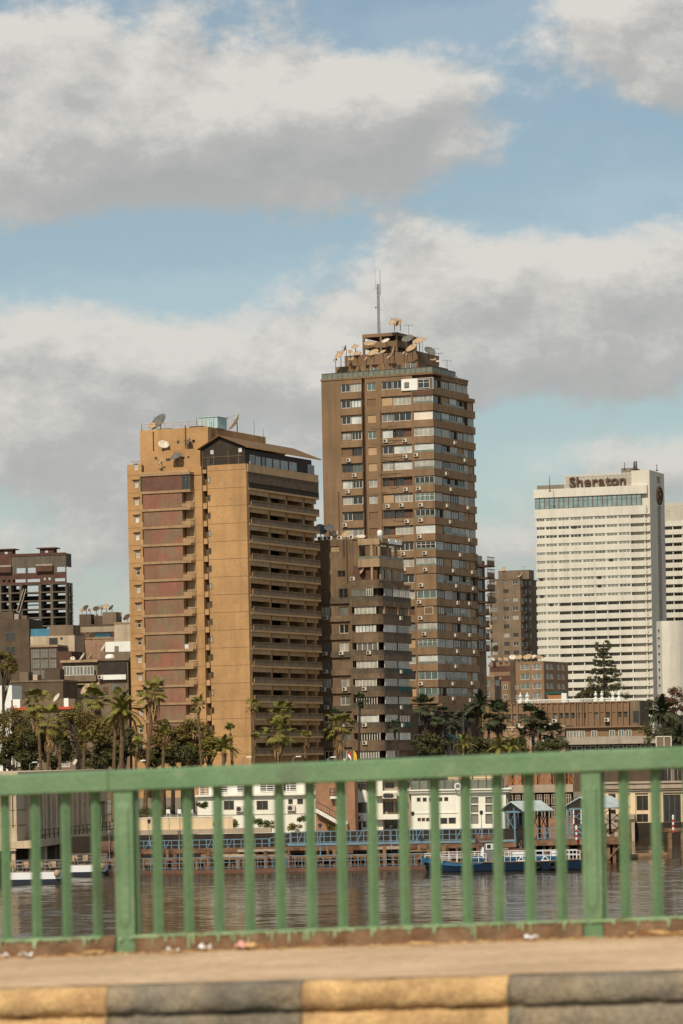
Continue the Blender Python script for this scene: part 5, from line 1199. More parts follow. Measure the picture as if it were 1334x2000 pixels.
g, x0, z1 = quick('cream_house', 'cream plaster house against the left side of the tan tower', 224, 262, 1218, 720, -12, PALEB, depth=7, cols=(2.6,), rows=(8.0,), ww=.8, wh=.7, seed=8, cap=OLDP)
g, x0, z1 = quick('white_roof_house', 'small white roof house beside the tan tower', 206, 258, 1253, 690, -12, WHITEP, depth=6, cols=(1.8,), rows=(), seed=9); window(g.e, g.fx(224, 1262), -.08, z1-2, .8, 1.1, DKFRAME, GGREY, 1)
dish(203, 1266, 688, 1.6, 250, 30, 'white dish leaning left of the small white roof house', 20, DISHW)
g, x0, z1 = quick('stone_house', 'rough stone roof wall with white water tanks beside the tan tower', 196, 256, 1273, 680, -12, GRB, depth=6, seed=10)
for i, px in enumerate((215,)):
    t_ = thing('water_tank', 'white rounded water tank on the stone roof beside the tan tower', 'water tank', at(px, 1289, 672)); m = MB(); m.lathe([(.9, 0), (1.0, .3), (.9, .8), (.5, 1.1)], 12); m.build('tank_body', WHITEP, t_, smooth=True); box('tank_stand', t_, METAL, -.7, .7, -.5, .5, -3, 0)
g, x0, z1 = quick('balcony_house', 'brown house with enclosed window balcony and white parapet left of the tan tower', 122, 250, 1292, 640, -10, GRB, depth=9, seed=11)
fl = 3.2
g.box('roof_edge', OLDP, x0-.3, g.fx(192, 1292), -.7, 3, z1-.1, z1+.35); g.box('roof_edge', GRB, g.fx(192, 1292), .3, -.4, 3, z1+.1, z1+.5)
g.box('balcony_box', GRB, x0-.2, g.fx(190, 1310), -1.0, -.02, z1-3.6, z1-2.5); 
for i in range(3): window(g.e, x0+.3+i*1.95, -.95, z1-2.48, 1.85, 1.7, WHITEF, GGREY, 3)
g.box('balcony_shade', DKOPEN, g.fx(191, 1310), -.3, -.25, -.02, z1-2.6, z1-.2); g.box('balcony_parapet', WHITEP, g.fx(199, 1320), -.3, -.7, -.4, z1-3.4, z1-2.5)  # near-black box on the wall stands in for a shaded balcony recess
ac(g, g.fx(198, 1318), -.7, z1-2.9, 'F', 'air conditioner on the white parapet of the brown balcony house')
g.box('lower_shade', DKOPEN, x0+.5, g.fx(186, 1335), -.3, -.02, z1-6.6, z1-4.2); window(g.e, g.fx(218, 1335), -.1, z1-5.6, 2.4, 1.5, DKFRAME, GGREY, 4); window(g.e, g.fx(201, 1335), -.1, z1-6.0, 1.0, 1.3, DKFRAME, BRN4, 1)  # first box: near-black, painted shade of a recess
g.box('awning', OLDP, x0+.3, g.fx(184, 1335), -1.0, -.3, z1-4.2, z1-4.0)
for px, py, d, lab in ((142, 1287, .9, 'small round pale dish, left on the brown balcony house roof'), (162, 1284, 1.7, 'pale green edge-on dish on the brown balcony house roof'), (177, 1283, 1.7, 'tan edge-on dish on the brown balcony house roof')):
    dish(px, py, 644, d, 180 if d < 1 else 255, 35, lab, g.z0+z1, DISHW if d < 1 or px < 170 else DISHM)
dish(169, 1348, 622, 2.3, 235, 35, 'left of the two large tan dishes below the balcony house', g.z0+z1-8, DISHM); dish(189, 1344, 622, 2.0, 238, 35, 'right of the two large tan dishes below the balcony house', g.z0+z1-8, DISHM)
g, x0, z1 = quick('flat_roof_shed', 'long flat brown roof above the trees on the left', 20, 122, 1332, 600, -10, DKB, depth=10, cols=(.6, 2.6, 4.4, 6.2, 7.6), rows=(10.2, 13.0), ww=1.2, wh=1.5, seed=12, cap=GRB, panes=(GDARK, GDARK, GGREY), skip=.25)
for i, (a, b_, h_) in enumerate(((1.0, 2.6, 1.5), (3.4, 4.2, 1.0), (5.5, 8.2, 1.9))): g.box('roof_shed', (GRB, PALEB, DKB)[i], x0+a, x0+b_, 2, 5, z1+.3, z1+.3+h_)
g.box('porch_roof', GRB, x0-.2, g.fx(118, 1345), -1.2, -.05, z1-3.9, z1-3.7)
for i in range(5): g.box('porch_post', GRB, x0+i*1.9, x0+i*1.9+.15, -1.1, -.95, -6, z1-3.9)
g, x0, z1 = quick('white_wall_house', 'plain white house wall at the left edge above the trees', -20, 22, 1339, 560, -10, WHITEP, depth=6, seed=13)
g, x0, z1 = quick('garden_pavilion', 'low pavilion with orange red awning edge behind the left palms', 20, 145, 1366, 540, -8, GRB, depth=6, cols=(.4, 3, 7.5), rows=(5.2,), ww=1.6, wh=1.6, seed=14, panes=(GDARK, GPALE)); g.box('awning', REDAWN, x0, 0, -.6, -.02, z1-1.6, z1-1.2)
for px, w in ((33, 14), (130, 9)): g.box('white_panel', WHITEP, g.fx(px-w/2, 1370), g.fx(px+w/2, 1370), -.3, -.02, z1-1.2, z1+.1)
dish(112, 1364, 536, 1.5, 240, 35, 'bright white dish standing out behind the left palms', g.z0+z1, DISHW)

# ------------------------------------------------------------------ trees and palms
def leafm(name, c, var=.4, c2=None):
    m = M(name, c, rough=.65, var=var, scale=1.1, fine=.3, spec=.3, c2=c2, c2amt=.5); b = m.node_tree.nodes['Principled BSDF']
    return m
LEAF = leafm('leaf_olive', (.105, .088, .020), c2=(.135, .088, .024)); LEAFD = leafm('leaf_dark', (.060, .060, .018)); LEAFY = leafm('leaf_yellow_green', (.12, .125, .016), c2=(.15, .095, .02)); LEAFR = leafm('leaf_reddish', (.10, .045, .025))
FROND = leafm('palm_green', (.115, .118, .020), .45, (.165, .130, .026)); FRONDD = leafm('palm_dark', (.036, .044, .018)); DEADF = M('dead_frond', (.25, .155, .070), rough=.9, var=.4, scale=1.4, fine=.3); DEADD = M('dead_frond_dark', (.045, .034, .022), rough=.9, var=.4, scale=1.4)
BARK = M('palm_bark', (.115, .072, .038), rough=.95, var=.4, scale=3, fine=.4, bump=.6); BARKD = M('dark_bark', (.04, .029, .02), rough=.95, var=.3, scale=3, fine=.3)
GZ = 5.2; SZ = 1.15
def leaf_cloud(r, clumps, n, size):
    """many small leaf quads gathered in clumps"""
    m = MB(); V = []; Fc = []
    for (c, rad) in clumps:
        for i in range(n):
            d = Vector((r.gauss(0, 1), r.gauss(0, 1), r.gauss(0, 1))); d.normalize(); p = c+d*rad*(r.random()**.45); p.z = c.z+(p.z-c.z)*.8
            a = Vector((r.gauss(0, 1), r.gauss(0, 1), r.gauss(0, .6))); a.normalize(); b_ = a.cross(d+Vector((0, 0, .35)));
            if b_.length < .05: continue
            b_.normalize(); s = size*r.uniform(.6, 1.3); k = len(V)
            V += [p-a*s, p+b_*s*.45, p+a*s, p-b_*s*.45]; Fc.append((k, k+1, k+2, k+3))
    m.v = [tuple(v) for v in V]; m.f = Fc; m.m = [0]*len(Fc); return m
def tree(px, py, Y, rx, rz, label, mat, seed, ground=GZ, nc=26, n=150, size=.17, name='leafy_tree', trunk=BARKD, group='trees on the far bank'):
    r = random.Random(seed); P = at(px, py, Y); t_ = thing(name, label, 'tree', (P.x, P.y, ground), 0, group); h = P.z-ground
    cl = []
    for i in range(nc):
        a, u = r.uniform(0, 6.28), r.uniform(-.7, 1); q = math.sqrt(max(.05, 1-u*u))*r.uniform(.55, 1.0)
        cl.append((Vector((math.cos(a)*rx*q, math.sin(a)*rx*q*.8, h+u*rz*.85)), rx*r.uniform(.20, .36)))
    leaf_cloud(r, cl, n, size).build('crown', mat, t_)
    m = MB(); top = max(.5, h-rz*.4); m.tube((0, 0, -.4), (r.uniform(-.3, .3), 0, top), .30, .18, n=8)
    for c, q in cl[:9]: m.tube((0, 0, top*r.uniform(.7, 1)), c, .11, .03, n=5)
    m.build('trunk', trunk, t_); return t_
FAN = []; FEA = []
def fan_leaf(r, L=1.0, rad=.95):
    m = MB(); m.tube((0, 0, 0), (L*.5, 0, L*.13), .03, .025, n=3, cap=False); m.tube((L*.5, 0, L*.13), (L, 0, .03), .025, .02, n=3, cap=False); k = 13
    for i in range(k):
        a = R(-82+164*i/(k-1)); q = rad*(1-.28*abs(i/(k-1)-.5)*2)*r.uniform(.85, 1.1); d = Vector((math.cos(a), math.sin(a), -.12)); e_ = Vector((-math.sin(a), math.cos(a), 0)); o = Vector((L, 0, .03)); w = .085
        mid = o+d*q*.6; tip = o+d*q+Vector((0, 0, -.30*q*r.uniform(.5, 1.3)))
        m.add([o-e_*w*.4, o+e_*w*.4, mid+e_*w, mid-e_*w, tip], [(0, 1, 2, 3), (3, 2, 4)])
    return m
def feather_leaf(r, L=2.8):
    m = MB(); P = []
    for i in range(11):
        t_ = i/10; P.append(Vector((L*t_*(1-.16*t_), 0, L*(.30*t_-.62*t_*t_))))
    for a, b_ in zip(P, P[1:]): m.tube(a, b_, .035, .03, n=3, cap=False)
    for i in range(3, 44):
        t_ = i/44; k = min(9, int(t_*10)); o = P[k].lerp(P[k+1], t_*10-k); tg = (P[k+1]-P[k]).normalized(); q = (.55*(1-abs(t_-.45)*1.3)+.10)*L/2.8
        for sd in (-1, 1):
            d = (tg*.75+Vector((0, sd, .12+r.uniform(-.2, .15)))).normalized()*q; e_ = tg*.06
            m.add([o-e_, o+e_, o+d+Vector((0, 0, -.16*q))], [(0, 1, 2)])
    return m
fr_ = random.Random(77)
FMESH = {}
for nm, mt_ in (('live', FROND), ('dark', FRONDD), ('dead', DEADF), ('deadd', DEADD)):
    FMESH['fan', nm] = [fan_leaf(fr_).mesh('frond', mt_) for _ in range(3)]; FMESH['feather', nm] = [feather_leaf(fr_).mesh('frond', mt_) for _ in range(3)]
def palm(px, py, Y, label, kind='fan', s=1.0, n=22, skirt=0., lean=0., ground=GZ, dark=False, trunk_r=.19, seed=0, name='palm_tree', young=False):
    """px, py = heart of the crown; s = crown scale; skirt = length of the hanging dead leaves in metres; lean = sideways offset of the foot in metres"""
    r = random.Random(seed+int(px*7+py)); Y = max(Y, 430) if px < 215 else Y; P = at(px, py, Y); lean = lean or r.uniform(-.7, .7); t_ = thing(name, label, 'palm', (P.x+lean, P.y, ground), 0, 'palms on the far bank'); h = P.z-ground; top = Vector((-lean, 0, h))
    m = MB(); k = 14; prev = None
    for i in range(k+1):
        u = i/k; p = Vector((-lean*(u**1.4), 0, -.4+(h+.4)*u)); q = trunk_r*(1.25-.35*u)*(1+.07*(i % 2))
        if prev: m.tube(prev[0], p, prev[1], q*.92, n=8, cap=False)
        prev = (p, q)
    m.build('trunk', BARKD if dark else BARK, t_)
    cr_ = link('crown', None, t_, top); cr_.empty_display_size = .1
    for i in range(n):
        if r.random() < .12 and not young: continue
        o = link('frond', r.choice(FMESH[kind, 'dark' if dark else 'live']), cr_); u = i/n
        el_ = (R(78-(128 if kind == 'fan' else 105)*u+r.uniform(-14, 14)) if not young else R(82-35*u+r.uniform(-6, 6))); o.rotation_euler = (r.uniform(-.3, .3), -el_, i*2.39996+r.uniform(-.2, .2)); q = s*SZ*r.uniform(.68, 1.18); o.scale = (q, q, q)
    if skirt:
        m = MB()
        for i in range(int(50+34*skirt)):
            a = r.uniform(0, 6.28); z0_ = -r.random()*skirt*.75; L = r.uniform(.5, .95)*s*1.15; q = r.uniform(.30, .90)*s*(1-.35*abs(z0_)/max(.1, skirt)); w = r.uniform(.03, .10)
            p0 = Vector((math.cos(a)*trunk_r*1.1, math.sin(a)*trunk_r*1.1, z0_)); p1 = Vector((math.cos(a)*q, math.sin(a)*q, z0_-.25*L)); p2 = Vector((math.cos(a)*q*.95, math.sin(a)*q*.95, z0_-L)); e_ = Vector((-math.sin(a), math.cos(a), 0))*w
            m.add([p0-e_*.4, p0+e_*.4, p1+e_, p1-e_, p2+e_*.6, p2-e_*.6], [(0, 1, 2, 3), (3, 2, 4, 5)])
        structure(m.build('dead_skirt', DEADD if dark else DEADF, cr_), 'stuff')
    if young:
        m = MB()
        for i in range(26):
            a = r.uniform(0, 6.28); z0_ = -.5-r.random()*.9; p0 = Vector((math.cos(a)*.12, math.sin(a)*.12, z0_-.1)); p1 = p0+Vector((math.cos(a)*.35, math.sin(a)*.35, .3)); e_ = Vector((-math.sin(a), math.cos(a), 0))*.07; m.add([p0-e_, p0+e_, p1+e_*.7, p1-e_*.7], [(0, 1, 2, 3)])
        m.build('leaf_stubs', DEADF, cr_)
    return t_
# palms on the left and in front of the towers
palm(72, 1372, 436, 'fan palm with hanging brown skirt, leftmost of the tall palms', s=1.05, n=26, skirt=4.2)
palm(97, 1408, 428, 'bushy fan palm below and right of the leftmost tall palm', s=1.2, n=26, skirt=4.0)
palm(188, 1368, 446, 'fan palm with pale skirt before the two tan dishes', s=1.0, n=26, skirt=3.8)
palm(232, 1363, 452, 'small fan palm directly left of the tan tower corner', s=.85, n=20, skirt=1.2)
palm(160, 1385, 452, 'dry brownish fan palm left of the pale skirted palm', s=.8, n=16, skirt=3.0)
palm(240, 1390, 424, 'arching feather palm left of the tan tower foot', 'feather', s=1.0, n=30, skirt=1.0, lean=-.5, trunk_r=.26)
palm(226, 1402, 430, 'second feather palm close behind the arching one', 'feather', s=.7, n=16, skirt=1.0, trunk_r=.22)
palm(300, 1357, 420, 'leaning fan palm with shaggy skirt before the red panels', s=1.05, n=28, skirt=3.2, lean=-1.3, trunk_r=.24)
palm(386, 1378, 430, 'slim fan palm before the slot of the tan tower', s=.72, n=18, skirt=.5, trunk_r=.17)
palm(450, 1432, 420, 'young trimmed palm before the plain end wall of the tan tower', s=.62, n=8, young=True)
palm(437, 1462, 416, 'low feather palm at the foot of the plain end wall', 'feather', s=.75, n=22, trunk_r=.22)
palm(320, 1440, 414, 'young trimmed palm in front of the low trees left of the end wall', s=.7, n=8, young=True)
palm(117, 1452, 412, 'young trimmed palm, leftmost of the small ones', s=.7, n=8, young=True)
palm(165, 1452, 410, 'young trimmed palm second among the small ones on the left', s=.85, n=9, young=True)
palm(268, 1458, 408, 'small trimmed palm with bulging stubs beside a street lamp', s=.6, n=6, young=True)
palm(495, 1382, 424, 'tall palm with dark trunk standing at the tan tower corner', s=.62, n=14, skirt=.3, trunk_r=.24)
palm(549, 1394, 430, 'fan palm before the tan tower balconies, the upper of two', s=.95, n=24, skirt=2.0)
palm(543, 1432, 420, 'bushy skirted fan palm before the tan tower balconies, the lower of two', s=1.15, n=28, skirt=3.0, trunk_r=.26)
palm(598, 1446, 424, 'small young palm right of the balcony palms', s=.62, n=7, young=True)
palm(499, 1448, 416, 'small young palm just right of the tan tower corner', s=.6, n=8, young=True)
palm(663, 1420, 418, 'golden skirted fan palm before the old brown block', s=1.1, n=28, skirt=3.4, trunk_r=.25)
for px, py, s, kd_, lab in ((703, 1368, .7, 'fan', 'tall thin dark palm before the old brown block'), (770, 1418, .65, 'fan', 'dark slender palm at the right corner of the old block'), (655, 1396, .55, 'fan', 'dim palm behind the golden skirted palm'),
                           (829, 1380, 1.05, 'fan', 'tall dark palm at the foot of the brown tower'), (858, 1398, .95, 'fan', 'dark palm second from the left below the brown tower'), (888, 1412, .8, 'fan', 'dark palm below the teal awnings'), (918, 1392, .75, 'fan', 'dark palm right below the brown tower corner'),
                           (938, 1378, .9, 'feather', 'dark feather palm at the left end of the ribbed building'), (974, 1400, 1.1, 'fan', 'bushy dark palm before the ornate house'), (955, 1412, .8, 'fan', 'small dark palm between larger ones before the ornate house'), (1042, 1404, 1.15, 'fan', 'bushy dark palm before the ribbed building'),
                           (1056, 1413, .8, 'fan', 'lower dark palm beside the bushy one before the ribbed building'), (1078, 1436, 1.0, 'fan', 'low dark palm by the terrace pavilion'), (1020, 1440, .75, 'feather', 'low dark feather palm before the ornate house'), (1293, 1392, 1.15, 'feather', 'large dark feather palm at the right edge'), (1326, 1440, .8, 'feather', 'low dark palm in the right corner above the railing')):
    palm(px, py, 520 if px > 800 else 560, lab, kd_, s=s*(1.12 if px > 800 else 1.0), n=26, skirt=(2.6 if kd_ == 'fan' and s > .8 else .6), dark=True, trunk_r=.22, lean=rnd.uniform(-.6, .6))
for px, py, lab in ((905, 1455, 'yellow green young feather palm above the railing, left of three'), (975, 1460, 'bright young feather palm above the railing, middle of three'), (1000, 1458, 'young feather palm above the railing, right of three')):
    palm(px, py, 480, lab, 'feather', s=.75, n=18, trunk_r=.15)
# broadleaf trees
for i, (px, py, rx, rz, mat, lab) in enumerate((
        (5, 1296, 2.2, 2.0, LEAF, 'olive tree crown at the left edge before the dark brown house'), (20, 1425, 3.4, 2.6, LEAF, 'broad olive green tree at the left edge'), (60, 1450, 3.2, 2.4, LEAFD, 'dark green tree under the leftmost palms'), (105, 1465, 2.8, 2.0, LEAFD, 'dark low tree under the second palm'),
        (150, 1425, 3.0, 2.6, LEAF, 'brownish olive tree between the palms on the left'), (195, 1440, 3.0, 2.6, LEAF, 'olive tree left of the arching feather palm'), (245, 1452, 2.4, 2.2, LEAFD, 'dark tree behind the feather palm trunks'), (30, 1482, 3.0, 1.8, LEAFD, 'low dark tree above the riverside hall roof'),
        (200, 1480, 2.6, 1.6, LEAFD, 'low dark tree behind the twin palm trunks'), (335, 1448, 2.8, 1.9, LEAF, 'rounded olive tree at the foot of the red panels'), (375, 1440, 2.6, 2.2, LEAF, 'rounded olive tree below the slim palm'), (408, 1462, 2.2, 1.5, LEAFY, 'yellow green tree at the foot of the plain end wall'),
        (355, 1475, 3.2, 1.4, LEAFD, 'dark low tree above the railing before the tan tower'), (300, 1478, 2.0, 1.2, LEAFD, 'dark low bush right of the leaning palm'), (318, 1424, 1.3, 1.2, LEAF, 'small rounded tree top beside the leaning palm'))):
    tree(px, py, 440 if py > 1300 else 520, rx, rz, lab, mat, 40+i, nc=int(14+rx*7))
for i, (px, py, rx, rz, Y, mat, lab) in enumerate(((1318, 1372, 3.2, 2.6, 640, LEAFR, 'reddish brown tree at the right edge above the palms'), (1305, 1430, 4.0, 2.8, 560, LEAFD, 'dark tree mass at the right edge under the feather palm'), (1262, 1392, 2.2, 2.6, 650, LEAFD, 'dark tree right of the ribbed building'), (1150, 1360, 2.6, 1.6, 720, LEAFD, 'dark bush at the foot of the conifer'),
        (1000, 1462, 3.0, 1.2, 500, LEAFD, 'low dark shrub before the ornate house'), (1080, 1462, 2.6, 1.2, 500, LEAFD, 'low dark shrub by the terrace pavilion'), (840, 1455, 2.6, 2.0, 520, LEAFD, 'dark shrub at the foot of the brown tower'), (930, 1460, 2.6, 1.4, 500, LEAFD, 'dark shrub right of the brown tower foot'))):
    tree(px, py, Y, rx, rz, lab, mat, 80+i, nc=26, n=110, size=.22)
# conifer before the hotel
P = at(1181, 1368, 705); cz_ = thing('conifer_tree', 'tall dark layered conifer in front of the white hotel', 'tree', (P.x, P.y, GZ), 0); h0 = P.z-GZ; H_ = at(1181, 1247, 705).z-GZ; r = random.Random(3); cl = []; m = MB()
m.tube((0, 0, -.3), (0, 0, H_-.8), .38, .10, n=8)
for i in range(13):
    u = i/12; z_ = h0+(H_-h0)*(.02+.80*u); L = 4.0*(1-u)**.75+.7
    for k in range(6):
        a = k*1.05+i*.5+r.uniform(-.2, .2); q = L*r.uniform(.7, 1.1); e_ = Vector((math.cos(a)*q, math.sin(a)*q, z_+.2*q*r.uniform(-.2, .8))); m.tube((0, 0, z_), e_, .08, .03, n=4)
        for t_ in (.45, .72, .98):
            if r.random() < .8: cl.append((Vector((0, 0, z_)).lerp(e_, t_)+Vector((0, 0, .1)), .24+.36*t_*(1-.5*u)*L/3))
for k in range(13): a = R(150+k*22); cl.append((Vector((-.2+1.35*math.cos(a), 0, H_-1.5+1.15*math.sin(a))), .45))
m.build('trunk', BARKD, cz_); leaf_cloud(r, cl, 90, .15).build('crown', LEAFD, cz_)

# ------------------------------------------------------------------ waterfront
VWHITE = M('villa_white', (.72, .655, .56), rough=.85, var=.06, scale=.4, streak=.12)
VCREAM = M('villa_cream', (.60, .47, .30), rough=.9, var=.12, scale=.4, streak=.2)
VGREY = M('villa_grey', (.36, .285, .21), rough=.9, var=.15, scale=.5, streak=.3)
VBRICK = M('stair_brick', (.27, .145, .085), rough=.95, var=.2, scale=1.2, fine=.25)
BLUE = M('blue_paint', (.125, .225, .30), rough=.6, var=.2, scale=1.2, fine=.15, c2=(.16, .22, .25), c2amt=.3)
RUSTB = M('rusty_steel', (.115, .055, .030), rough=.95, var=.4, scale=1.2, fine=.35, c2=(.19, .12, .07), c2amt=.5)
RUSTR = M('rust_red', (.120, .066, .045), rough=.95, var=.25, scale=.9, fine=.2)
TIMBER = M('old_timber', (.20, .125, .070), rough=.95, var=.35, scale=1.1, fine=.3)
DKV = M('wharf_void', (.030, .022, .016), rough=.95, var=.3, scale=.6)  # near-black stands in for shade in voids; also doors and joints
HULL = M('hull_blue', (.009, .022, .044), rough=.4, var=.15, scale=.8, streak=.2); HULL2 = M('hull_mid_blue', (.022, .095, .185), rough=.45, var=.15, scale=.8); HULLD = M('hull_dark', (.012, .017, .026), rough=.6, var=.3, scale=1)
BRIGHT = M('boat_white', (.78, .75, .70), rough=.5, var=.06, scale=1); GREYP = M('grey_paint', (.15, .15, .14), rough=.6, var=.2, scale=1)
ROOFB = M('shed_roof_blue', (.40, .45, .44), rough=.6, var=.15, scale=.8, streak=.2)
HALL = M('hall_concrete', (.47, .37, .25), rough=.92, var=.14, scale=.5, streak=.25, fine=.08); TYRE = M('tyre_rubber', (.012, .012, .012), rough=.9, var=.2)
REDW = M('red_band', (.40, .035, .025), rough=.7, var=.1); TANSEAT = M('tan_seat', (.38, .26, .15), rough=.9, var=.2, scale=2)
HEDGE = leafm('hedge_leaf', (.055, .068, .010)); ORANGE = M('orange_wood', (.36, .13, .035), rough=.7, var=.2, scale=1)

# --- concrete riverside hall on the left
RH = Bld('riverside_hall', 'concrete riverside hall with tall fins standing over the water at the left', 32, 1580, 365, -6.0, z0=0.); B = RH
zr_, zd = B.z(32, 1508, 0), B.z(32, 1643, 0); yE = B.fy(211, 1580); yD = B.fy(231, 1580)
B.box('front_wall', HALL, -14, 0, 0, .5, zd, zr_-.35); B.box('roof_slab', HALL, -14.3, .25, -.2, yE, zr_-.35, zr_); B.box('front_groove', DKV, B.fx(25, 1580)-.05, B.fx(25, 1580)+.05, -.02, .01, zd+1.4, zr_-1)
fz = [(B.fy(a, 1580), B.fy(b_, 1580)) for a, b_ in ((54, 57), (72, 77), (87, 92), (107, 112.5), (130, 134), (148, 153), (168, 173), (180, 184))]
pierced(.5, yE, zd, zr_-.35, .4, [(a, b_, zd+.9, zr_-.9) for a, b_ in fz]+[(B.fy(195, 1580), B.fy(206, 1580), zd+.3, zd+3.4)]).build('side_wall', HALL, B.e, (-.05, 0, 0), R(90))
B.box('core_wall', DKV, -13.5, -.8, .8, yE-.3, zd, zr_-.4)
for a, b_ in fz:
    window(B.e, -.35, a, zd+.9, b_-a, zr_-1.8-zd, DKFRAME, GDARK, 1, 'R'); B.box('fin', HALL, -.05, .35, b_+.1, b_+1.1, zd+.3, zr_-.4); B.box('fin', HALL, -.05, .35, a-1.1, a-.1, zd+.3, zr_-.4)
for i in range(1, 4): B.box('wall_joint', DKV, -.03, .004, 1.0, yE-.2, zd+i*1.6, zd+i*1.6+.05); B.box('wall_joint', DKV, -13.8, -.1, -.006, .02, zd+i*1.6, zd+i*1.6+.05)
B.box('deck_slab', HALL, -.8, 1.6, -.3, yD+10, zd-.75, zd); B.box('deck_beam', HALL, -14, -.1, -.25, .6, zd-1.0, zd-.02)
m = MB()
for i in range(26): q = .5+i*(yD)/25; m.box(1.4, 1.48, q, q+.12, zd, zd+1.0)
m.box(1.4, 1.46, 0, yD, zd+.95, zd+1.03); m.box(1.4, 1.46, 0, yD, zd+.45, zd+.52); m.build('deck_railing', DKMETAL, B.e)
m = MB()
for i in range(14): q = 3.+i*7; m.tube((.9, q, -3), (.9, q, zd-.7), .35, n=8); m.tube((-6, q, -3), (-6, q, zd-.9), .35, n=8)
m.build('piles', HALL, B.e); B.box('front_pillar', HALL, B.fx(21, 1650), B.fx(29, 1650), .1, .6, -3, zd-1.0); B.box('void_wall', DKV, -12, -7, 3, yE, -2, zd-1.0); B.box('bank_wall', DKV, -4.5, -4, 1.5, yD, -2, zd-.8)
m = MB(); m.tube((0, 0, 0), (0, 0, .5), .05, n=5); m.tube((0, 0, .5), (.5, 0, .55), .04, n=5); m.box(.3, .7, -.12, .12, .45, .58); o = m.build('wall_lamp', METAL, B.e, (.35, B.fy(44, 1590), zd+4.5)); 
rd = dish(147.5, 1489, 402, .75, 230, 30, 'small dish on the flat roof of the riverside hall', RH.z0+zr_, DISHW)

# --- two floating terraces with chairs
def chair(x, y, z, rz, root, label):
    t_ = thing('terrace_chair', label, 'chair', root.matrix_basis @ Vector((x, y, z)), rz, 'chairs on the floating terraces')
    box('seat', t_, TANSEAT, -.25, .25, -.25, .25, .38, .48); box('backrest', t_, TANSEAT, -.25, .25, .2, .28, .48, .95)
    for a in (-.22, .18):
        for b_ in (-.22, .18): box('leg', t_, DKMETAL, a, a+.05, b_, b_+.05, 0, .38)
def pontoon(name, label, px0, px1, pyw, depth, lab2):
    a = on_level((px0+px1)/2, pyw, 0.); L = (dr(px1, pyw)[0]-dr(px0, pyw)[0])*a.y; t_ = thing(name, label, 'floating terrace', (a.x, a.y, 0), 0)
    m = MB(); m.prism([(-L/2, 0), (L/2, 0), (L/2, depth), (-L/2, depth)], -.5, .48); m.build('hull', HULLD, t_); m = MB(); m.prism([(-L/2-.03, -.04), (L/2+.03, -.04), (L/2+.03, depth), (-L/2-.03, depth)], .48, 1.15); m.build('gunwale', GREYP if False else BRIGHT, t_); box('deck', t_, VGREY, -L/2, L/2, .05, depth-.05, 1.151, 1.2)
    m = MB(); k = int(L/.85)
    for i in range(k+1): x = -L/2+.05+(L-.1)*i/k; m.tube((x, .08, 1.15), (x, .08, 2.25), .035, n=5); m.tube((x, depth-.1, 1.15), (x, depth-.1, 2.25), .035, n=5)
    for z_ in (1.6, 1.92, 2.25):
        for y_ in (.08, depth-.1): m.tube((-L/2, y_, z_), (L/2, y_, z_), .03, n=5)
        for x in (-L/2, L/2): m.tube((x, .08, z_), (x, depth-.1, z_), .03, n=5)
    m.build('railing', METAL, t_)
    m = MB(); m.lathe([(.05, 0), (.28, .12), (.28, .55), (.05, .7)], 10); m.build('fender', TANSEAT, t_, (L/2-.25, -.32, .7), smooth=True)
    bpy.context.view_layer.update(); r = random.Random(int(px0)); n = 0
    for j in range(2):
        for i in range(int(L/1.3)):
            chair(-L/2+.8+i*1.3+r.uniform(-.1, .1), .9+j*1.5, 1.2, r.choice((0, R(180), R(90))), t_, '%s chair from the left in the %s row on the %s' % (ORD[i], 'front' if j == 0 else 'back', lab2))
    for i in range(2):
        tb = thing('terrace_table', 'small table at the %s of the %s' % (('left', 'right')[i], lab2), 'table', (a.x-L/4+i*L/2, a.y+1.6, 1.2), 0, 'tables on the floating terraces'); box('table_top', tb, VGREY, -.4, .4, -.4, .4, .7, .75); box('leg', tb, DKMETAL, -.05, .05, -.05, .05, 0, .7)
    return t_
pontoon('floating_terrace', 'nearer floating terrace with white rim and rails at the left', 8, 117, 1727, 4.5, 'nearer floating terrace'); pontoon('floating_terrace', 'farther floating terrace with white rim beside the rusty wharf', 126, 204, 1712, 4.5, 'farther floating terrace')

# --- wharf
def lamp_post(px, py0, py1, Y, label, mat=BLUE):
    a, b_ = at(px, py1, Y), at(px, py0, Y); h = b_.z-a.z; t_ = thing('lamp_post', label, 'lamp post', a, 0, 'lamp posts along the quay'); m = MB(); m.tube((0, 0, 0), (0, 0, .5), .09, .07, n=8); m.tube((0, 0, .5), (0, 0, h-.45), .045, .035, n=8); m.build('post', mat, t_)
    m = MB(); m.lathe([(.05, 0), (.16, .08), (.19, .34), (.24, .36), (.05, .50)], 8); m.build('lantern', DKMETAL if mat is BLUE else METAL, t_, (0, 0, h-.48)); return t_
def blue_rail(name, label, p0, p1, h, n, parent_mat=BLUE, brace=True, wid=.047):
    """a railing between two world points: separate posts, two or three rails, raking braces"""
    d = p1-p0; t_ = thing(name, label, 'railing', p0, math.atan2(d.y, d.x), 'railings of the wharf'); L = math.hypot(d.x, d.y); g_ = d.z/L
    for z_ in (h, h*.55, .12):
        m = MB(); m.tube((0, 0, z_), (L, 0, z_+g_*L), wid if z_ > h*.9 else wid*.75, n=5); m.build('rail', parent_mat, t_)
    pm = MB(); pm.tube((0, 0, 0), (0, 0, h), wid*1.1, n=5); pme = pm.mesh('post', parent_mat); bm_ = MB(); bm_.tube((0, 0, 0), (.5, 0, h*.95), wid*.9, n=5); bme = bm_.mesh('brace', parent_mat)
    for i in range(n+1):
        x = L*i/n; link('post', pme, t_, (x, 0, g_*x))
        if brace and i % 3 == 1 and x+.5 < L: link('brace', bme, t_, (x, 0, g_*x))
    return t_
WH_ = thing('wharf', 'long rusty timber and steel wharf along the far bank', 'wharf', (0, 372, 0), 0)
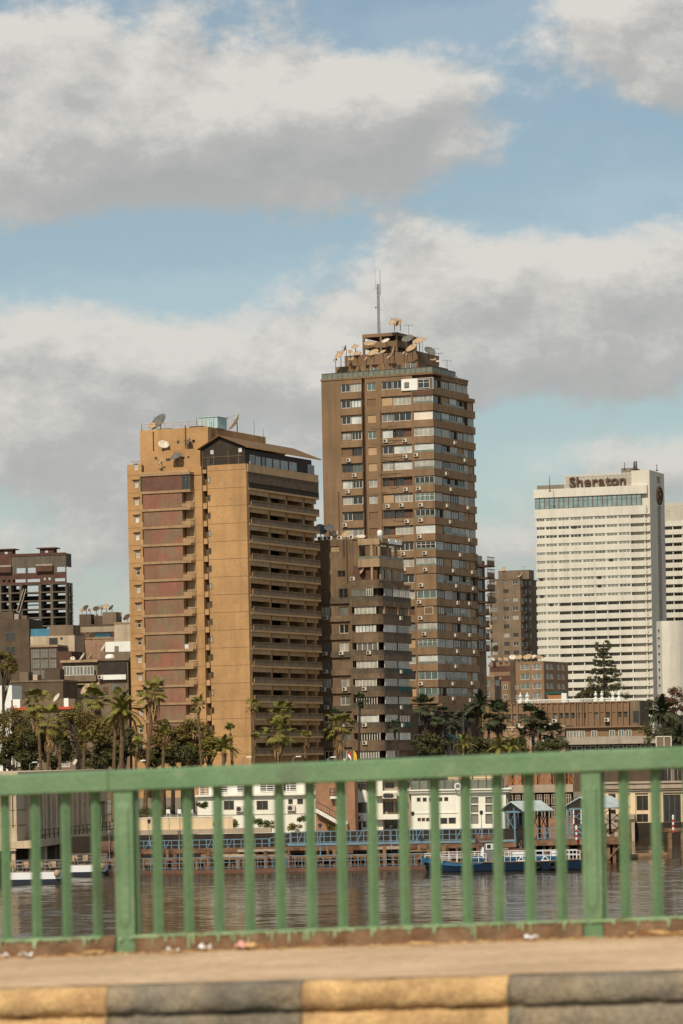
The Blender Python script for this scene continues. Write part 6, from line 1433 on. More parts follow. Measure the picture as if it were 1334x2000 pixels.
def wx(px, Y=372.): return dr(px, 1670)[0]*Y
x0, x1 = wx(188), wx(1010)
box('edge_beam', WH_, RUSTR, x0, x1+2, -3.6, -2.9, -.3, .42); box('lower_deck', WH_, TIMBER, x0, x1, -2.9, 1.0, .15, .3)
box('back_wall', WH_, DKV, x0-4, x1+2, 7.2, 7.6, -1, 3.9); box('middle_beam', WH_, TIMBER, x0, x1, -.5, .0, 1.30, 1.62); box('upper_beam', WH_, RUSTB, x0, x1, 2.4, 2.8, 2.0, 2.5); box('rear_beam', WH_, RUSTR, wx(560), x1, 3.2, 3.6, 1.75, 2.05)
r = random.Random(21); x = x0
pmesh = MB(); pmesh.tube((0, 0, -1), (0, 0, 1), .20, n=7); pmesh = {k: (lambda mm: mm.mesh('pile', k))(pmesh) for k in (RUSTB, TIMBER, RUSTR)}
while x < x1:
    k = r.choice((RUSTB, RUSTB, TIMBER, RUSTR)); zt_ = r.choice((1.3, 1.3, 2.2, 2.4)); o = link('pile', pmesh[k], WH_, (x, r.choice((-1.0, .2, 2.0)), zt_/2-.5), 0, (r.uniform(.7, 1.3), 1, zt_/2+.5)); x += r.uniform(.35, .95)
x = x0
while x < x1:
    L = r.uniform(1.5, 4.5); z_ = r.choice((.75, 1.0, 1.62, 1.75, 2.1)); box('loose_timber', WH_, r.choice((TIMBER, RUSTB, RUSTR, VGREY)), x, x+L, r.uniform(-.8, 1.8), r.uniform(1.9, 2.3), z_, z_+r.uniform(.10, .30)); x += r.uniform(.8, 2.2)
box('walkway_deck', WH_, TIMBER, wx(218), wx(566), 4.0, 6.2, 2.0, 2.18); box('walkway_edge', WH_, BLUE, wx(218), wx(566), 3.92, 4.0, 2.0, 2.2)
box('walkway_deck', WH_, TIMBER, wx(560), x1, 4.0, 6.6, 2.55, 2.75); box('walkway_edge', WH_, BLUE, wx(562), x1, 3.90, 3.99, 2.55, 2.78)
for i in range(32): box('walkway_post', WH_, RUSTB, x0+3+i*1.36, x0+3.25+i*1.36, 5.0, 5.3, -1, 2.0)
blue_rail('wharf_railing', 'blue railing on the lower left walkway of the wharf', Vector((wx(222), 376.1, 2.2)), Vector((wx(524), 376.1, 2.2)), 1.15, 22)
blue_rail('wharf_railing', 'blue railing on the gangway step in the middle of the wharf', Vector((wx(526), 376.1, 2.2)), Vector((wx(566), 376.1, 2.75)), 1.2, 3)
blue_rail('wharf_railing', 'long blue railing on the upper right walkway of the wharf', Vector((wx(568), 376.1, 2.78)), Vector((wx(985), 376.1, 2.78)), 1.25, 32)
blue_rail('water_railing', 'low blue railing along the water edge of the wharf, left part', Vector((wx(200), 369.2, .42)), Vector((wx(560), 369.2, .42)), 1.25, 26, brace=False, wid=.036)
blue_rail('water_railing', 'low blue railing along the water edge of the wharf, right part', Vector((wx(563), 369.2, .42)), Vector((wx(835), 369.2, .42)), 1.25, 20, brace=False, wid=.036)
blue_rail('rear_railing', 'thin dark railing behind the water edge of the wharf', Vector((wx(230), 371.0, .5)), Vector((wx(960), 371.0, .5)), .95, 60, parent_mat=RUSTB, brace=False, wid=.045)
tk = thing('rusty_tank', 'long rusty pipe lying at the left end of the wharf', 'pipe', at(189, 1657, 374), 0); m = MB(); m.tube((0, 0, 0), (4.4, 0, .15), .75, n=16); m.tube((1.2, 0, .02), (1.35, 0, .02), .80, n=16); m.tube((3.0, 0, .05), (3.15, 0, .05), .80, n=16); m.build('pipe_body', RUSTR, tk); box('cradle', tk, RUSTB, .8, 1.2, -.8, .8, -3.5, -.5); box('cradle', tk, RUSTB, 3.2, 3.6, -.8, .8, -3.5, -.5)
dm = thing('rusty_drum', 'rusty cable drum on the walkway behind the boat', 'drum', at(930, 1640, 375), 0); m = MB(); m.tube((0, 0, 0), (1.6, 0, 0), .52, n=14); m.tube((-.1, 0, 0), (0, 0, 0), .62, n=14); m.tube((1.6, 0, 0), (1.7, 0, 0), .62, n=14); m.build('drum_body', RUSTR, dm); box('drum_stand', dm, RUSTB, .2, 1.4, -.4, .4, -.75, -.4)
for px, a, b_, lab, mt_ in ((84, 1628, 1690, 'grey lamp post by the floating terraces', METAL), (214, 1622, 1682, 'lamp post at the left end of the wharf', METAL), (292, 1600, 1652, 'blue lamp post before the cream terrace wall', BLUE), (351, 1621, 1678, 'grey lamp post on the left half of the wharf', METAL), (420, 1606, 1652, 'thin blue pole at the right end of the cream terrace wall', BLUE), (626, 1608, 1674, 'tall lamp post before the brick stair', BLUE), (765, 1612, 1674, 'lamp post on the wharf left of the boat', BLUE), (807, 1585, 1640, 'blue lamp post at the left corner of the cornice villa', BLUE), (941, 1583, 1636, 'lamp post before the tall villa windows', BLUE)):
    lamp_post(px, a, b_, 373, lab, mt_)

# --- terrace wall, hedge, umbrellas
tw = thing('terrace_wall', 'cream panelled terrace wall with hedge behind it on the far bank', 'wall', (0, 384, 0), 0); X = lambda px, Y=384.: dr(px, 1600)[0]*Y
zt_, zb_ = at(350, 1597, 384).z, at(350, 1620, 384).z
for i in range(9): a = X(268)+(X(455)-X(268))*i/9; b_ = X(268)+(X(455)-X(268))*(i+1)/9; box('wall_panel', tw, VCREAM, a+.03, b_-.03, 0, .25, zb_, zt_)
box('wall_base', tw, VGREY, X(262), X(530), -1.2, 2, zb_-.5, zb_); box('wall_cap', tw, VWHITE, X(268), X(456), -.05, .3, zt_, zt_+.08)
m = MB(); r = random.Random(8); cl = [(Vector((X(270)+i*.55, 387.5, at(300, 1584, 387).z+r.uniform(-.2, .15))), .6) for i in range(int((X(345)-X(270))/.55))]; hd = leaf_cloud(r, cl, 170, .10).build('hedge', HEDGE); tag(hd, 'clipped green hedge above the cream terrace wall', 'hedge')
for i, (px, py, rr, lab) in enumerate(((500, 1606, .7, 'low climbing plant at the foot of the white villa'), (455, 1609, .5, 'small climbing shrub at the left wall of the white villa'), (520, 1610, .7, 'bushy plant before the white villa'), (578, 1618, .7, 'plant beside the white villa corner'), (590, 1600, .4, 'slim vine on the white villa corner'), (652, 1618, .6, 'shrub at the foot of the brick stair'), (395, 1575, .6, 'small bush at the left of the white villa'))):
    P = at(px, py, 388); r = random.Random(i); cl = [(P+Vector((r.uniform(-1, 1)*rr, r.uniform(-.3, .3), r.uniform(-.4, .7)*rr)), .35) for _ in range(9)]; tag(leaf_cloud(r, cl, 90, .10).build('shrub', LEAFY if i % 2 else HEDGE), lab, 'shrub', 'shrubs along the quay')
for i, (px, lab) in enumerate(((255, 'white cafe chair left of the row on the cream terrace'), (330, 'white cafe chair in the middle of the cream terrace'), (352, 'white cafe chair right of the middle on the cream terrace'), (375, 'white cafe chair by the villa end of the cream terrace'))):
    P = at(px, 1596, 386); t_ = thing('cafe_chair', lab, 'chair', P, R(160), 'white chairs on the cream terrace'); box('seat', t_, BRIGHT, -.22, .22, -.22, .22, .40, .45); box('backrest', t_, BRIGHT, -.22, .22, .18, .22, .45, .85)
    for a in (-.22, .18):
        for b_ in (-.22, .18): box('leg', t_, BRIGHT, a, a+.04, b_, b_+.04, 0, .40)

def hole_wall(b, x0, x1, z0, z1, wall, wins, y0=0., t=.3, fm=DKFRAME, pane=GDARK):
    """front wall with the given openings (px0, px1, py0, py1, lights) in photo pixels"""
    ho = [(b.fx(a, (c+d)/2, y0), b.fx(bb, (c+d)/2, y0), b.z((a+bb)/2, d, None, y0), b.z((a+bb)/2, c, None, y0), n) for a, bb, c, d, n in wins]
    pierced(x0, x1, z0, z1, t, [h[:4] for h in ho]).build('front_wall', wall, b.e, (0, y0, 0))
    for h in ho: window(b.e, h[0], y0+.15, h[2], h[1]-h[0], h[3]-h[2], fm, pane, h[4])
def bars(b, x0, x1, z0, h, y=-.05, mat=BRIGHT, step=1.5, rails=4):
    m = MB(); k = max(1, int((x1-x0)/step))
    for i in range(k+1): q = x0+(x1-x0)*i/k; m.box(q-.05, q+.05, y-.05, y+.05, z0, z0+h)
    for i in range(rails): zz = z0+h*(i+1)/rails; m.box(x0, x1, y-.03, y+.03, zz-.07, zz)
    m.build('balcony_railing', mat, b.e)
# --- white villa
V1 = Bld('white_villa', 'white riverside villa with dark square windows and white balcony rails', 652, 1590, 392, -4, z0=4.2); B = V1
x0 = B.fx(386, 1590); z1 = B.z(520, 1554, None)
hole_wall(B, x0, 0, -2, z1, VWHITE, ((437, 457, 1564, 1582, 2), (501, 523.5, 1564, 1582, 2), (563, 572, 1561, 1571, 1), (580.5, 592, 1560.5, 1571, 1)))
B.box('core_wall', VWHITE, x0, -.02, .5, 8, -2, z1-.05); B.box('balcony_slab', VWHITE, x0-.2, .1, -.5, 8, z1, z1+.18); B.box('upper_wall', VWHITE, x0+1, -1, 2.6, 8, z1+.18, z1+2.6); B.box('roof_slab', VWHITE, x0+.5, -.5, 1.5, 8.3, z1+2.6, z1+2.8)
for i in range(5): window(B.e, x0+1.6+i*2.6, 2.5, z1+.4, 1.6, 1.8, WHITEF, GDARK, 2)
for a, b_ in ((390, 480), (496, 538), (560, 600), (604, 650)): bars(B, B.fx(a, 1545), B.fx(b_, 1545), z1+.18, 1.0, y=-.35)
for px in (480, 538, 600): B.box('balcony_pier', VWHITE, B.fx(px, 1545), B.fx(px+3.5, 1545), -.45, -.1, z1+.18, z1+1.5)
B.box('wall_ledge', VGREY, x0, 0, -.06, -.004, B.z(500, 1591, None), B.z(500, 1590, None))
for px, py, lab in ((469, 1580, 'air conditioner left of the second white villa window'), (569, 1578, 'air conditioner under the small window of the white villa')): ac(B, B.fx(px, py), -.02, B.z(px, py, None), 'F', lab)
# --- brick stair house
V2 = Bld('stair_house', 'brown brick house with an outside stair beside the white villa', 694, 1590, 388, -4, z0=4.2); B = V2
x0 = B.fx(617, 1590); z1 = B.z(650, 1520, None); B.box('front_wall', VBRICK, x0, B.fx(660, 1590), 0, 5, -2, z1); B.box('recess_wall', VGREY, B.fx(660, 1590), B.fx(678, 1590), 1.2, 5, -2, z1); B.box('pier', VBRICK, B.fx(678, 1590), 0, -.2, 5, -2, z1)
m = MB(); xa, xb = B.fx(618, 1582), B.fx(661, 1600); za, zb_ = B.z(618, 1580, None), B.z(661, 1604, None); n = 12
for i in range(n): m.box(xa+(xb-xa)*i/n, xa+(xb-xa)*(i+1)/n+.05, -1.0, -.02, za+(zb_-za)*(i+1)/n-.28, za+(zb_-za)*i/n)
m.build('stair_flight', VWHITE, B.e); B.box('landing', VWHITE, xb, B.fx(680, 1600), -1.0, 0, zb_-.3, zb_); B.box('balcony', VWHITE, B.fx(646, 1558), B.fx(662, 1558), -.9, 0, B.z(650, 1560, None), B.z(650, 1555, None)); bars(B, B.fx(646, 1558), B.fx(662, 1558), B.z(650, 1555, None), .9, -.85, DKMETAL, .4, 2)
m = MB(); m.tube((xa, -.95, za+.9), (xb, -.95, zb_+.9), .04, n=5)
for i in range(9): u = i/8; m.tube((xa+(xb-xa)*u, -.95, za+(zb_-za)*u), (xa+(xb-xa)*u, -.95, za+(zb_-za)*u+.9), .025, n=4)
m.build('stair_railing', DKMETAL, B.e)
# --- grey-white house with balconies
V3 = Bld('balcony_villa', 'pale villa with two balcony floors and dark openings right of the brick stair', 806, 1590, 394, -4, z0=4.2); B = V3
x0 = B.fx(693, 1590); z1 = B.z(740, 1515, None)
hole_wall(B, x0, B.fx(748, 1590), -2, z1, VWHITE, ((696, 718, 1567, 1588, 2), (708, 716, 1604, 1616, 1), (696, 706, 1604, 1622, 1), (697, 722, 1526, 1540, 3)))
hole_wall(B, B.fx(748, 1590), 0, -2, z1, VGREY, ((750, 768, 1566, 1586, 2), (773, 786, 1566, 1586, 2), (752, 795, 1601, 1618, 3), (752, 770, 1528, 1540, 2), (778, 800, 1528, 1540, 2)), y0=.8)
B.box('core_wall', DKV, x0, -.02, 1.4, 8, -2, z1-.1); B.box('roof_slab', VWHITE, x0-.2, .2, -.6, 8, z1, z1+.3)
for py in (1544, 1590): B.box('balcony_front', VWHITE, B.fx(733, py), B.fx(790, py), -.9, -.7, B.z(760, py+10, None), B.z(760, py, None)); B.box('balcony_slab', VWHITE, B.fx(733, py), B.fx(790, py), -.7, .8, B.z(760, py+11, None), B.z(760, py+8, None))
bars(B, x0+.1, B.fx(728, 1545), B.z(710, 1545, None), .9, -.1, DKMETAL, .5, 3)
for i, px in enumerate((755, 761, 767)): ac(B, B.fx(px, 1554, -.9), -.9, B.z(px, 1554, None, -.9), 'F', '%s of three small air conditioners on the pale villa balcony' % ('left', 'middle', 'right')[i])
ac(B, B.fx(702, 1597), -.02, B.z(702, 1597, None), 'F', 'air conditioner beside the ground floor door of the pale villa')
# --- cornice villa
V4 = Bld('cornice_villa', 'bright white villa with cornice, small windows and a glass railed roof terrace', 988, 1590, 392, -4, z0=4.2); B = V4
x0 = B.fx(804, 1590); z1 = B.z(860, 1551, None)
hole_wall(B, x0, B.fx(899, 1590), -2, z1, VWHITE, ((814, 821.5, 1558, 1566, 1), (825.5, 833.5, 1558, 1566, 1), (838, 846, 1558, 1566, 1), (856, 864, 1557.5, 1565.5, 1), (867.5, 875.5, 1557, 1565, 1), (815.5, 822, 1597.5, 1604.5, 1), (823.5, 830.5, 1597.5, 1604.5, 1), (832, 839, 1597.5, 1604.5, 1), (860, 874, 1597.5, 1609.5, 1), (876, 890.5, 1597, 1609, 1)))
hole_wall(B, B.fx(899, 1590), 0, -2, z1, VWHITE, ((919.5, 934.5, 1557, 1569.5, 1), (919.5, 934.5, 1572, 1587, 1), (919.5, 934.5, 1590, 1609, 1), (948, 962, 1556.5, 1569, 1), (948, 962, 1571.5, 1586, 1), (948, 962, 1589.5, 1609, 1)), y0=.25, pane=GGREY)
B.box('core_wall', DKV, x0, -.02, .75, 9, -2, z1-.1); B.box('side_wall', VGREY, -.02, .25, .6, 9, -2, z1)
for a, b_, c in ((0, .15, .12), (.15, .4, .3), (.4, .55, .5)): B.box('cornice', VWHITE, x0-c, .2+c, -c, 9, z1+a, z1+b_)
B.box('band_course', VWHITE, x0-.06, B.fx(899, 1590)+.06, -.08, -.004, B.z(860, 1588.5, None), B.z(860, 1586.5, None)); B.box('corner_pilaster', VWHITE, B.fx(895, 1590), B.fx(901, 1590), -.12, .25, -2, z1); B.box('corner_pilaster', VWHITE, B.fx(978, 1590), .05, .1, .4, -2, z1)
zt_ = z1+.55; B.box('terrace_glass', TEALG, x0, B.fx(985, 1540), -.2, -.16, zt_, zt_+1.0); m = MB()
for i in range(12): q = x0+(-x0-.2)*i/11; m.box(q-.04, q+.04, -.24, -.16, zt_, zt_+1.1)
m.box(x0, -.2, -.26, -.14, zt_+1.05, zt_+1.12); m.build('terrace_railing', DKMETAL, B.e)
for i in range(7): B.box('terrace_post', ORANGE if i % 2 else DKFRAME, x0+.8+i*1.5, x0+.95+i*1.5, 1, 1.15, zt_, zt_+2.4)
B.box('terrace_room', VCREAM, x0+4, -.6, 3, 9, zt_, zt_+2.6)
lb = MB(); 
for i in range(16): a = 2*math.pi*i/16; a2 = 2*math.pi*(i+1)/16; lb.tube((.32*math.cos(a), 0, .32*math.sin(a)), (.32*math.cos(a2), 0, .32*math.sin(a2)), .09, n=6)
tag(lb.build('life_ring', BRIGHT, None, at(894, 1536, 391.5)), 'white life ring on the roof terrace rail of the cornice villa', 'life ring')
# --- dark glazed restaurant to its right
V5 = Bld('glazed_restaurant', 'grey gridded glass restaurant with orange railed terrace behind the blue sheds', 1120, 1590, 402, -4, z0=4.0); B = V5
x0 = B.fx(989, 1590); z1 = B.z(1050, 1548, None); B.box('core_wall', DKV, x0, 0, .6, 9, -2, z1)
for j, (a, b_) in enumerate(((1552, 1572), (1575, 1597))):
    for i in range(9): xa = x0+.2+i*(-x0-.2)/9; window(B.e, xa, .2, B.z(1050, b_, None), (-x0-.2)/9-.25, B.z(1050, a, None)-B.z(1050, b_, None), VGREY, GDARK, 2, rail=True)
B.box('fascia', VGREY, x0, 0, -.1, .5, z1, z1+.9); B.box('lower_wall', VBRICK, x0, 0, .1, .6, -2, B.z(1050, 1598, None))
for i in range(14): B.box('terrace_post', ORANGE, x0+.4+i*.56, x0+.5+i*.56, .2, .3, z1+.9, z1+3.0)
for i in range(9): m = MB(); m.tube((0, 0, 0), (.5, 0, .8), .05, n=5); m.tube((.5, 0, 0), (0, 0, .8), .05, n=5); m.build('terrace_lattice', ORANGE, B.e, (x0+.5+i*.85, .15, z1+.95))
for px in (1020, 1128): B.box('door_frame', BRIGHT, B.fx(px, 1615)-.5, B.fx(px, 1615)+.5, .02, .09, -.2, 2.0); B.box('door', DKV, B.fx(px, 1615)-.36, B.fx(px, 1615)+.36, -.02, .018, -.2, 1.86)
# --- stone building over the water at the right
V6 = Bld('colonnade_building', 'stone fronted riverside building with heavy cornice and dark tall windows at the right', 1345, 1580, 470, -6, z0=.0); B = V6
x0 = B.fx(1176, 1580); zc1, zc0 = B.z(1250, 1527, None), B.z(1250, 1549, None); zb_ = B.z(1250, 1607, None)
hole_wall(B, x0, 0, zb_, zc0, VCREAM, ((1190.5, 1203, 1553, 1578, 1), (1192, 1203, 1581, 1590, 1), (1243, 1266, 1554, 1583, 2), (1243, 1266, 1590, 1606, 2), (1296, 1330, 1552, 1606, 3)))
B.box('core_wall', DKV, x0, -.05, .7, 10, zb_, zc0); 
for i, (a, b_) in enumerate(((0, .35), (.35, .6), (.6, 1.3), (1.3, 1.5))): B.box('cornice', VGREY, x0-.2-.15*i, .2, -.25-.2*i, 10, zc0+a, zc0+b_)
for px in (1184, 1208, 1236, 1272, 1290): B.box('pilaster', VCREAM, B.fx(px, 1580)-.35, B.fx(px, 1580)+.35, -.25, -.003, zb_, zc0)
B.box('base_wall', VGREY, B.fx(1185, 1600), B.fx(1240, 1600), -2.5, 0, -1, B.z(1210, 1590, None)); B.box('plinth_shade', DKV, x0, 0, -.4, 1, -2, zb_)  # near-black wall paints in the shade beneath the building

# --- blue sheds on the jetty
def shed(name, label, px0, px1, pyr, pye, Y, pyb, depth, ridge, width):
    a, b_ = at(px0, pye, Y), at(px1, pye, Y); t_ = thing(name, label, 'shed', (a.x, a.y, 0), R(-42), 'blue sheds on the jetty'); L = width; ze = a.z; zr2 = at((px0+px1)/2, pyr, Y).z; zb2 = at(px0, pyb, Y).z; xr2 = L*ridge
    m = MB(); o = .5
    for p, q in (((-o, ze-.15), (xr2, zr2)), ((xr2, zr2), (L+o, ze-.15))):
        m.add([(p[0], -o, p[1]), (q[0], -o, q[1]), (q[0], depth+o, q[1]), (p[0], depth+o, p[1]), (p[0], -o, p[1]+.1), (q[0], -o, q[1]+.1), (q[0], depth+o, q[1]+.1), (p[0], depth+o, p[1]+.1)], [(0, 3, 2, 1), (4, 5, 6, 7), (0, 1, 5, 4), (1, 2, 6, 5), (2, 3, 7, 6), (3, 0, 4, 7)])
    m.build('roof', ROOFB, t_); xs_ = [0, L*.5, L-.2]
    for x in xs_:
        for y in (0, depth): box('post', t_, BLUE if y == 0 and x < L*.6 else HULLD, x, x+.18, y, y+.18, zb2, ze-.1)
    m = MB()
    for z_ in (ze-.25,): m.box(0, L, -.02, .1, z_, z_+.2); m.box(0, L, depth, depth+.12, z_, z_+.2); m.box(xr2-.08, xr2+.08, 0, .1, z_, zr2)
    m.tube((0, .05, ze), (xr2, .05, zr2-.1), .06, n=4); m.tube((L, .05, ze), (xr2, .05, zr2-.1), .06, n=4); m.build('truss', BLUE, t_)
    for xa, xb in zip(xs_, xs_[1:]):
        for y in (0, depth):
            m = MB(); n = 2; hh = (ze-.3-zb2)/n
            for i in range(n): m.tube((xa+.1, y+.09, zb2+i*hh), (xb+.1, y+.09, zb2+(i+1)*hh), .045, n=4); m.tube((xb+.1, y+.09, zb2+i*hh), (xa+.1, y+.09, zb2+(i+1)*hh), .045, n=4)
            m.build('cross_brace', BLUE if y == 0 and xa == 0 else HULLD, t_)
    return t_
shed('jetty_shed', 'smaller blue steel shed with pale sloping roof above the boat', 985, 1052, 1566, 1583, 380, 1660, 4.2, .5, 2.6); shed('jetty_shed', 'larger blue steel shed with pale gable roof right of the boat', 1107, 1212, 1557, 1577, 384, 1632, 4.6, .5, 4.4)
jt = thing('jetty', 'dark rusty jetty platform carrying the blue sheds', 'jetty', (0, 380, 0)); X = lambda px, Y=380.: dr(px, 1640)[0]*Y
box('deck', jt, TIMBER, X(1012), X(1218), -1, 8, 2.3, 2.6); box('edge_beam', jt, RUSTB, X(1012), X(1218), -1.2, -1.0, 2.0, 2.65); r = random.Random(5)
for i in range(18): px = 1016+i*11.4; box('pile', jt, RUSTB if i % 3 else TIMBER, X(px)-.18, X(px)+.18, r.choice((-.8, 2, 5)), r.choice((-.4, 2.4, 5.4)), -2, 2.3)
for i in range(6): m = MB(); px = 1020+i*33; m.tube((X(px), -.9, .3), (X(px+30), -.9, 2.2), .1, n=5); m.build('rake_beam', RUSTB, jt)
box('back_wall', jt, DKV, X(1012), X(1180), 7.5, 7.8, -1, 2.3); blue_rail('jetty_railing', 'short blue railing between the two sheds', Vector((X(1050), 379.5, 2.65)), Vector((X(1150), 379.5, 2.65)), 1.2, 8)
# mooring dolphins and floating pipes at the far right
for i, (px, py, pyt, w, lab) in enumerate(((1190, 1665, 1625, 24, 'rusty mooring frame right of the sheds'), (1222, 1655, 1606, 26, 'taller rusty mooring frame farther right'), (1322, 1668, 1624, 34, 'rusty mooring frame at the right edge'))):
    a = on_level(px, py+8, 0.); t_ = thing('mooring_frame', lab, 'mooring', (a.x, a.y, 0), 0, 'mooring frames in the river'); h = at(px, pyt, a.y).z; L = w/F*a.y
    for x in (-L/2, L/2-.5): box('pile', t_, RUSTB, x, x+.45, 0, .45, -2, h); box('pile', t_, RUSTB, x+.1, x+.5, 1.4, 1.8, -2, h-.1)
    box('cross_beam', t_, RUSTR if i == 1 else RUSTB, -L/2-.4, L/2+.3, -.1, 1.9, h, h+.35)
for i, (px, py, lab) in enumerate(((1126, 1645, 'red and white striped marker post beside the stern of the boat'), (1315, 1626, 'red and white striped marker post at the right edge'))):
    t_ = thing('marker_post', lab, 'marker post', at(px, py, 378 if i == 0 else 362), 0, 'striped marker posts')
    for k in range(6): m = MB(); m.tube((0, 0, k*.27), (0, 0, k*.27+.27), .11, n=8); m.build('stripe', REDW if k % 2 == 0 else BRIGHT, t_)
    m = MB(); m.lathe([(.11, 0), (.14, .05), (.05, .2)], 8); m.build('cap', BRIGHT, t_, (0, 0, 1.62))
for i, (a, b_, pya, pyb, lab) in enumerate(((1172, 1243, 1672, 1664, 'floating rusty pipe right of the boat'), (1246, 1306, 1668, 1656, 'second floating pipe toward the right edge'))):
    p, q = on_level(a, pya+6, .1), on_level(b_, pyb+6, .1); q.y = p.y+2; q.x = dr(b_, pyb)[0]*q.y; m = MB(); m.tube((0, 0, 0), q-p, .42, n=10); m.tube((q-p)*.45, (q-p)*.5, .5, n=10); tag(m.build('floating_pipe', TIMBER, None, p), lab, 'pipe', 'floating pipes')

# --- the blue boat
BT = thing('boat', 'dark blue working boat with grey wheelhouse and white rails at the wharf', 'boat', on_level(980, 1701, 0.), R(1.0)); Yb = BT.location.y
bx = lambda px: (dr(px, 1690)[0]-dr(980, 1690)[0])*Yb
bz_ = lambda py, px=980: ZC+dr(px, py)[1]*Yb
xb, xs_ = bx(824), bx(1134); Wd = 3.6; st = []; N = 24
for i in range(N+1):
    u = i/N; x = xb+(xs_-xb)*u; hw = Wd/2*(min(1, (u/.16))**.6 if u < .16 else 1 if u < .93 else 1-(u-.93)*2.2); top = .95+.75*max(0, 1-u/.22)**1.2+.12*max(0, (u-.8)/.2)
    rake = .9*max(0, 1-u/.12)*0
    st.append([(x+.75*max(0, 1-u/.10), -hw*.62, -.5), (x+.5*max(0, 1-u/.10), -hw*.9, .1), (x, -hw, top), (x, -hw+.12, top), (x, hw-.12, top), (x, hw, top), (x+.5*max(0, 1-u/.10), hw*.9, .1), (x+.75*max(0, 1-u/.10), hw*.62, -.5)])
m = MB(); V = [p for s_ in st for p in s_]; m.add(V, [(i*8+j, (i+1)*8+j, (i+1)*8+j+1, i*8+j+1) for i in range(N) for j in (0, 1, 2, 4, 5, 6)]+[tuple(range(8)), tuple(range(N*8+7, N*8-1, -1))])
m.m = [1 if (k % 6) in (0, 5) else 0 for k in range(N*6)]+[0, 0]
hull = m.build('hull', (HULL, HULL), BT); m = MB(); m.add([(p[0], p[1]*.97, p[2]) for s_ in st for p in ((s_[3][0], s_[3][1], .62), (s_[4][0], s_[4][1], .62))], [(i*2, i*2+2, i*2+3, i*2+1) for i in range(N)]); m.build('deck', GREYP, BT)
m = MB()
for a, b_ in zip(st, st[1:]):
    m.tube(Vector(a[2])+Vector((0, -.03, .02)), Vector(b_[2])+Vector((0, -.03, .02)), .05, n=5, cap=False); m.tube(Vector(a[5])+Vector((0, .03, .02)), Vector(b_[5])+Vector((0, .03, .02)), .05, n=5, cap=False)
m.build('rub_rail', TIMBER, hull)
m = MB()
for i, (a, b_) in enumerate(zip(st[:9], st[1:10])):
    q0, q1 = .62-.055*i, .62-.055*(i+1); m.add([(a[2][0], a[2][1]-.015, a[2][2]-q0), (b_[2][0], b_[2][1]-.015, b_[2][2]-q1), (b_[2][0], b_[2][1]-.015, b_[2][2]-.03), (a[2][0], a[2][1]-.015, a[2][2]-.03)], [(0, 1, 2, 3)])
m.build('bow_band', HULL2, hull)
m = MB()                                                       # pale painted mark on the bow: two linked loops over a wavy underline
ex, ez_ = bx(872), bz_(1676, 872); ye = -Wd/2*1.0-.05
for cx_ in (-.28, .02, .30):
    for i in range(10): a, a2 = 2*math.pi*i/10, 2*math.pi*(i+1)/10; m.tube((ex+cx_+.16*math.cos(a), ye, ez_+.11*math.sin(a)), (ex+cx_+.16*math.cos(a2), ye, ez_+.11*math.sin(a2)), .022, n=4, cap=False)
for i in range(12): m.tube((ex-.5+i*.085, ye, ez_-.18+.03*math.sin(i*1.6)), (ex-.5+(i+1)*.085, ye, ez_-.18+.03*math.sin((i+1)*1.6)), .02, n=4, cap=False)
m.build('bow_emblem', ROOFB, hull)
# wheelhouse
w0, w1 = bx(944), bx(967); zt_ = bz_(1644)
wh = MB(); wh.add([(w0, -1.0, .6), (w1, -1.0, .6), (w1, -1.0, zt_), (w0+.1, -1.0, zt_), (w0, 1.0, .6), (w1, 1.0, .6), (w1, 1.0, zt_), (w0+.1, 1.0, zt_)], CUBE_F if False else [(0, 1, 2, 3), (5, 4, 7, 6), (4, 0, 3, 7), (1, 5, 6, 2), (3, 2, 6, 7), (4, 5, 1, 0)])
who = wh.build('wheelhouse', GREYP, BT); box('wheelhouse_roof', BT, GREYP, w0-.4, w1+.3, -1.15, 1.15, zt_, zt_+.12)
window(BT, w0+.25, -1.04, zt_-.75, .55, .55, BRIGHT, GDARK, 1); window(BT, w0+.85, -1.04, zt_-.75, .35, .55, BRIGHT, GPALE, 1)
m = MB(); fx0 = bx(936); m.add([(fx0, -.8, .7), (w0, -.8, .7), (w0+.05, -.8, zt_-.5), (w0-.12, -.8, zt_-.5), (fx0, .8, .7), (w0, .8, .7), (w0+.05, .8, zt_-.5), (w0-.12, .8, zt_-.5)], [(0, 1, 2, 3), (5, 4, 7, 6), (4, 0, 3, 7), (1, 5, 6, 2), (3, 2, 6, 7)]); m.build('wheelhouse_front', BRIGHT, BT)
for a, b_, h in ((917, 942, .62), (984, 1030, .55), (1046, 1090, .62)): box('deck_house', BT, HULL2, bx(a), bx(b_), -1.25, 1.2, .6, .95+h)
for a, b_ in ((1000, 1024), (1076, 1090)): box('deck_seat', BT, BRIGHT, bx(a), bx(b_), -1.3, -.6, 1.45, 1.95)
def rl(a, b_, z0_, h, n, y=-1.6):
    m = MB(); p, q = bx(a), bx(b_)
    for i in range(n+1): x = p+(q-p)*i/n; m.tube((x, y, z0_), (x, y, z0_+h), .035, n=5)
    for k in (1, .55): m.tube((p, y, z0_+h*k), (q, y, z0_+h*k), .035, n=5)
    m.build('deck_railing', BRIGHT, BT)
rl(862, 948, 1.0, .85, 6); rl(984, 1030, .95, 1.0, 4); rl(1045, 1102, .95, 1.05, 4); rl(1104, 1131, 1.0, 1.0, 4); rl(830, 860, 1.5, .45, 3, -.9); rl(862, 1130, 1.0, 1.0, 16, 1.6)
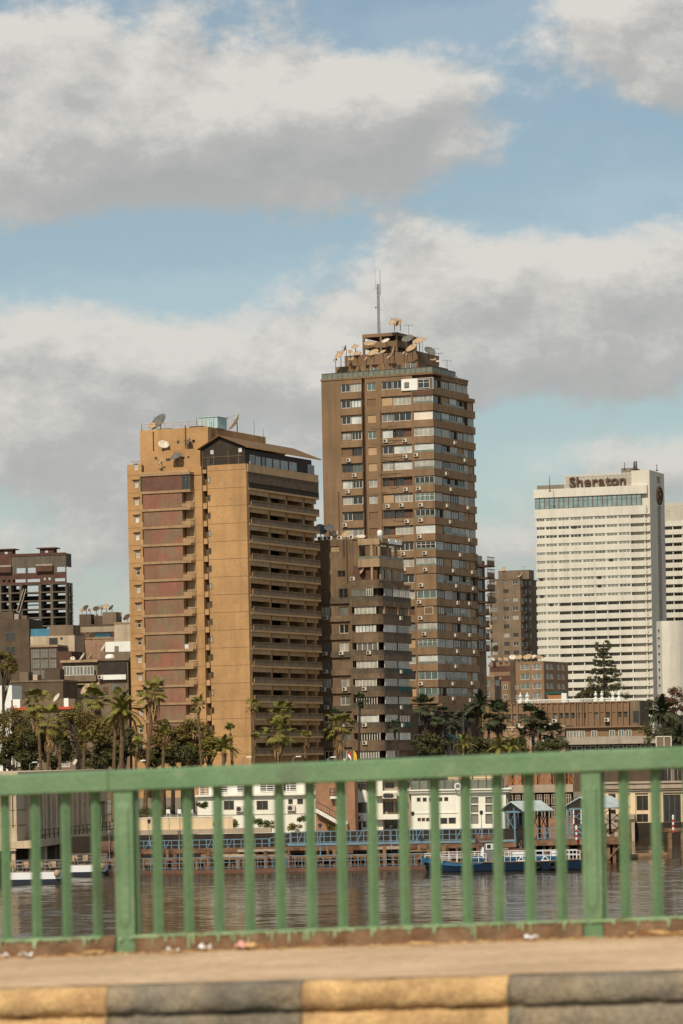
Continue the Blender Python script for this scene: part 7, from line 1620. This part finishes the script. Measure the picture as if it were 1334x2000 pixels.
for px in (1017, 1063):                                          # fold-out steps drawn up on the rails
    m = MB(); x = bx(px); m.tube((x, -1.68, 1.5), (x-.4, -1.68, 1.05), .05, n=5); m.tube((x, -1.68, 1.5), (x+.4, -1.68, 1.05), .05, n=5); m.tube((x-.4, -1.68, 1.05), (x+.4, -1.68, 1.05), .05, n=5); m.build('boarding_step', BRIGHT, BT)
for px in (1047, 1077):
    m = MB()
    for i in range(14): a, a2 = 2*math.pi*i/14, 2*math.pi*(i+1)/14; m.tube((.30*math.cos(a), 0, .30*math.sin(a)), (.30*math.cos(a2), 0, .30*math.sin(a2)), .11, n=6, cap=False)
    m.build('tyre_fender', TYRE, BT, (bx(px), -Wd/2-.1, .55), smooth=True)

# --- street lamps and flags seen above the railing
for px, py, pb, sgn, lab in ((268, 1489, 1560, 1, 'white street lamp beside the small trimmed palm'), (475, 1482, 1560, 1, 'white street lamp at the foot of the plain end wall'), (572, 1481, 1560, 1, 'white street lamp before the tan tower balconies'), (640, 1482, 1560, 1, 'white street lamp before the old brown block'), (58, 1492, 1540, 1, 'low white street lamp over the riverside hall roof')):
    a = at(px, py, 405 if px > 100 else 436); t_ = thing('street_lamp', lab, 'street lamp', (a.x, a.y, GZ), 0, 'street lamps on the corniche'); h = a.z-GZ; m = MB(); m.tube((0, 0, 0), (0, 0, h), .07, .05, n=6); m.tube((0, 0, h), (.45*sgn, 0, h+.18), .045, n=5); m.build('post', METAL, t_); m = MB(); m.box(.35, .95, -.1, .1, h+.14, h+.26); m.build('lamp_head', BRIGHT, t_)
for px, cols_, lab in ((679, ((.45, .03, .02), (.75, .72, .68), (.03, .03, .03)), 'small red white black flag before the old brown block'), (690, ((.55, .33, .02),), 'small yellow flag beside the striped one')):
    a = at(px, 1464, 402); t_ = thing('flag', lab, 'flag', (a.x, a.y, GZ), 0, 'flags on the corniche'); h = a.z-GZ; m = MB(); m.tube((0, 0, 0), (0, 0, h), .03, n=5); m.build('flag_pole', METAL, t_)
    for k, c in enumerate(cols_):
        m = MB(); n = len(cols_); w = .26; hh = 1.1/n; z_ = h-.05-k*hh; m.add([(.0, 0, z_), (w, .08, z_-.25), (w*1.5, .0, z_-.6), (w*1.5, .0, z_-.6-hh), (w, .08, z_-.25-hh), (.0, 0, z_-hh)], [(0, 1, 4, 5), (1, 2, 3, 4)])
        m.build('flag_cloth', M('flag_%s_%d' % (lab.split()[1], k), c, var=.05), t_)
bf = thing('billboard_frame', 'pale empty billboard frame at the right above the railing', 'billboard', at(1281, 1458, 480), R(-12)); w_ = 31/F*480; h_ = 20/F*480
box('frame_panel', bf, GRB, 0, w_, .05, .12, 0, h_)
for a, b_, c, d in ((0, .12, 0, h_), (w_-.12, w_, 0, h_), (0, w_, h_-.12, h_), (w_*.5, w_*.5+.1, 0, h_)): box('frame_bar', bf, WHITEF, a, b_, -.05, .05, c, d)
for x in (.1, w_-.2): box('frame_leg', bf, METAL, x, x+.12, 0, .1, -7, 0)
